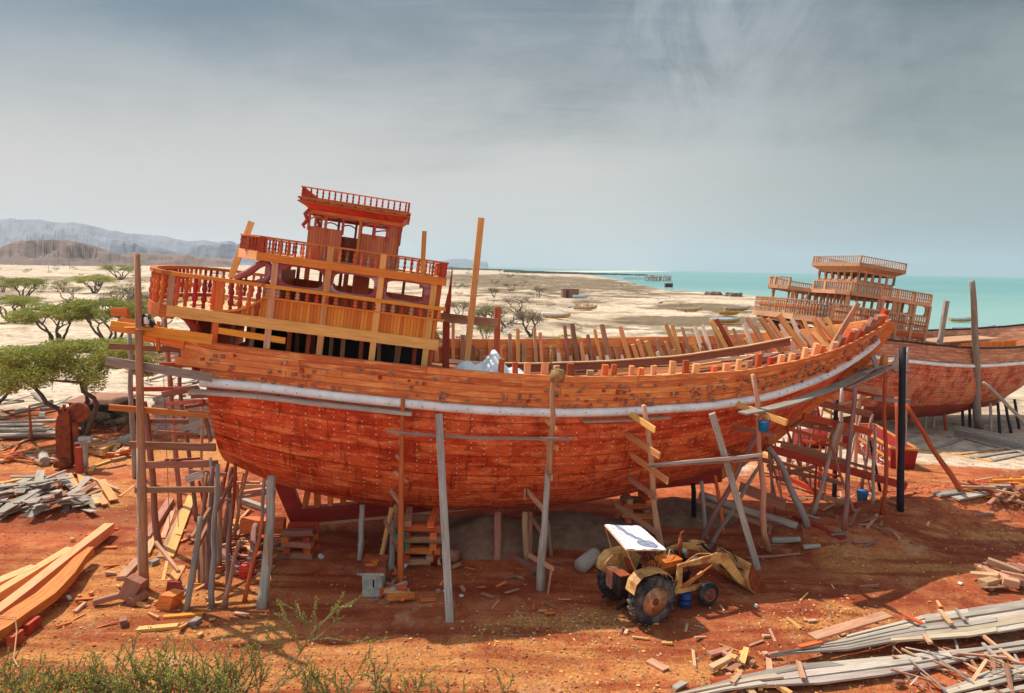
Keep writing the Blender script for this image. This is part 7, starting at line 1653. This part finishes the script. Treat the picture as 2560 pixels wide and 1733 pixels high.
for a in (('ochre skiff on the sand loaded with a heap of pale sticks',1463,776,60,.1,'skiff_yellow','skiff_white','sticks'),
 ('white and yellow skiff tilted on the sand right of the thorn shrub',1392,797,66,-.35,'skiff_yellow','skiff_white','cover'),
 ('small white skiff beside the dark beach hut',1452,746,42,-.1,'skiff_white','skiff_white','cover'),
 ('yellow skiff alone on the tidal flat above the tall rib',1722,780,60,-.3,'skiff_yellow','skiff_white',None),
 ('farthest of the three skiffs left of the second dhow, white rim over ochre hull',1842,779,62,.05,'skiff_yellow','skiff_white',None),
 ('middle of the three skiffs left of the second dhow, plain ochre',1822,789,52,.05,'skiff_yellow','skiff_yellow',None),
 ('nearest of the three skiffs left of the second dhow, with a pale blue cover',1812,810,74,.0,'skiff_yellow','skiff_white','cover')): skiff(*a)
skiff('yellow skiff floating on the turquoise water right of the second dhow cabin',2403,806,62,.05,'skiff_yellow','skiff_white',None,'boats at the water by the second dhow',z=SEA)
skiff('ochre boat half hidden behind the grey deck post',2335,832,46,.0,'skiff_yellow','skiff_dark',None,'boats at the water by the second dhow')
skiff('long dark grey boat with a white rail moored behind the second dhow',2440,838,110,.05,'skiff_dark','skiff_white',None,'boats at the water by the second dhow',z=SEA)
skiff('dark boat at the right edge near the standing person',2545,842,90,.1,'skiff_dark','skiff_dark','cover','boats at the water by the second dhow',z=SEA)
def hut(label,px,py,wpx,stilt,name='beach_hut'):
    p=gnd(px,py); dep=(p-CP)@fw; w=wpx/F*dep; t=thing(name,label,'hut',p,.1); h=w*.55; z0=w*.5 if stilt else 0
    mb=MB(); mb.box((0,0,z0+h/2),(w,w*.7,h)); 
    for x in np.linspace(-w/2,w/2,9): mb.beam((x,-w*.36,z0-.1),(x,-w*.36,z0+h*1.05),.12,.1,(0,1,0))
    mb.part('wall','brown_wood' if not stilt else 'dark_wood',t)
    mb=MB(); mb.box((0,0,z0+h+.1),(w*1.08,w*.8,.15)); mb.beam((-w*.4,-w*.3,z0+h+.3),(w*.4,-w*.2,z0+h+.4),.2,.2); mb.part('roof','grey_wood',t)
    mb=MB(); mb.box((-w*.2,-w*.36,z0+h*.4),(w*.2,.06,h*.8)); mb.part('door','dark_wood',t)
    mb=MB(); 
    for x in (-w*.45,-w*.1,w*.45):
        for y in (-w*.3,w*.3): mb.beam((x,y,-.5),(x,y,z0+h*1.2+(w*.3 if x>0 else 0)),.15,.15,(0,1,0))
    mb.part('posts','grey_wood',t)
hut('dark stick hut on the sand beside the small white skiff',1424,744,40,False)
hut('small dark stilt hut at the water edge left of the flat rocks',1671,727,17,True)
def trap():
    a=atz(1617,703,SEA);b=atz(1677,703,SEA); t=thing('fish_trap','line of pale stakes forming a fish trap out in the water','fish trap',a); mb=MB()
    for i in range(48):
        u=i/47; p=a+(b-a)*u; mb.beam(p+V(0,RU(-6,14),-1),p+V(RU(-1,1),RU(-6,14),RU(4.5,8)),.7,.7,(0,1,0))
    mb.part('stakes','grey_wood',t,world=True,kind='stuff')
    mb=MB(); mb.beam(a+V(0,0,4),b+V(0,0,4),.8,.9); mb.part('rail','grey_wood',t,world=True)
    mb=MB()
    for i in range(26): p=atz(1560+i*2.2,699,SEA); mb.beam(p+V(0,0,-1),p+V(0,0,RU(2,4.5)),.45,.45,(0,1,0))
    mb.solo('stake_row','grey_wood','thin row of stakes in the water left of the fish trap','stakes',kind='stuff')
trap()
def rock(label,px,py,wpx,hpx):
    p=gnd(px,py); dep=(p-CP)@fw; w=wpx/F*dep/2; h=hpx/F*dep; bm=bmesh.new(); bmesh.ops.create_icosphere(bm,subdivisions=4,radius=1)
    for v in bm.verts:
        q=v.co.copy(); f=1+.35*mnoise.fractal(q*1.3+Vector((px,0,0)),.9,2,4); v.co=Vector((q.x*w*f,q.y*w*.7*f,max(-.1,min(.8,q.z*1.6))*h*f))
    me=bpy.data.meshes.new('flat_rock'); bm.to_mesh(me); bm.free(); me.materials.append(rk); o=bpy.data.objects.new('flat_rock',me); COL.objects.link(o); o.location=p; o['label']=label; o['category']='rock'
rock('reddish flat rock on the shore, left one of the pair',1785,738,42,10); rock('reddish flat rock on the shore, right one of the pair near the second dhow',1832,741,46,10)
# driftwood and debris on the sand
random.seed(9)
pile('piece of grey driftwood in the beach litter',1330,1500,745,775,12,1.5,5.,['grey_wood'],.3,'beach litter by the hut',lambda x,y:(x,y),(.2,.5),'driftwood','driftwood')
pile('piece of driftwood on the tidal flat beyond the ribs',1590,1760,735,770,14,1.5,6,['grey_wood','brown_wood'],.3,'driftwood on the tidal flat',lambda x,y:(x,y),(.2,.5),'driftwood','driftwood')
pile('grey junk piece on the sand behind the crossbeam',1120,1330,775,850,30,.6,3.,['grey_wood','grey_wood','glass_white'],.3,'junk behind the crossbeam',lambda x,y:(x,y),(.15,.6),'junk_piece','junk')
pile('grey plank on the ground between the hut wall and the plain',330,520,890,1000,30,.8,4,['grey_wood','grey_wood','brown_wood'],.1,'planks beyond the block hut',lambda x,y:(x,y),(.1,.35),'old_plank','plank')
pile('grey plank on the ground at the left edge beyond the board stack',-30,150,1000,1060,16,1.,4,['grey_wood'],.1,'planks at the far left',lambda x,y:(x,y),(.1,.35),'old_plank','plank')
# dark shed beside the big acacia
p=G(262,1052); t=thing('low_shed','low dark shed with a flat roof behind the straw-coloured bush','shed',p,-.1); mb=MB(); mb.box((0,0,.7),(3.2,2.2,1.4)); 
for x in np.linspace(-1.5,1.5,9): mb.beam((x,-1.12,0),(x,-1.12,1.4),.08,.04,(0,1,0))
mb.part('wall','dark_wood',t); mb=MB(); mb.prism([(-1.8,-1.4,1.42),(1.8,-1.4,1.42),(1.8,1.3,1.6),(-1.8,1.3,1.6)],(0,0,.08)); mb.part('roof','brown_wood',t)
mb=MB(); p=gp(412,1004,.15); mb.lathe(p-V(0,0,.1),(0,0,1),[(0,.3),(.02,.42),(.2,.42),(.22,.3),(.2,.22),(.02,.22),(0,.3)],18); mb.solo('discarded_tyre','tyre','old black tyre lying flat beyond the block hut','tyre',smooth=True)
# utility poles on the plain
for i,(x,y,h) in enumerate(((122,672,44),(174,668,30),(254,664,20),(572,668,18))):
    p=gnd(x,y+6); dep=(p-CP)@fw; hh=h/F*dep; t=thing('utility_pole',['tallest thin utility pole on the plain at the left','second utility pole on the plain','third utility pole on the plain, small','faint utility pole near the mesa behind the gallery'][i],'utility pole',p,group='utility poles'); mb=MB(); mb.tube([(0,0,0),(0,0,hh)],.09*hh/9+.06,6); mb.part('pole','grey_wood',t); mb=MB(); mb.beam((-.09*hh,0,hh*.93),(.09*hh,0,hh*.93),.15,.15); mb.part('crossarm','grey_wood',t)
# person on the boat at the right edge
def person(px,py,hpx):
    p=pd(px,py,0+148.); p=atz(px,py,SEA+.9); dep=(p-CP)@fw; s=1.72; t=thing('person','distant standing person in a light blue top and dark trousers on the dark boat','person',p,.4)
    verts=[(0,0,.93),(0,0,1.12),(0,0,1.38),(0,0,1.50),(0,0,1.62),(.17,0,1.40),(.24,-.03,1.15),(.22,-.12,.93),(-.17,0,1.40),(-.25,.02,1.15),(-.22,-.10,.92),(.09,0,.88),(.11,-.02,.48),(.10,.02,.07),(.10,-.13,.03),(-.09,0,.88),(-.12,0,.48),(-.12,.03,.07),(-.12,-.12,.03)]
    ed=[(0,1),(1,2),(2,3),(3,4),(2,5),(5,6),(6,7),(2,8),(8,9),(9,10),(0,11),(11,12),(12,13),(13,14),(0,15),(15,16),(16,17),(17,18)]
    rad=[.14,.14,.16,.06,.105,.07,.05,.035,.07,.05,.035,.1,.07,.05,.04,.1,.07,.05,.04]
    me=bpy.data.meshes.new('body'); me.from_pydata(verts,ed,[]); o=bpy.data.objects.new('body',me); COL.objects.link(o); o.parent=t
    sk=o.modifiers.new('skin','SKIN'); sd2=o.modifiers.new('sub','SUBSURF'); sd2.levels=sd2.render_levels=1
    for i,r in enumerate(rad): me.skin_vertices[0].data[i].radius=(r,r*.8,) 
    me.skin_vertices[0].data[0].use_root=True
    k=NT('clothed_figure'); z=k.n('SeparateXYZ',{0:k.n('TexCoord').outputs['Object']}).outputs[2]
    c=k.mix(k.math('GREATER_THAN',z,.95),hx(34,34,44),hx(96,160,200)); c=k.mix(k.math('GREATER_THAN',z,1.47),c,hx(120,78,56)); k.fin(c,.8); me.materials.append(k.m)
    mb=MB(); mb.lathe((0,.01,1.62),(0,0,1),[(0,.10),(.06,.108),(.11,.08),(.13,.01)],10); mb.part('hair','dark_wood',t,True)
person(2521,843,22)
mb=MB(); p=atz(2556,842,SEA+.9); mb.box(p+V(0,0,.7),(3.4,1.7,1.4)); mb.box(p+V(.2,0,1.75),(2.2,1.5,.7)); mb.solo('boat_cabin','skiff_white','white box-shaped boat cabin cut by the right edge','boat cabin')
# bottle and cans on the tractor side
mb=MB(); p=pd(1905,1372,21.9); mb.lathe(V(8.2,22.2,gz(8.2,22.2)+.9),(0,0,1),[(0,.02),(.01,.1),(.22,.1),(.26,.05)],10); 
# haze: even pale air round the whole place
t=bpy.data.materials.new('haze'); t.use_nodes=True; nt=t.node_tree; nt.nodes.clear(); o=nt.nodes.new('ShaderNodeOutputMaterial'); v=nt.nodes.new('ShaderNodeVolumePrincipled'); v.inputs['Color'].default_value=(.60,.66,.73,1); v.inputs['Density'].default_value=HAZE; v.inputs['Anisotropy'].default_value=.2; nt.links.new(v.outputs[0],o.inputs['Volume'])
bm=bmesh.new(); bmesh.ops.create_cube(bm,size=1); me=bpy.data.meshes.new('haze'); 
for q in bm.verts: q.co=Vector((q.co.x*30000,q.co.y*30000,(-40 if q.co.z<0 else 420)))
bm.to_mesh(me); bm.free(); me.materials.append(t); ho=bpy.data.objects.new('haze',me); COL.objects.link(ho); ho['kind']='stuff'; ho['label']='thin pale haze over the plain and the bay'; ho['category']='haze'
# second row of foreground bushes, lower and closer
random.seed(31)
for lab,x,n,h in (('low thorn bush closest to the camera in the lower left corner',120,26,.7),('low thorn bush closest to the camera under the pale boards',300,26,.75),('low thorn bush closest to the camera below the grey poles',520,24,.75)):
    stems=[]; b=gnd(x,1790)
    for i in range(n):
        p=b+V(RU(-.9,.9),RU(-.2,.3),-.05); p[2]=gz(p[0],p[1])-.03; grow(p,V(RU(-.8,.8),RU(-.4,.4),1),h*RU(.5,1.1),7,1,stems,.01)
    thorn(lab,stems,55)
